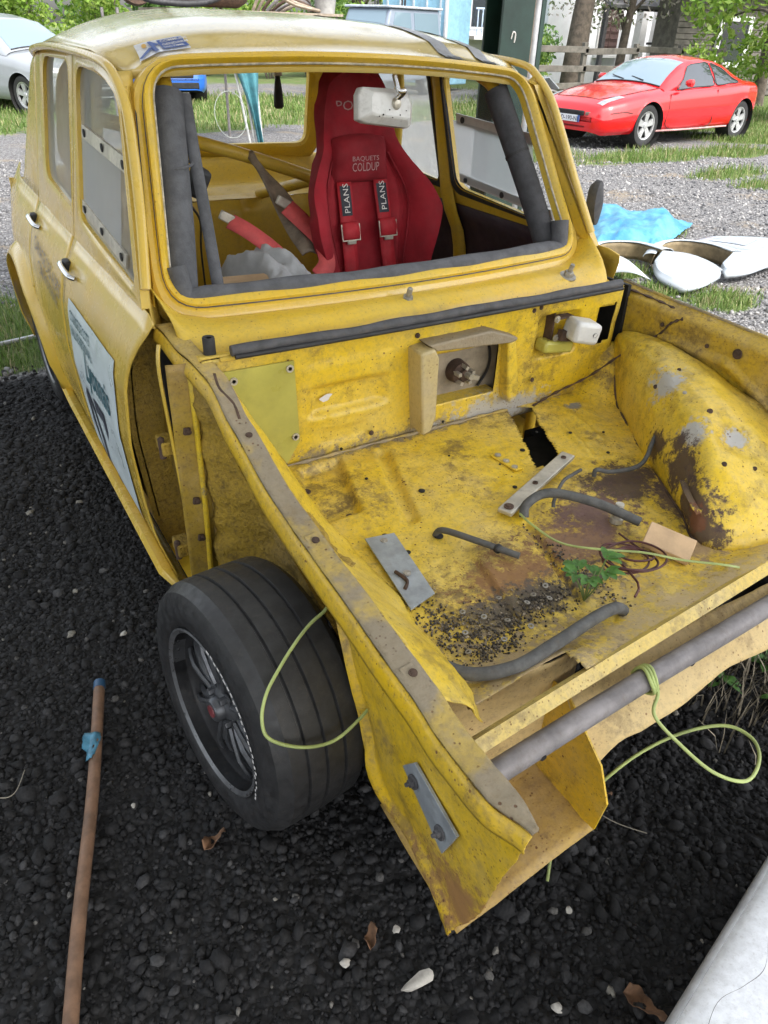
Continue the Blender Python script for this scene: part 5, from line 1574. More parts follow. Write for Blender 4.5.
def ground_z(x, y):
    z = .018 * np.sin(x * 1.7 + .4) * np.sin(y * 1.3) + .010 * np.sin(x * 4.1 + y * 3.3) - .012
    return z * np.clip(np.hypot(x, y) / 3.0, .25, 1)
V = np.stack([X, Y, Z], -1).reshape(-1, 3)
ny_, nx_ = X.shape
I = np.arange(nx_ * ny_).reshape(ny_, nx_)
F = np.stack([I[:-1, :-1], I[:-1, 1:], I[1:, 1:], I[1:, :-1]], -1).reshape(-1, 4)
k = NT('ground')
at = k.n('ShaderNodeAttribute'); at.attribute_name = 'zones'
sp_ = k.n('ShaderNodeSeparateColor'); k.link(at.outputs['Color'], sp_.inputs[0])
edge = k.math('MULTIPLY', k.math('SUBTRACT', k.noise(3.5, 8, .7), .5), .9)
v1 = k.vor(52, 'F1', 'Color'); vs = k.n('ShaderNodeSeparateColor'); k.link(v1, vs.inputs[0])
vd = k.vor(52, 'F1', 'Distance')
gravel = k.mix(vs.outputs[0], (.08, .08, .085), (.31, .305, .305))
gravel = k.mix(k.ramp(vd, .35, .75, 0, .75), gravel, (.07, .065, .06))
gravel = k.mix(k.ramp(k.noise(1.3, 6, .65), .52, .68, 0, .65), gravel, (.26, .205, .135))
black = k.mix(vs.outputs[1], (.006, .006, .007), (.035, .035, .037))
black = k.mix(k.ramp(vd, .3, .7, 0, .8), black, (.006, .0055, .005))
grass = k.mix(k.noise(9, 6), (.055, .10, .018), (.14, .19, .05))
grass = k.mix(k.ramp(k.noise(2.2, 6), .5, .7, 0, .6), grass, (.20, .16, .09))
bm_ = k.ramp(k.math('ADD', sp_.outputs[0], edge), .4, .6)
gm_ = k.ramp(k.math('ADD', sp_.outputs[1], edge), .35, .65)
c = k.mix(gm_, gravel, grass)
c = k.mix(bm_, c, black)
k.bump(k.math('MULTIPLY', k.math('SUBTRACT', 1., vd), 1.), .9, .02)
k.out(c, .92)
MAT['ground'] = k.m
gr = np_mesh('ground', V, F, 'ground', None, True, kind='structure')
ca = gr.data.color_attributes.new('zones', 'FLOAT_COLOR', 'POINT')
cols = np.stack([black_mask(X, Y), grass_mask(X, Y), np.zeros_like(X), np.ones_like(X)], -1).reshape(-1).astype(np.float32)
ca.data.foreach_set('color', cols)
gr['label'] = 'ground of black planings, grey gravel and grass'

# ---- loose black planings, denser close to the camera
MAT['planing'] = island('asphalt_planing', [(0, (.004, .004, .0045)), (.6, (.0105, .0105, .0115)), (.92, (.024, .0235, .0245)), (.98, (.045, .045, .047)), (.995, (.11, .105, .098)), (1, (.26, .245, .21))], .85, bump=.6, nscale=160)
g = np.random.default_rng(4)
def sample(n, x0, x1, y0, y1, cond):
    P = g.uniform((x0, y0), (x1, y1), (n, 2)); m = cond(P[:, 0], P[:, 1]) ; return P[m]
def infront(x, y):
    # wedge of ground the place shows around the car; nothing under the middle of the shell
    hid = (np.abs(x) < .62) & (y > .05) & (y < 2.6)
    return ~hid
P1 = sample(88000, -2.1, 1.6, -1.15, 1.6, lambda x, y: infront(x, y) & (g.uniform(size=len(x)) < black_mask(x, y)))
s1_ = np.exp(g.normal(math.log(.0052), .50, len(P1))).clip(.0024, .022)
P2 = sample(22000, -3.0, 2.2, 1.3, 3.0, lambda x, y: infront(x, y) & (g.uniform(size=len(x)) < black_mask(x, y)))
s2_ = np.exp(g.normal(math.log(.0085), .4, len(P2))).clip(.004, .022)
PP = np.concatenate([P1, P2]); SS = np.concatenate([s1_, s2_])
scatter('planings', np.stack([PP[:, 0], PP[:, 1], ground_z(PP[:, 0], PP[:, 1])], -1), SS, 'planing', 8, sub=0, label='loose black asphalt planings round the car', cat='gravel')
MAT['gravel_st'] = island('grey_gravel_stone', [(0, (.075, .075, .08)), (.5, (.18, .178, .18)), (.9, (.29, .285, .28)), (1, (.40, .39, .375))], .8, bump=.2)
P3 = sample(36000, -2.6, 9.5, .2, 9.5, lambda x, y: (g.uniform(size=len(x)) > black_mask(x, y) * 1.2) & (grass_mask(x, y) < .8) & ~((np.abs(x) < .85) & (y < 2.9)))
s3_ = np.exp(g.normal(math.log(.0125), .35, len(P3))).clip(.006, .03)
scatter('gravel', np.stack([P3[:, 0], P3[:, 1], ground_z(P3[:, 0], P3[:, 1])], -1), s3_, 'gravel_st', 9, sub=0, label='loose grey gravel of the yard', cat='gravel')
# individual bright pieces on the planings
MAT['pebble'] = simple('pale_stone', (.42, .40, .36), .7, 0, .2, 60, .2)
MAT['dry_leaf'] = simple('dry_leaf', (.16, .085, .045), .8, 0, .35, 60, .3)
protos, bf = stone_protos(6, 77, 1)
for i, (x, y, s_, lb) in enumerate([(-.672, -.565, .020, 'long pale broken stone below the torn skirt tip'), (-.77, -.47, .008, 'round white pebble near the bottom edge of the picture'), (-.655, -.465, .007, 'oval white pebble right below the torn skirt tip'), (-.34, -.60, .007, 'small pale pebble beside the white panel'), (-.90, .62, .010, 'white pebble on the planings beside the sill'), (-.48, -.72, .009, 'grey angular stone near the dry leaf'), (-1.02, .05, .006, 'pale pebble just right of the broomstick')]):
    v = protos[i % 6] * s_ * (np.array([1.6, .8, .7]) if i == 0 else 1)
    mesh('pebble', [Vector(q) for q in v], [tuple(f) for f in bf], 'pebble', None, smooth=50, loc=(x, y, float(ground_z(x, y)) + s_ * .6 + .006), rot=(0, 0, i * 1.3), label=lb, cat='stone', group='pale stones on the planings')
def dry_leaf(x, y, L, a, lb):
    V, F = gridVF(lambda u, v: Vector(((u - .5) * L * (.55 * math.sin(math.pi * (.1 + .85 * v)) + .08 * math.sin(v * 19)), (v - .5) * L, .010 + .3 * L * (abs(u - .5) ** 1.3) + .012 * math.sin(v * 5 + u * 3))), 6, 10)
    mesh('dry_leaf', V, F, 'dry_leaf', None, smooth=60, solid=.0006, loc=(x, y, float(ground_z(x, y)) + .004), rot=(R(8), R(10), a), label=lb, cat='leaf', group='dry leaves on the planings')
dry_leaf(-.345, -.795, .075, .4, 'curled brown leaf beside the white panel')
dry_leaf(-.895, -.12, .055, 1.9, 'brown leaf in front of the bare front tyre')
dry_leaf(-.705, -.455, .045, 2.5, 'small brown leaf above the long broken stone')
dry_leaf(-.1, -.44, .05, 1.1, 'curled pale leaf under the box section')
for i, (P, lb) in enumerate([([(-1.36, .28, .015), (-1.28, .21, .02), (-1.24, .20, .018), (-1.21, .26, .012)], 'thin bleached straw left of the broomstick'), ([(-.16, -.40, .012), (-.13, -.50, .018), (-.08, -.56, .012)], 'dry stalk lying right of the inner plate')]):
    tube('twig', P, .0011, simple('bleached_straw', (.26, .235, .19), .8), None, 5, label=lb, cat='twig', group='dry twigs on the planings')

# ---- grass blades
def blades(name, pts, hmin, hmax, mat, seed, w=.0035, **kw):
    g_ = np.random.default_rng(seed); N = len(pts)
    a = g_.uniform(0, 2 * np.pi, N); h = g_.uniform(hmin, hmax, N); lean = g_.uniform(.1, .7, N)
    dx, dy = np.cos(a), np.sin(a); sx, sy = -dy, dx
    ww = w * g_.uniform(.6, 1.4, N)
    def lay(t, wf): 
        cx = pts[:, 0] + dx * lean * h * t * t; cy = pts[:, 1] + dy * lean * h * t * t; cz = pts[:, 2] + h * t * (1 - .25 * lean * t)
        return np.stack([np.stack([cx - sx * ww * wf, cy - sy * ww * wf, cz], -1), np.stack([cx + sx * ww * wf, cy + sy * ww * wf, cz], -1)], 1)
    Vv = np.concatenate([lay(0, 1), lay(.5, .8), lay(1, .12)], 1)   # N,6,3
    f = np.array([[0, 1, 3, 2], [2, 3, 5, 4]])
    Fv = f[None] + (np.arange(N) * 6)[:, None, None]
    return np_mesh(name, Vv.reshape(-1, 3), Fv.reshape(-1, 4), mat, None, False, kind='stuff', **kw)
MAT['grass'] = island('grass_blade', [(0, (.07, .14, .02)), (.45, (.14, .23, .045)), (.75, (.21, .28, .08)), (.9, (.32, .30, .14)), (1, (.42, .36, .22))], .6, bump=0, trans=.35)
def gpts(n, x0, x1, y0, y1):
    P = g.uniform((x0, y0), (x1, y1), (n, 2)); m = g.uniform(size=n) < grass_mask(P[:, 0], P[:, 1]) ** 1.3
    P = P[m]; return np.stack([P[:, 0], P[:, 1], ground_z(P[:, 0], P[:, 1])], -1)
blades('grass', gpts(26000, -3.2, -.3, 2.5, 5.0), .02, .09, 'grass', 1, .0025, label='short grass beside the yellow car', cat='grass')
blades('grass', gpts(60000, 2.0, 6.0, 1.2, 4.2), .02, .08, 'grass', 2, .003, label='small grass tufts round the fibreglass wings', cat='grass')
blades('grass', gpts(45000, 5.5, 14, 4.2, 9.5), .03, .14, 'grass', 3, .005, label='grass in front of the red coupe', cat='grass')
blades('grass', gpts(60000, -2.5, 18, 9.5, 19), .04, .14, 'grass', 4, .008, label='taller grass along the fence and the far yard', cat='grass')

# ---- weeds under the valance on the right
MAT['straw'] = island('dead_straw', [(0, (.10, .085, .06)), (1, (.30, .26, .19))], .8, bump=0)
P = np.stack([g.normal(.62, .22, 700), g.normal(-.38, .11, 700)], -1); P = P[(P[:, 0] > .25)]
blades('dead_grass', np.stack([P[:, 0], P[:, 1], ground_z(P[:, 0], P[:, 1])], -1), .04, .16, 'straw', 6, .002, label='dead grass stalks under the front valance', cat='grass')
for i, (x, y, lb) in enumerate([(.44, -.34, 'low green weed under the valance, nearest the wire loop'), (.60, -.36, 'low green weed under the valance at the middle of the dead stalks'), (.74, -.30, 'low green weed under the valance at the right picture edge'), (.30, -.30, 'small green weed in the shade below the valance'), (.52, -.46, 'green weed in front of the dead stalks, right of the wire loop'), (.68, -.44, 'green weed at the right picture edge, in front of the dead stalks'), (.56, -.27, 'green weed tucked right under the edge of the valance')]):
    wd2 = empty('weed', (x, y, float(ground_z(x, y))), label=lb, cat='plant', group='weeds under the valance')
    for j in range(7):
        a = random.uniform(0, 6.28); h = random.uniform(.02, .09)
        V, F = leafVF((0, 0, h * .4), (math.cos(a), math.sin(a), .6), random.uniform(.04, .075), random.uniform(.008, .014), .5)
        mesh('leaf', V, F, 'leaf_weed', wd2, smooth=60)

# ---- steel rod at the grass edge, left
tube('steel_rod', [(-1.6, 2.96, .035), (-1.1, 3.02, .03), (-.66, 3.12, .03)], .012, simple('galvanised_rod', (.45, .46, .48), .4, .5), None, 8, smooth=2, label='pale metal rod lying at the edge of the grass on the left', cat='rod')

# ================================================================== OPEN SHELTER
MAT['green_steel'] = simple('dark_green_steel', (.012, .035, .028), .45, 0, .25, 6, .1)
shl = NT('light_tuned_roof_sheet')
tl = shl.n('ShaderNodeBsdfTranslucent'); tl.inputs[0].default_value = (.86, .88, .86, 1)
mx = shl.n('ShaderNodeMixShader'); mx.inputs[0].default_value = .22  # translucent share chosen to tune the light under the roof
shl.out((.55, .56, .55), .5)
shl.link(shl.b.outputs[0], mx.inputs[1]); shl.link(tl.outputs[0], mx.inputs[2]); shl.link(mx.outputs[0], shl.t.nodes['Material Output'].inputs[0])
MAT['light_tuned_roofsheet'] = shl.m
shel = empty('shelter', (1.8, 2.5, 0), label='dark green steel shelter post with a wooden lath and a grey pipe strapped to it', cat='shelter')
def srel(p): return Vector(p) - Vector((1.8, 2.5, 0))
hb = MB()
for y in (2.42, 2.56):
    hb.add(*boxVF(srel((1.745, y, 1.40)), (.20, .014, 2.80)))
hb.add(*boxVF(srel((1.745, 2.49, 1.40)), (.012, .126, 2.80)))
hb.build('post', 'green_steel', shel, smooth=0, bevel=.002)
mesh('lath', *boxVF(srel((1.862, 2.47, 1.4)), (.030, .045, 2.8)), simple('weathered_lath', (.22, .165, .12), .8, 0, .3, 30, .3), shel, smooth=0, bevel=.002)
mesh('pipe', *latheVF([(.022, 0), (.022, 2.8)], 14, 'z', srel((1.905, 2.47, 0))), simple('grey_pipe', (.40, .41, .43), .4, .3), shel, smooth=60)
mesh('edge_strip', *boxVF(srel((1.945, 2.49, 1.4)), (.028, .06, 2.8)), 'green_steel', shel, smooth=0, bevel=.002)
tube('chalk_mark', [srel((1.71, 2.412, 1.415)), srel((1.72, 2.412, 1.445)), srel((1.735, 2.412, 1.435)), srel((1.732, 2.412, 1.40))], .004, 'print_w', shel, 5)
for (x, y) in ((1.745, -4.2), (-4.6, 2.49), (-4.6, -4.2)):
    hb = MB()
    for dy in (-.07, .07): hb.add(*boxVF(srel((x, y + dy, 1.40)), (.20, .014, 2.80)))
    hb.add(*boxVF(srel((x, y, 1.40)), (.012, .126, 2.80)))
    hb.build('post', 'green_steel', shel, smooth=0)
for y in (-4.2, 2.49):
    mesh('beam', *boxVF(srel((-1.43, y, 2.88)), (6.6, .12, .16)), 'green_steel', shel, smooth=0)
for i in range(9):
    x = -5 + 6.9 * i / 8
    mesh('purlin', *boxVF(srel((x, -.85, 3.0)), (.06, 7.2, .08)), 'green_steel', shel, smooth=0)
V, F = gridVF(lambda u, v: srel((-5.1 + 7.1 * u, -4.5 + 7.3 * v, 3.06 + .022 * math.sin(u * 7.1 / .15 * 2 * math.pi / 2))), 240, 6)
mesh('unseen_roof_sheet', V, F, 'light_tuned_roofsheet', shel, smooth=60)  # roof out of view, its translucency shapes the light on the car
# ================================================================== FIBREGLASS WINGS AND TARP
MAT['gel'] = simple('white_gelcoat', (.37, .41, .445), .35, 0, .06, 7, dirt=.12)
MAT['gel_in'] = simple('raw_fibreglass_inside', (.22, .17, .095), .7, 0, .35, 10, .3, dirt=.4)

W1B = [(2.93, 2.88, .10), (3.20, 3.04, .125), (3.40, 3.06, .13), (3.58, 2.94, .13), (3.60, 2.70, .13)]
W1F = [(3.57, 2.70, .13), (3.70, 2.58, .13), (3.70, 2.40, .10), (3.64, 2.24, .05)]
W1N = [(3.38, 2.60, .03), (3.17, 2.37, .02), (3.14, 2.13, .02), (3.32, 2.10, .02), (3.62, 2.20, .02)]
W2B = [(3.50, 2.74, .10), (3.73, 2.86, .13), (3.95, 2.86, .13), (4.08, 2.68, .13), (4.06, 2.44, .13)]
W2F = [(4.06, 2.45, .14), (4.45, 2.46, .14), (5.10, 2.50, .10)]
W2N = [(3.79, 2.34, .03), (3.68, 2.21, .02), (3.90, 2.17, .02), (4.27, 2.24, .02), (5.20, 2.36, .02)]
SLAB = [(4.10, 2.86, .18), (4.36, 2.90, .18), (4.85, 2.55, .18), (4.30, 2.35, .18)]
def at2(P, t):
    f = t * (len(P) - 1); i = min(len(P) - 2, int(f)); return Vector(P[i]).lerp(Vector(P[i + 1]), f - i)
def wing(name, arc, far, near, bulge, lb, extra=None):
    """outer wing lying on the ground: narrow band round the wheel opening, running into a broad skin"""
    ctr = Vector((near[0][0], near[0][1], 0))
    e = empty(name, tuple(ctr), label=lb, cat='car wing', group='white fibreglass wings on the gravel')
    C = catmull(arc, 8); Fa = catmull(far, 8); Ne = catmull(near, 8)
    def side(u):
        q = at2(C, min(1, u + .02)); o = at2(C, max(0, u - .02)); t = (q - o).normalized(); return Vector((t.y, -t.x, 0)).normalized()
    def band(u, v):
        w = .075 + .05 * sstep(.6, 1., u); a = -.2 + 1.9 * v
        return at2(C, u) - ctr + side(u) * (.02 - w * math.sin(a)) + Vector((0, 0, .035 * math.cos(a) - .03))
    V, F = gridVF(band, 44, 8)
    mesh('arch_band', V, F, 'gel', e, smooth=60, solid=.004)
    def inner(u, v):
        p = at2(C, u); return Vector((p.x, p.y, (p.z - .01) * (1 - v) + .002)) - ctr + side(u) * (.025 - .02 * v)
    V, F = gridVF(inner, 44, 4)
    mesh('arch_inside', V, F, 'gel_in', e, smooth=60, solid=.003)
    def skin(u, v):
        p = at2(Fa, u).lerp(at2(Ne, u), v)
        p.z = .125 - .035 * v - .03 * sstep(.88, 1., v) - .02 * u + bulge * .25 * math.sin(math.pi * v) * math.sin(math.pi * u)
        return p - ctr
    V, F = gridVF(skin, 30, 20)
    mesh('wing_skin', V, F, 'gel', e, smooth=25, solid=.035, off=1)
    if extra: extra(e, ctr)
    return e
wing('fibreglass_wing', W1B, W1F, W1N, .04, 'white fibreglass wing with a broad rounded end, nearest the yellow car')
def slab(e, ctr):
    A, B, C, D = [Vector(q) for q in SLAB]
    def sl(u, v):
        p = A.lerp(B, u).lerp(D.lerp(C, u), v); p.z += .012 * math.sin(math.pi * v) - .07; return p - ctr
    V, F = gridVF(sl, 12, 10)
    mesh('wing_top', V, F, 'gel', e, smooth=30, solid=.10, off=1)
    V, F = gridVF(lambda u, v: sl(.12 + .62 * u, .18 + .50 * v) + Vector((0, 0, .005)), 8, 6)
    mesh('mesh_patch', V, F, simple('grey_mesh', (.30, .33, .38), .6), e, smooth=60)
wing('fibreglass_wing', W2B, W2F, W2N, .045, 'white fibreglass wing with a grey mesh panel, farther from the yellow car', slab)
tp = NT('blue_tarp'); tp.bump(tp.noise(9, 6, .6), .4, .03)
tp.out(tp.mix(tp.ramp(tp.noise(5, 5), .35, .65), (.03, .18, .33), (.085, .29, .43)), .42)
MAT['tarp'] = tp.m
def tarpf(u, v):
    A, B, C, D = Vector((3.15, 3.02, 0)), Vector((4.05, 3.10, 0)), Vector((4.95, 3.55, 0)), Vector((4.60, 4.65, 0))
    p = A.lerp(B, u).lerp(D.lerp(C, u), v)
    e = min(u, 1 - u, v, 1 - v)
    p.z = .02 + .11 * sstep(0, .22, e) + .028 * fbm((u * 5, v * 5, 0), 1.2) + .03 * math.sin(u * 14 + v * 5) * sstep(0, .2, e) * .5
    return p
V, F = gridVF(tarpf, 50, 50)
mesh('blue_tarp', V, F, 'tarp', None, smooth=70, solid=.003, label='light blue plastic tarp heaped over something beside the white wings', cat='tarp')
V, F = gridVF(lambda u, v: Vector((2.78 + .35 * u, 2.58 + .25 * v - .2 * u, .02 + .16 * math.sin(math.pi * (.1 + .8 * u)) * math.sin(math.pi * (.15 + .7 * v)))), 12, 10)
mesh('white_offcut', V, F, 'gel', None, smooth=60, solid=.004, label='small white fibreglass piece peeping out behind the yellow scuttle corner', cat='body panel')

# ================================================================== BACKGROUND VEHICLES
def tyreset(e, x, y, r, w, out):
    t = bpy.data.objects.new('wheel', None); COL.objects.link(t); t.parent = e; t.location = (x, y, r); t.empty_display_size = .1
    o = out
    mesh('tyre', *latheVF([(r * .62, o * .0), (r * .75, o * .012), (r * .93, o * .008), (r, -o * .02), (r, -o * (w - .02)), (r * .9, -o * w), (r * .6, -o * w)], 32, 'y'), 'tyre', t, smooth=40)
    rm = mesh('rim', *latheVF([(r * .64, o * .004), (r * .60, o * .006), (r * .58, -o * .03), (r * .55, -o * .10), (r * .1, -o * .10)], 32, 'y'), 'dark', t, smooth=40)
    b = MB()
    for k_ in range(5):
        a = k_ * 1.2566 + .3
        for j in range(1):
            ca, sa = math.cos(a), math.sin(a); px, pz = -sa, ca
            w0, w1 = r * .10, r * .17
            V = []
            for rr, ww, dy in ((r * .08, w0, -.01), (r * .60, w1, .0)):
                for sg in (-1, 1):
                    for d_ in (0, -.03): V.append((ca * rr + px * ww * sg, o * (dy + d_), sa * rr + pz * ww * sg))
            b.add(V, [(0, 2, 6, 4), (1, 5, 7, 3), (0, 4, 5, 1), (2, 3, 7, 6), (0, 1, 3, 2), (4, 6, 7, 5)])
    b.add(*latheVF([(r * .64, o * .005), (r * .66, o * .008), (r * .58, o * .003), (r * .57, -o * .02)], 32, 'y'))
    b.add(*latheVF([(.001, o * .008), (r * .14, o * .004), (r * .15, -o * .01)], 16, 'y'))
    b.build('spokes', simple('silver_alloy', (.55, .56, .57), .35, .7, .08), rm, smooth=30)

def car_shell(e, P, paintm, glass):
    """P: dict of profiles along x (front 0 .. rear L)"""
    Lc = P['L']; xs = P['xs']
    def prof(key, x): return interp(x, P[key][0], P[key][1])
    def sect(x):
        w = prof('w', x); zb = prof('zb', x); zs = prof('zs', x); zc = prof('zc', x)
        return [(w * .90, zb), (w * .97, zb + .06), (w, zb + .20), (w * 1.0, (zb + zs) * .52), (w * .985, zs - .12), (w * .955, zs - .04), (w * .90, zs), (w * .78, zs + (zc - zs) * .45), (w * .5, zs + (zc - zs) * .85), (w * .2, zc), (0, zc)]
    n = int(Lc / .035); X_ = [Lc * i / n for i in range(n + 1)]
    rows = []
    arches = P['arch']
    # side points subdivided for a clean arch edge
    def dense(s_):
        out = []
        for i in range(len(s_) - 1):
            kk = 6 if i in (2, 3) else 2
            for j in range(kk): out.append((s_[i][0] + (s_[i + 1][0] - s_[i][0]) * j / kk, s_[i][1] + (s_[i + 1][1] - s_[i][1]) * j / kk))
        out.append(s_[-1]); return out
    V = []; m = None
    for x in X_:
        d_ = dense(sect(x))
        m = len(d_)
        for y, z in d_: V.append(Vector((x, y, z)))
    for i in range(len(V)):
        v = V[i]
        for ax, az, ar in arches:
            dd = math.hypot(v.x - ax, v.z - az)
            if dd < ar and v.z < az + ar and abs(v.y) > .35 and dd > ar - .055 and dd > 1e-5:
                V[i] = Vector((ax + (v.x - ax) / dd * ar, v.y, az + (v.z - az) / dd * ar))
    F = []
    for i in range(len(X_) - 1):
        for j in range(m - 1):
            f = (i * m + j, (i + 1) * m + j, (i + 1) * m + j + 1, i * m + j + 1)
            c = sum((V[q] for q in f), Vector()) / 4
            if any(math.hypot(c.x - ax, c.z - az) < ar - .004 and c.y > .35 for ax, az, ar in arches): continue
            F.append(f)
    nV = len(V)
    V2 = V + [Vector((v.x, -v.y, v.z)) for v in V]
    F2 = F + [tuple(q + nV for q in f[::-1]) for f in F]
    # close nose and tail
    F2.append(tuple(range(m)) + tuple(nV + j for j in range(m - 1, -1, -1)))
    e0 = (len(X_) - 1) * m
    F2.append(tuple(e0 + j for j in range(m - 1, -1, -1)) + tuple(nV + e0 + j for j in range(m)))
    body = mesh('body', V2, F2, paintm, e, smooth=40)
    mesh('underbody', *boxVF((Lc / 2, 0, .34), (Lc * .9, prof('w', Lc / 2) * 1.5, .26)), 'dark', body)
    # greenhouse
    gx0, gx1 = P['roof'][0][0], P['roof'][0][-1]
    def G(x, q):   # q 0 belt .. 1 roof edge .. 2 centre
        zr = interp(x, *P['roof']); zbelt = min(prof('zs', x) - .005, zr - .02) if P.get('beltz') is None else min(P['beltz'], zr - .005)
        wr = interp(x, *P['roofw']); wb = prof('w', x) * P['beltw']
        ed = .055
        if q <= 1:
            return Vector((x, wb + (wr - wb) * q + .02 * math.sin(math.pi * q), zbelt + (zr - ed - zbelt) * q))
        t = q - 1
        return Vector((x, wr * (1 - t), zr - ed * (1 - t) ** 2.2))
    ng = 60
    def gp(u, v): return G(gx0 + (gx1 - gx0) * u, 2 * v)
    V, F = gridVF(gp, ng, 16); nV = len(V)
    V2 = V + [Vector((v.x, -v.y, v.z)) for v in V]; F2 = F + [tuple(q + nV for q in f[::-1]) for f in F]
    mesh('roof', V2, F2, paintm, body, smooth=50)
    def lift(p, d_=.006):
        return p
    # side windows: polygons in (x, q)
    for nm, poly in P['side']:
        for sg in (-1, 1):
            N = 10
            a, b_, c_, d_ = poly   # bottom front, bottom rear, top rear, top front
            def pw(u, v):
                x = (a[0] * (1 - u) + b_[0] * u) * (1 - v) + (d_[0] * (1 - u) + c_[0] * u) * v
                q = (a[1] * (1 - u) + b_[1] * u) * (1 - v) + (d_[1] * (1 - u) + c_[1] * u) * v
                p = G(x, q); return Vector((p.x, sg * (p.y + .006), p.z + .003))
            V, F = gridVF(pw, 12, 8)
            w_ = mesh(nm, V, F, glass, body, smooth=60)
            tube('trim', [pw(0, 0), pw(.5, 0), pw(1, 0), pw(1, .5), pw(1, 1), pw(.5, 1), pw(0, 1), pw(0, .5)], .008, 'rubber', w_, 5, True, 3)
    for nm, (x0, x1, q0, q1) in (('windscreen', P['ws']), ('rear_screen', P['rs'])):
        def pw(u, v):
            x = x0 + (x1 - x0) * v; t = 2 * u - 1
            q = 2 - (2 - (q0 + (q1 - q0) * v)) * abs(t)
            p = G(x, q)
            return Vector((p.x - .004, math.copysign(p.y, t), p.z + .007))
        V, F = gridVF(pw, 20, 10)
        w_ = mesh(nm, V, F, glass, body, smooth=60)
        tube('trim', [pw(u, 0) for u in np.linspace(0, 1, 9)], .010, 'rubber', w_, 5, False, 2)
    return body, G, prof

glass = NT('car_glass'); glass.out((.02, .025, .03), .05, 0.); glass.b.inputs['Specular IOR Level'].default_value = .8
glass.b.inputs['Coat Weight'].default_value = .6; glass.b.inputs['Coat Roughness'].default_value = .02
MAT['glass'] = glass.m
skyglass = NT('sky_reflection_glass'); skyglass.out((.17, .24, .29), .06, .0); skyglass.b.inputs['Coat Weight'].default_value = 1.0  # pale blue base colour stands in for reflected sky
MAT['skyglass'] = skyglass.m
def carpaint(name, col, rough=.28):
    k = NT(name); k.out(k.mix(k.ramp(k.noise(3, 4), .3, .7), tuple(c * .92 for c in col), col), rough); k.b.inputs['Coat Weight'].default_value = .8; k.b.inputs['Coat Roughness'].default_value = .08
    return k.m
RED = carpaint('red_car_paint', (.52, .006, .010), .22)
rz = math.atan2(.32, 2.61) - R(1.5)
es = Vector((math.cos(rz), math.sin(rz), 0)); et = Vector((-math.sin(rz), math.cos(rz), 0))
org = Vector((8.78, 7.77, 0)) - es * 1.06 * .95 + et * .74
rc = empty('red_coupe', tuple(org), rz, label='bright red two-door coupe parked on the gravel in front of the fence', cat='car')
rc.scale = (.95, .95, .95)
PR = dict(L=4.36, xs=None, arch=[(1.06, .31, .345), (3.66, .31, .345)],
          w=([0, .06, .2, .5, .95, 1.6, 2.4, 3.2, 3.7, 4.1, 4.3, 4.36], [.56, .67, .765, .83, .87, .865, .865, .885, .87, .79, .69, .60]),
          zb=([0, .15, .6, 3.9, 4.36], [.24, .19, .20, .22, .34]),
          zs=([0, .08, .25, .6, 1.0, 1.5, 2.2, 3.0, 3.5, 4.0, 4.25, 4.36], [.49, .57, .625, .69, .745, .785, .815, .85, .885, .875, .82, .68]),
          zc=([0, .08, .25, .6, 1.0, 1.45, 2.2, 3.0, 3.6, 4.0, 4.25, 4.36], [.52, .61, .68, .755, .825, .885, .90, .91, .935, .92, .865, .71]),
          roof=([1.40, 1.65, 1.95, 2.25, 2.55, 2.9, 3.2, 3.5, 3.85], [.875, 1.02, 1.165, 1.24, 1.26, 1.235, 1.17, 1.06, .925]),
          roofw=([1.40, 1.7, 2.1, 2.6, 3.1, 3.5, 3.85], [.70, .63, .57, .555, .56, .58, .62]),
          beltw=.90,
          side=[('door_window', [(1.72, .06), (2.72, .06), (2.66, .90), (2.12, .90)]), ('quarter_window', [(2.80, .06), (3.42, .10), (3.08, .78), (2.74, .90)])],
          ws=(1.42, 2.12, 1.06, 1.10), rs=(3.75, 3.05, 1.10, 1.10))
body, G, prof = car_shell(rc, PR, RED, 'glass')
bpy.data.objects[body.name].data.materials[0] = RED
for ch in body.children:
    if ch.name.startswith('windscreen'): ch.data.materials[0] = MAT['skyglass']
for x in (1.06, 3.66):
    for sg in (-1, 1):
        tyreset(rc, x, sg * .80, .31, .20, sg)
        mesh('arch_liner', *latheVF([(.345, 0), (.36, -sg * .25), (.05, -sg * .25)], 30, 'y', (x, sg * .86, .31)), 'dark', rc)
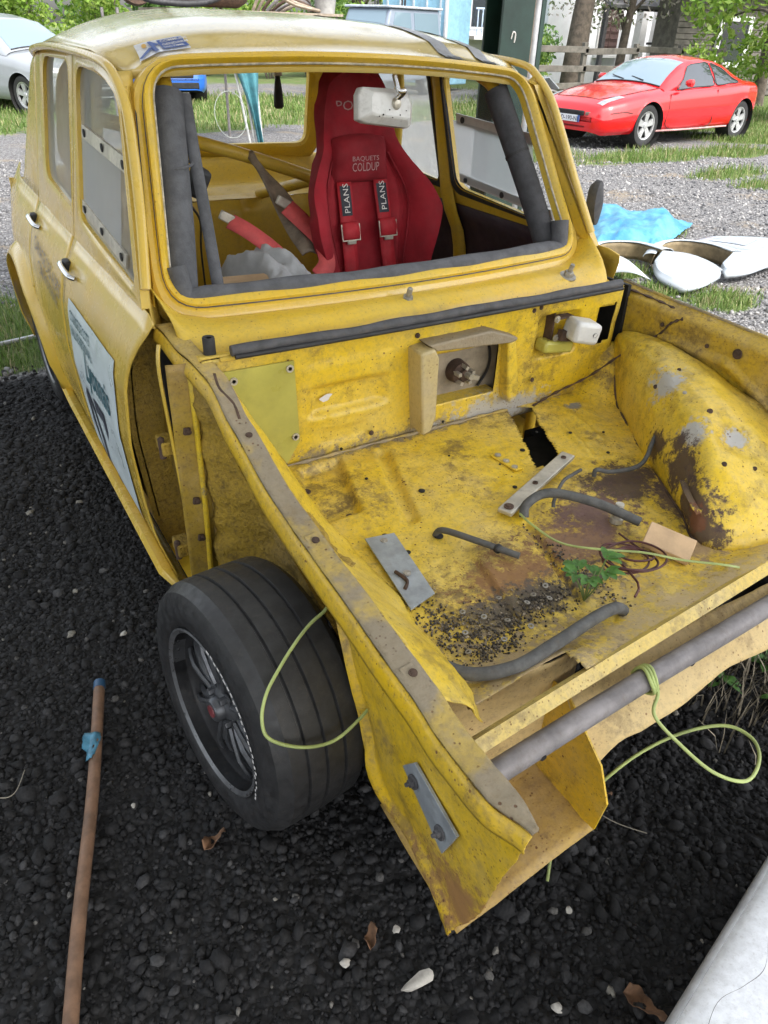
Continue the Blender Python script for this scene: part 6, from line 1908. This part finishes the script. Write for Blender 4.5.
# door gap, swage, mirrors, lamps, grille, plate
for sg in (-1, 1):
    def sd(x, z): return Vector((x, sg * (prof('w', x) * .992 + .004), z))
    tube('door_gap', [Vector((1.52, sg * (prof('w', 1.52) * .96 + .006), .75)), sd(1.50, .55), sd(1.56, .26), sd(2.60, .25), sd(2.74, .45), Vector((2.78, sg * (prof('w', 2.78) * .965 + .004), .80))], .006, 'dark', rc, 5, smooth=6)
    tube('sill_strip', [sd(1.25, .235), sd(2.2, .23), sd(3.2, .24)], .014, simple('pale_sill', (.45, .25, .24), .5), rc, 6)
    V, F = latheVF([(.0001, .085), (.035, .07), (.055, .02), (.055, -.05), (.0001, -.06)], 14, 'y')
    mesh('door_mirror', [Vector((v.x * .9, v.y, v.z * 1.0)) + Vector((1.86, sg * .90, .90)) for v in V], F, RED, rc, smooth=60)
    V, F = gridVF(lambda u, v: Vector((.14 + .42 * u, sg * (.50 + .12 * v + .06 * u), .0)) , 8, 4)
    V = [Vector((p.x, p.y, interp(abs(p.y) / prof('w', p.x), [0, .2, .5, .78, .90, .955, 1], [prof('zc', p.x), prof('zc', p.x), prof('zs', p.x) + (prof('zc', p.x) - prof('zs', p.x)) * .85, prof('zs', p.x) + (prof('zc', p.x) - prof('zs', p.x)) * .45, prof('zs', p.x), prof('zs', p.x) - .04, prof('zs', p.x) - .12]) + .005)) for p in V]
    mesh('headlight', V, F, simple('lamp_glass', (.30, .31, .33), .1, .2), rc, smooth=60)
    mesh('front_indicator', *boxVF((.035, sg * .50, .485), (.06, .16, .045), rotm(0, 0, -sg * 22)), simple('smoked_lamp', (.16, .12, .10), .2), rc, bevel=.01)
mesh('grille_slot', *boxVF((.0, 0, .485), (.05, .80, .07)), 'dark', rc, bevel=.015)
mesh('lower_intake', *boxVF((.03, 0, .30), (.06, .9, .05)), 'dark', rc, bevel=.012)
b = MB()
for i in range(6): b.add(*boxVF((.012, .12 + .055 * i, .385), (.05, .022, .04)))
b.build('intake_slots', 'dark', rc, smooth=0)
npl = mesh('number_plate', *boxVF((-.022, -.10, .405), (.012, .48, .095)), 'decal_w', rc, bevel=.003)
text_mesh('plate_text', 'AD-190-NL', lambda x, y: Vector((-.030, .10 - x * .062, .375 + y * .062)), 'print_d', npl, 1., 1., .02)
mesh('plate_band', *boxVF((-.023, .12, .405), (.013, .04, .095)), 'print_b', npl)
mesh('plate_band', *boxVF((-.023, -.32, .405), (.013, .04, .095)), 'print_b', npl)
def hz2(x, f): return Vector((x, f * prof('w', x), interp(abs(f), [0, .2, .5, .78, .90], [prof('zc', x), prof('zc', x), prof('zs', x) + (prof('zc', x) - prof('zs', x)) * .85, prof('zs', x) + (prof('zc', x) - prof('zs', x)) * .45, prof('zs', x)]) + .002))
for sg in (-1, 1):
    tube('bonnet_gap', [hz2(.26, sg * .55), hz2(.6, sg * .70), hz2(1.0, sg * .76), hz2(1.4, sg * .78)], .005, 'dark', rc, 5)
    tube('bumper_gap', [Vector((.62, sg * (prof('w', .62) + .003), .50)), Vector((.45, sg * (prof('w', .45) + .003), .52)), Vector((.2, sg * (prof('w', .2) + .003), .50))], .005, 'dark', rc, 5)
tube('bonnet_gap', [hz2(.26, f) for f in np.linspace(-.55, .55, 7)], .005, 'dark', rc, 5)
for yy in (-.25, .15):
    tube('wiper', [(1.44, yy - .05, .912), (1.52, yy + .25, .955)], .008, 'rubber', rc, 5, smooth=1)

def hatch(name, loc, rzz, pm, lb, sc=1., **kw):
    e = empty(name, loc, rzz, label=lb, cat='car')
    PP_ = dict(L=3.9, xs=None, arch=[(.82, .30, .335), (3.25, .30, .335)],
               w=([0, .08, .3, .8, 2, 3.4, 3.75, 3.9], [.55, .68, .78, .82, .83, .82, .76, .66]),
               zb=([0, .2, 3.6, 3.9], [.26, .20, .22, .32]),
               zs=([0, .08, .3, .9, 1.4, 2.5, 3.5, 3.8, 3.9], [.55, .66, .74, .84, .90, .93, .94, .90, .70]),
               zc=([0, .08, .3, .9, 1.25, 2.5, 3.5, 3.8, 3.9], [.57, .70, .80, .92, .98, .99, .99, .94, .72]),
               roof=([1.10, 1.45, 1.85, 2.3, 2.9, 3.4, 3.7, 3.86], [.97, 1.20, 1.40, 1.47, 1.47, 1.42, 1.25, .98]),
               roofw=([1.1, 1.8, 2.5, 3.3, 3.86], [.66, .58, .57, .56, .60]), beltw=.92,
               side=[('door_window', [(1.55, .06), (2.45, .06), (2.45, .9), (1.98, .9)]), ('rear_window', [(2.52, .06), (3.35, .10), (3.15, .85), (2.52, .9)])],
               ws=(1.14, 1.80, 1.06, 1.10), rs=(3.8, 3.5, 1.10, 1.10))
    bd, G_, pf = car_shell(e, PP_, pm, 'glass')
    bd.data.materials[0] = pm
    for ch in bd.children:
        if ch.name.startswith('windscreen'): ch.data.materials[0] = MAT['skyglass']
    for x in (.82, 3.25):
        for sg in (-1, 1):
            tyreset(e, x, sg * .76, .30, .19, sg)
            mesh('arch_liner', *latheVF([(.335, 0), (.35, -sg * .25), (.05, -sg * .25)], 26, 'y', (x, sg * .81, .30)), 'dark', e)
    for sg in (-1, 1):
        mesh('headlight', *boxVF((.10, sg * .56, .66), (.16, .26, .11), rotm(0, -20, -sg * 25)), simple('lamp_clear', (.6, .62, .64), .1, .3), e, bevel=.03)
        mesh('door_mirror', *boxVF((1.62, sg * .90, 1.02), (.10, .18, .11)), pm, e, bevel=.03)
    mesh('front_grille', *boxVF((.01, 0, .52), (.05, .9, .10)), 'dark', e, bevel=.02)
    mesh('front_bumper_intake', *boxVF((.02, 0, .34), (.06, 1.1, .12)), 'dark', e, bevel=.02)
    tube('wiper', [(1.16, .25, 1.0), (1.25, -.35, 1.05)], .009, 'rubber', e, 5, smooth=1)
    return e
SILV = carpaint('silver_car_paint', (.26, .28, .30))
rzs = R(118)
e1 = Vector((math.cos(rzs), math.sin(rzs), 0)); e2 = Vector((-math.sin(rzs), math.cos(rzs), 0))
hatch('silver_hatchback', tuple(Vector((.94, 14.5, 0)) - e1 * .82 - e2 * .78), rzs, SILV, 'silver hatchback parked on the grass behind the left side of the yellow shell')
BLUE = carpaint('blue_car_paint', (.02, .12, .50))
hatch('blue_hatchback', (3.92, 15.8, 0), R(84), BLUE, 'bright blue car glimpsed through the rear window opening')

# boxy grey-blue off-roader with a pale blue box behind it
OFF = carpaint('grey_blue_paint', (.22, .26, .33), .4)
su = empty('off_roader', (9.5, 17.3, 0), R(24), label='boxy grey blue off-roader standing behind the yellow roof', cat='car')
b = MB(); b.add(*boxVF((.3, 0, .72), (3.5, 1.5, .75))); b.build('body', OFF, su, smooth=0, bevel=.05)
V = [(-.62, -.70, 1.08), (1.95, -.70, 1.08), (1.85, -.62, 1.82), (-.28, -.62, 1.82)]
V += [(x, -y, z) for x, y, z in V]
cb_ = mesh('cabin', V, [(0, 1, 2, 3), (7, 6, 5, 4), (3, 2, 6, 7), (0, 3, 7, 4), (1, 5, 6, 2)], OFF, su, smooth=0, bevel=.04)
mesh('roof_cap', *boxVF((.78, 0, 1.845), (2.3, 1.36, .05)), simple('pale_roof', (.42, .45, .50), .5), cb_, smooth=0, bevel=.02)
def pane(name, pts, par, m='skyglass'): return mesh(name, pts, [tuple(range(len(pts)))], m, par, smooth=0, solid=.01)
pane('windscreen', [(-.59, -.60, 1.16), (-.59, .60, 1.16), (-.325, .54, 1.76), (-.325, -.54, 1.76)], cb_)
for sg in (-1, 1):
    pane('door_window', [(-.34, sg * .705, 1.16), (.55, sg * .705, 1.16), (.52, sg * .640, 1.74), (-.12, sg * .640, 1.74)], cb_)
    pane('rear_window', [(.70, sg * .705, 1.16), (1.80, sg * .705, 1.16), (1.74, sg * .640, 1.74), (.68, sg * .640, 1.74)], cb_)
    for x in (-.85, 1.35): tyreset(su, x, sg * .72, .34, .2, sg)
    for x in (.1, .22): tube('roof_bar_post', [(x + .4, sg * .4, 1.86), (x + .4, sg * .4, 2.02)], .025, 'rubber', su, 6, smooth=0)
mesh('seat_headrest', *boxVF((.42, -.35, 1.42), (.12, .26, .30)), 'dark', su, bevel=.05)
bx_ = empty('blue_box_body', (12.3, 19.4, 0), R(20), label='pale blue box-shaped storage container behind the off-roader', cat='container')
mesh('box', *boxVF((0, 0, 1.25), (1.15, 2.2, 2.2)), simple('pale_blue_paint', (.26, .48, .62), .5, 0, .12, 6, dirt=.3), bx_, smooth=0, bevel=.02)
for i in range(5):
    mesh('rib', *boxVF((-.585, -.9 + .45 * i, 1.25), (.03, .05, 2.1)), simple('white_rib', (.55, .60, .64), .5), bx_, smooth=0)
mesh('corner_post', *boxVF((-.57, -1.09, 1.25), (.08, .06, 2.22)), 'decal_w', bx_, smooth=0)

# ================================================================== SCRAP RACK behind the car
rk = empty('scrap_rack', (3.2, 9.7, 0), label='pole rack wrapped with teal cloth carrying rusty scrap, seen through and over the yellow shell', cat='rack')
for dx, c_ in ((0, .02), (.10, .03), (-.07, .018)):
    tube('pole', [(dx, .05 * dx, 0), (dx * 1.5 - .10, 0, .8), (dx * 2 - .25, 0, 1.56)], c_, simple('pale_pole', (.42, .43, .42), .5, .2), rk, 8, smooth=1)
for (x, y) in ((-1.6, .2), (1.35, .1), (-1.6, 1.0), (1.35, 1.0), (0, 1.0)):
    tube('pole', [(x, y, 0), (x, y, 1.56)], .02, 'pipe', rk, 8, smooth=1)
V, F = gridVF(lambda u, v: Vector((.06 + (.10 + .42 * sstep(.12, 1, v)) * (u - .5) - .22 * v, -.07 - .04 * math.sin(u * 11), .03 + 1.5 * v)), 16, 24)
mesh('teal_cloth', V, F, simple('teal_cloth', (.05, .17, .20), .7, 0, .35, 6, .3), rk, smooth=60, solid=.01)
mesh('shelf', *boxVF((.15, .55, 1.56), (2.5, 1.1, .03)), 'oldbelt', rk, smooth=0)
tube('wire_hoop', [( -.42 + .22 * math.cos(a), -.25 + .05 * math.sin(a), .42 + .27 * math.sin(a)) for a in np.linspace(0, 6.283, 20, endpoint=False)], .0045, simple('grey_wire', (.25, .27, .25), .5), rk, 6, True, 2)
tube('black_hose', [(-1.55, .1, 1.95), (-1.35, .0, 1.68), (-1.0, -.05, 1.62), (-.55, .0, 1.64), (-.2, .1, 1.75)], .035, 'rubber', rk, 8)
mesh('rusty_tank', *latheVF([(.0001, -.55), (.15, -.52), (.20, -.42), (.20, .42), (.15, .52), (.0001, .55)], 24, 'x', (-.35, .5, 1.80)), 'rust', rk, smooth=60)
mesh('rusty_drum', *latheVF([(.0001, -.1), (.22, -.1), (.24, 0), (.22, .1), (.0001, .1)], 24, 'y', (-1.25, .6, 1.82)), 'rust', rk, smooth=50)
for i in range(7):
    tube('bent_rod', [(.2 + .1 * i, .3 + .08 * i, 1.58), (.35 + .12 * i, .2 + .1 * i, 1.80 - .02 * i), (.8 + .07 * i, .25 + .08 * i, 1.66 + .02 * i), (1.25, .3 + .08 * i, 1.60)], .022, random.choice(['rust', 'oldbelt', 'pipe']), rk, 6)
mesh('bucket', *latheVF([(.0001, 0), (.13, 0), (.17, .30), (.18, .31), (.165, .30), (.125, .02)], 24, 'z', (1.30, .35, 1.575)), simple('grey_bucket', (.30, .30, .29), .6, 0, .2), rk, smooth=50)

# ================================================================== FENCE, HOUSES, SHEDS
WOODG = simple('weathered_grey_wood', (.115, .105, .09), .85, 0, .35, 6, .4, 40)
MAT['woodg'] = WOODG
fn = empty('rail_fence', (13.2, 14.0, 0), label='weathered grey wooden rail fence behind the red coupe', cat='fence')
fx = [10.4, 11.75, 13.25, 14.9, 16.5, 18.1]
for i, x in enumerate(fx):
    mesh('post', *boxVF((x - 13.2, 0, .62), (.12, .10, 1.30), rotm(0, random.uniform(-3, 5), 0)), 'woodg', fn, smooth=0, bevel=.01)
for i in range(len(fx) - 1):
    for z in (.38, .76, 1.12):
        x0, x1 = fx[i], fx[i + 1]
        mesh('rail', *boxVF(((x0 + x1) / 2 - 13.2, -.06, z + random.uniform(-.03, .03)), (x1 - x0 + .1, .04, .13), rotm(0, random.uniform(-1.6, 1.6), 0)), 'woodg', fn, smooth=0, bevel=.008)
WALL = simple('white_render', (.76, .77, .80), .8, 0, .06, 3, .1, 30, dirt=.1); MAT['wall'] = WALL
MAT['slate'] = simple('grey_roofing', (.20, .195, .21), .75, 0, .2, 8, .3)
MAT['shutter'] = simple('brown_shutter', (.10, .060, .055), .7, 0, .2, 8)
MAT['trimw'] = simple('white_trim', (.68, .68, .68), .6, 0, .05)
MAT['darkwood'] = simple('dark_porch_wood', (.055, .052, .055), .7, 0, .3)
hs = empty('white_house', (18.6, 18.6, 0), 0., label='white rendered house with brown shutters and a dark porch', cat='house')
mesh('wall', *boxVF((1.2, 1.2, 2.2), (7.6, 2.4, 4.4)), 'wall', hs, smooth=0)
for x0 in (-.70, 3.2):
    w_ = mesh('window', *boxVF((x0 + .55, -.02, 1.75), (.86, .06, 1.75)), 'trimw', hs, smooth=0)
    for k_ in range(2):
        sh_ = mesh('shutter', *boxVF((x0 + .36 + .38 * k_, -.07, 1.78), (.36, .05, 1.60)), 'shutter', w_, smooth=0)
        for j in range(8): mesh('slat', *boxVF((x0 + .36 + .38 * k_, -.10, 1.10 + .19 * j), (.30, .02, .10), rotm(20, 0, 0)), 'shutter', sh_, smooth=0)
    mesh('sill', *boxVF((x0 + .55, -.08, .86), (1.0, .16, .07)), 'trimw', w_, smooth=0)
pr = mesh('porch_roof', [(-2.3, -2.2, 2.12), (1.7, -2.2, 2.12), (1.7, -1.75, 2.32), (-2.3, -1.75, 2.32)], [(0, 1, 2, 3)], 'slate', hs, smooth=0, solid=.08)
mesh('porch_beam', *boxVF((-.3, -2.05, 2.05), (4.0, .10, .10)), 'darkwood', pr, smooth=0)
for x in (-2.35, 1.2):
    mesh('porch_post', *boxVF((x, -2.05, 1.0), (.12, .12, 2.05)), 'darkwood', hs, smooth=0, bevel=.01)
for x in (.6, 1.3, 2.0):
    mesh('pillar', *boxVF((x, -.6, 1.2), (.26, .26, 2.4)), 'trimw', hs, smooth=0)
    mesh('pillar_foot', *boxVF((x, -.6, .55), (.42, .42, .35)), 'trimw', hs, smooth=0)
mesh('porch_rail', *boxVF((.3, -2.05, 1.25), (1.8, .05, .06)), 'darkwood', hs, smooth=0)
h2 = empty('far_white_house', (20.5, 25.5, 0), R(-10), label='far white building with a pale blue balcony rail, left of the tree trunk', cat='house')
mesh('wall', *boxVF((0, 1.5, 2.5), (5.0, 3, 5)), 'wall', h2, smooth=0)
bal = mesh('balcony', *boxVF((-.9, -.4, 1.2), (2.6, .8, .12)), 'trimw', h2, smooth=0)
mesh('balcony_rail', *boxVF((-.9, -.78, 2.1), (2.6, .05, .06)), simple('pale_blue_rail', (.42, .52, .66), .6), bal, smooth=0)
for i in range(14): mesh('baluster', *boxVF((-2.1 + .19 * i, -.78, 1.65), (.04, .03, .86)), simple('pale_blue_bar', (.42, .52, .66), .6) if i == 0 else bpy.data.materials['pale_blue_bar'], bal, smooth=0)
for x in (-1.6, .4, 1.7):
    w_ = mesh('window', *boxVF((x, -.02, 2.2), (.75, .05, 1.4)), 'glass', h2, smooth=0)
    mesh('frame', *boxVF((x, -.04, 1.5), (.85, .06, .06)), 'trimw', w_, smooth=0)
pc_ = empty('plank_cabin', (20.7, 15.2, 0), R(-6), label='grey plank cabin with a white framed window behind the right-hand tree', cat='cabin')
mesh('core', *boxVF((0, .55, 1.35), (5.4, .9, 2.7)), 'woodg', pc_, smooth=0)
for i in range(20):
    mesh('plank', *boxVF((0, .07, .10 + .135 * i), (5.5, .05, .128), rotm(-9, 0, 0)), 'woodg', pc_, smooth=0)
w_ = mesh('window', *boxVF((-.7, .0, 1.35), (1.0, .05, 1.0)), 'glass', pc_, smooth=0)
for (x, z, sx, sz) in ((-1.25, 1.35, .12, 1.15), (-.15, 1.35, .12, 1.15), (-.7, 1.90, 1.22, .12), (-.7, .80, 1.22, .12)):
    mesh('frame', *boxVF((x, -.03, z), (sx, .08, sz)), 'trimw', w_, smooth=0)
mesh('cabin_roof', [(-3.0, -.5, 2.65), (3.0, -.5, 2.65), (3.0, 1.1, 3.3), (-3.0, 1.1, 3.3)], [(0, 1, 2, 3)], 'slate', pc_, smooth=0, solid=.08)
MAT['shedw'] = simple('beige_shed_boards', (.30, .25, .19), .8, 0, .15, 6, .2)
for i, (x, y, lb) in enumerate(((17.2, 26.0, 'beige garden shed with a grey pitched roof, left of the two'), (19.7, 27.2, 'beige garden shed with a grey pitched roof, right one beside the green post'))):
    sh = empty('garden_shed', (x, y, 0), R(-38), label=lb, cat='shed', group='garden sheds beyond the yard')
    V = [(-.9, -1.1, 0), (.9, -1.1, 0), (.9, -1.1, 1.55), (0, -1.1, 2.2), (-.9, -1.1, 1.55)]; V += [(a, 1.1, c_) for a, b_, c_ in V]
    mesh('wall', V, [(0, 1, 2, 3, 4), (9, 8, 7, 6, 5), (0, 5, 6, 1), (1, 6, 7, 2), (0, 4, 9, 5)], 'shedw', sh, smooth=0)
    for sg in (-1, 1):
        mesh('roof', [(0, -1.2, 2.26), (sg * 1.05, -1.2, 1.50), (sg * 1.05, 1.2, 1.50), (0, 1.2, 2.26)], [(0, 1, 2, 3)], 'slate', sh, smooth=0, solid=.04)
    for xx in (-.89, -.3, .3, .89):
        mesh('corner_board', *boxVF((xx, -1.115, .85), (.07, .03, 1.7)), 'darkwood', sh, smooth=0)
    mesh('round_vent', *discVF((0, -1.12, 1.75), .1, 'y', 14, .02), 'darkwood', sh, smooth=30)
# oddments beside the fence
jm = empty('scrap_heap', (11.0, 12.9, 0), label='low heap of grey scrap metal in the grass left of the red coupe', cat='scrap')
for i in range(9):
    mesh('scrap_sheet', *boxVF((random.uniform(-.5, .5), random.uniform(-.3, .3), .2 + .04 * i), (random.uniform(.4, .9), random.uniform(.2, .5), .03), rotm(random.uniform(-25, 25), random.uniform(-25, 25), random.uniform(0, 180))), random.choice(['pipe', 'steel', 'rubber']), jm, smooth=0)

# ================================================================== TREES AND SHRUBS
MAT['bark'] = simple('bark', (.085, .068, .052), .9, 0, .4, 9, .6, 30, .02)
LEAF = {
    'spring': island('spring_leaf', [(0, (.10, .20, .02)), (.5, (.20, .33, .04)), (1, (.32, .42, .09))], .55, bump=0, trans=.4),
    'mid': island('mid_leaf', [(0, (.035, .095, .018)), (.5, (.085, .18, .035)), (1, (.17, .27, .07))], .55, bump=0, trans=.35),
    'blossom': island('blossom_leaf', [(0, (.10, .16, .05)), (.45, (.22, .26, .12)), (.7, (.42, .38, .33)), (1, (.62, .56, .52))], .6, bump=0, trans=.3)}
def leaf_cloud(n, centers, rads, size, seed):
    g_ = np.random.default_rng(seed); k_ = g_.integers(0, len(centers), n)
    C = np.array(centers)[k_]; Rr = np.array(rads)[k_]
    d = g_.normal(size=(n, 3)); d /= np.linalg.norm(d, axis=1)[:, None]
    p = C + d * Rr[:, None] * (g_.uniform(.35, 1.08, n) ** .6)[:, None] * np.array([1, 1, .8])
    a = g_.normal(size=(n, 3)); a /= np.linalg.norm(a, axis=1)[:, None]
    b_ = np.cross(a, g_.normal(size=(n, 3))); b_ /= np.linalg.norm(b_, axis=1)[:, None] + 1e-9
    s_ = size * g_.uniform(.6, 1.4, n)[:, None]
    Vv = np.stack([p - a * s_, p - b_ * s_ * .45, p + a * s_, p + b_ * s_ * .45], 1)
    F = np.arange(n * 4).reshape(n, 4)
    return Vv.reshape(-1, 3), F
def tree(name, loc, H, crown, trunk_r, kind, lb, seed, n=5000, size=.07, lean=0., cat='tree', low=.35, group=None):
    g_ = np.random.default_rng(seed)
    e = empty(name, loc, label=lb, cat=cat, group=group)
    top = Vector((lean, 0, H * .8))
    b = MB()
    b.add(*tubeVF([(0, 0, -.05), (lean * .2, .03, H * .25), (lean * .6, -.03, H * .55), top], lambda t: trunk_r * (1.15 - .8 * t), 9))
    cs = []; rs_ = []
    for i in range(9):
        a = g_.uniform(0, 6.28); h = H * g_.uniform(low, .75); r_ = crown * g_.uniform(.5, .95)
        end = Vector((lean * h / H + r_ * math.cos(a), r_ * math.sin(a), h + g_.uniform(.0, .25) * H))
        st_ = Vector((lean * h / H, 0, h * .85))
        b.add(*tubeVF([st_, st_.lerp(end, .5) + Vector((0, 0, .08 * H)), end], lambda t: trunk_r * .38 * (1 - .8 * t), 6))
        for j in range(3):
            p = st_.lerp(end, .45 + .3 * j) + Vector(g_.normal(size=3)) * crown * .15
            cs.append(tuple(p)); rs_.append(crown * g_.uniform(.22, .42))
    b.build('trunk', 'bark', e, smooth=60)
    V, F = leaf_cloud(n, cs, rs_, size, seed + 5)
    np_mesh('crown', V, F, LEAF[kind], e, False)
    return e
def bush(name, loc, rx, h, kind, lb, seed, n=2600, size=.05, group=None):
    g_ = np.random.default_rng(seed)
    e = empty(name, loc, label=lb, cat='shrub', group=group)
    cs = []; rs_ = []
    b = MB()
    for i in range(7):
        a = g_.uniform(0, 6.28); p = Vector((rx * .6 * math.cos(a) * g_.uniform(.2, 1), rx * .6 * math.sin(a) * g_.uniform(.2, 1), h * g_.uniform(.3, .8)))
        b.add(*tubeVF([(p.x * .2, p.y * .2, -.03), p * .6, p], lambda t: .03 * (1 - .7 * t), 5))
        cs.append(tuple(p)); rs_.append(rx * g_.uniform(.35, .55))
    b.build('stems', 'bark', e, smooth=60)
    V, F = leaf_cloud(n, cs, rs_, size, seed + 3)
    np_mesh('foliage', V, F, LEAF[kind], e, False)
    return e
tree('leafy_tree', (15.6, 10.2, 0), 6.0, 2.5, .16, 'spring', 'bright green leafy tree at the right edge behind the red coupe', 21, 9000, .085, .2, low=.10)
tree('leafy_tree', (18.4, 12.8, 0), 6.0, 2.3, .15, 'spring', 'spring-green tree overhanging the plank cabin roof', 22, 6000, .085, -.6, low=.3)
tree('old_tree', (14.9, 16.1, 0), 7.5, 3.0, .30, 'spring', 'thick forked tree trunk in front of the white house', 23, 2200, .10, .5, low=.45)
tree('blossom_tree', (16.9, 16.4, 0), 5.5, 1.8, .13, 'blossom', 'slender blossoming tree in front of the brown shutters', 24, 2600, .06, .3, low=.25)
bush('shrub', (13.5, 16.6, 0), 1.0, 1.7, 'spring', 'light green shrub behind the fence, left of the thick trunk', 31, 2600, .06)
bush('shrub', (12.4, 15.4, 0), 1.1, 1.7, 'mid', 'green shrub behind the fence just right of the shelter post', 32, 2600, .06)
bush('shrub', (18.6, 16.2, 0), .9, 1.2, 'blossom', 'flowering shrub at the foot of the porch', 33, 1800, .05)
bush('shrub', (17.3, 22.3, 0), 1.5, 1.35, 'mid', 'rounded green shrub in front of the garden sheds', 34, 3000, .06)
bush('shrub', (19.8, 24.0, 0), 1.2, 1.3, 'mid', 'rounded green shrub at the foot of the right garden shed', 35, 2200, .06)
bush('shrub', (14.2, 10.9, 0), 1.1, 1.3, 'spring', 'leafy undergrowth at the foot of the right-hand tree', 36, 2600, .06)
tree('leafy_tree', (16.0, 30.0, 0), 7, 2.8, .18, 'spring', 'light green tree rising behind the garden sheds', 40, 4200, .11, .2, low=.18)
for i, (x, y, h, c_) in enumerate(((-3.2, 27, 8, 3.0), (-1.0, 29, 9, 3.2), (1.4, 27.5, 8, 2.8), (3.6, 29.5, 9, 3.2), (5.8, 28, 8, 3.0), (8.2, 30, 9, 3.3), (11.2, 31, 9, 3.3), (13.6, 33, 9, 3.3), (22.5, 31, 9, 3.5), (24.5, 20, 8, 3))):
    tree('woodland_tree', (x, y, 0), h, c_, .16, 'spring' if i % 2 else 'mid', ['tall tree at the far left of the wood', 'tall tree over the silver hatchback roof', 'tall tree right of the silver hatchback', 'tall tree over the left end of the yellow roof', 'tall tree behind the yellow roof sticker', 'tall tree behind the rusty scrap', 'tall tree left of the off-roader', 'tall tree behind the pale blue box', 'tall tree behind the far white building', 'tall tree behind the white house at the right'][i], 50 + i, 3600, .12, (-1) ** i * .4, low=.16, group='trees of the far wood')
for i in range(12):
    x = -4.5 + 1.75 * i
    bush('wood_shrub', (x, 24.5 + .8 * math.sin(i * 2.1), 0), 1.35, 2.6, 'spring' if i % 3 else 'mid', ['undergrowth shrub at the far left edge of the wood', 'undergrowth shrub left behind the silver hatchback', 'undergrowth shrub right behind the silver hatchback', 'undergrowth shrub over the left roof corner', 'undergrowth shrub above the roof sticker', 'undergrowth shrub right of the roof sticker', 'undergrowth shrub behind the black hose', 'undergrowth shrub behind the rusty drum', 'undergrowth shrub behind the rusty tank', 'undergrowth shrub behind the bent rods', 'undergrowth shrub left of the off-roader', 'undergrowth shrub behind the off-roader'][i], 70 + i, 2400, .08, group='shrubs along the far wood')
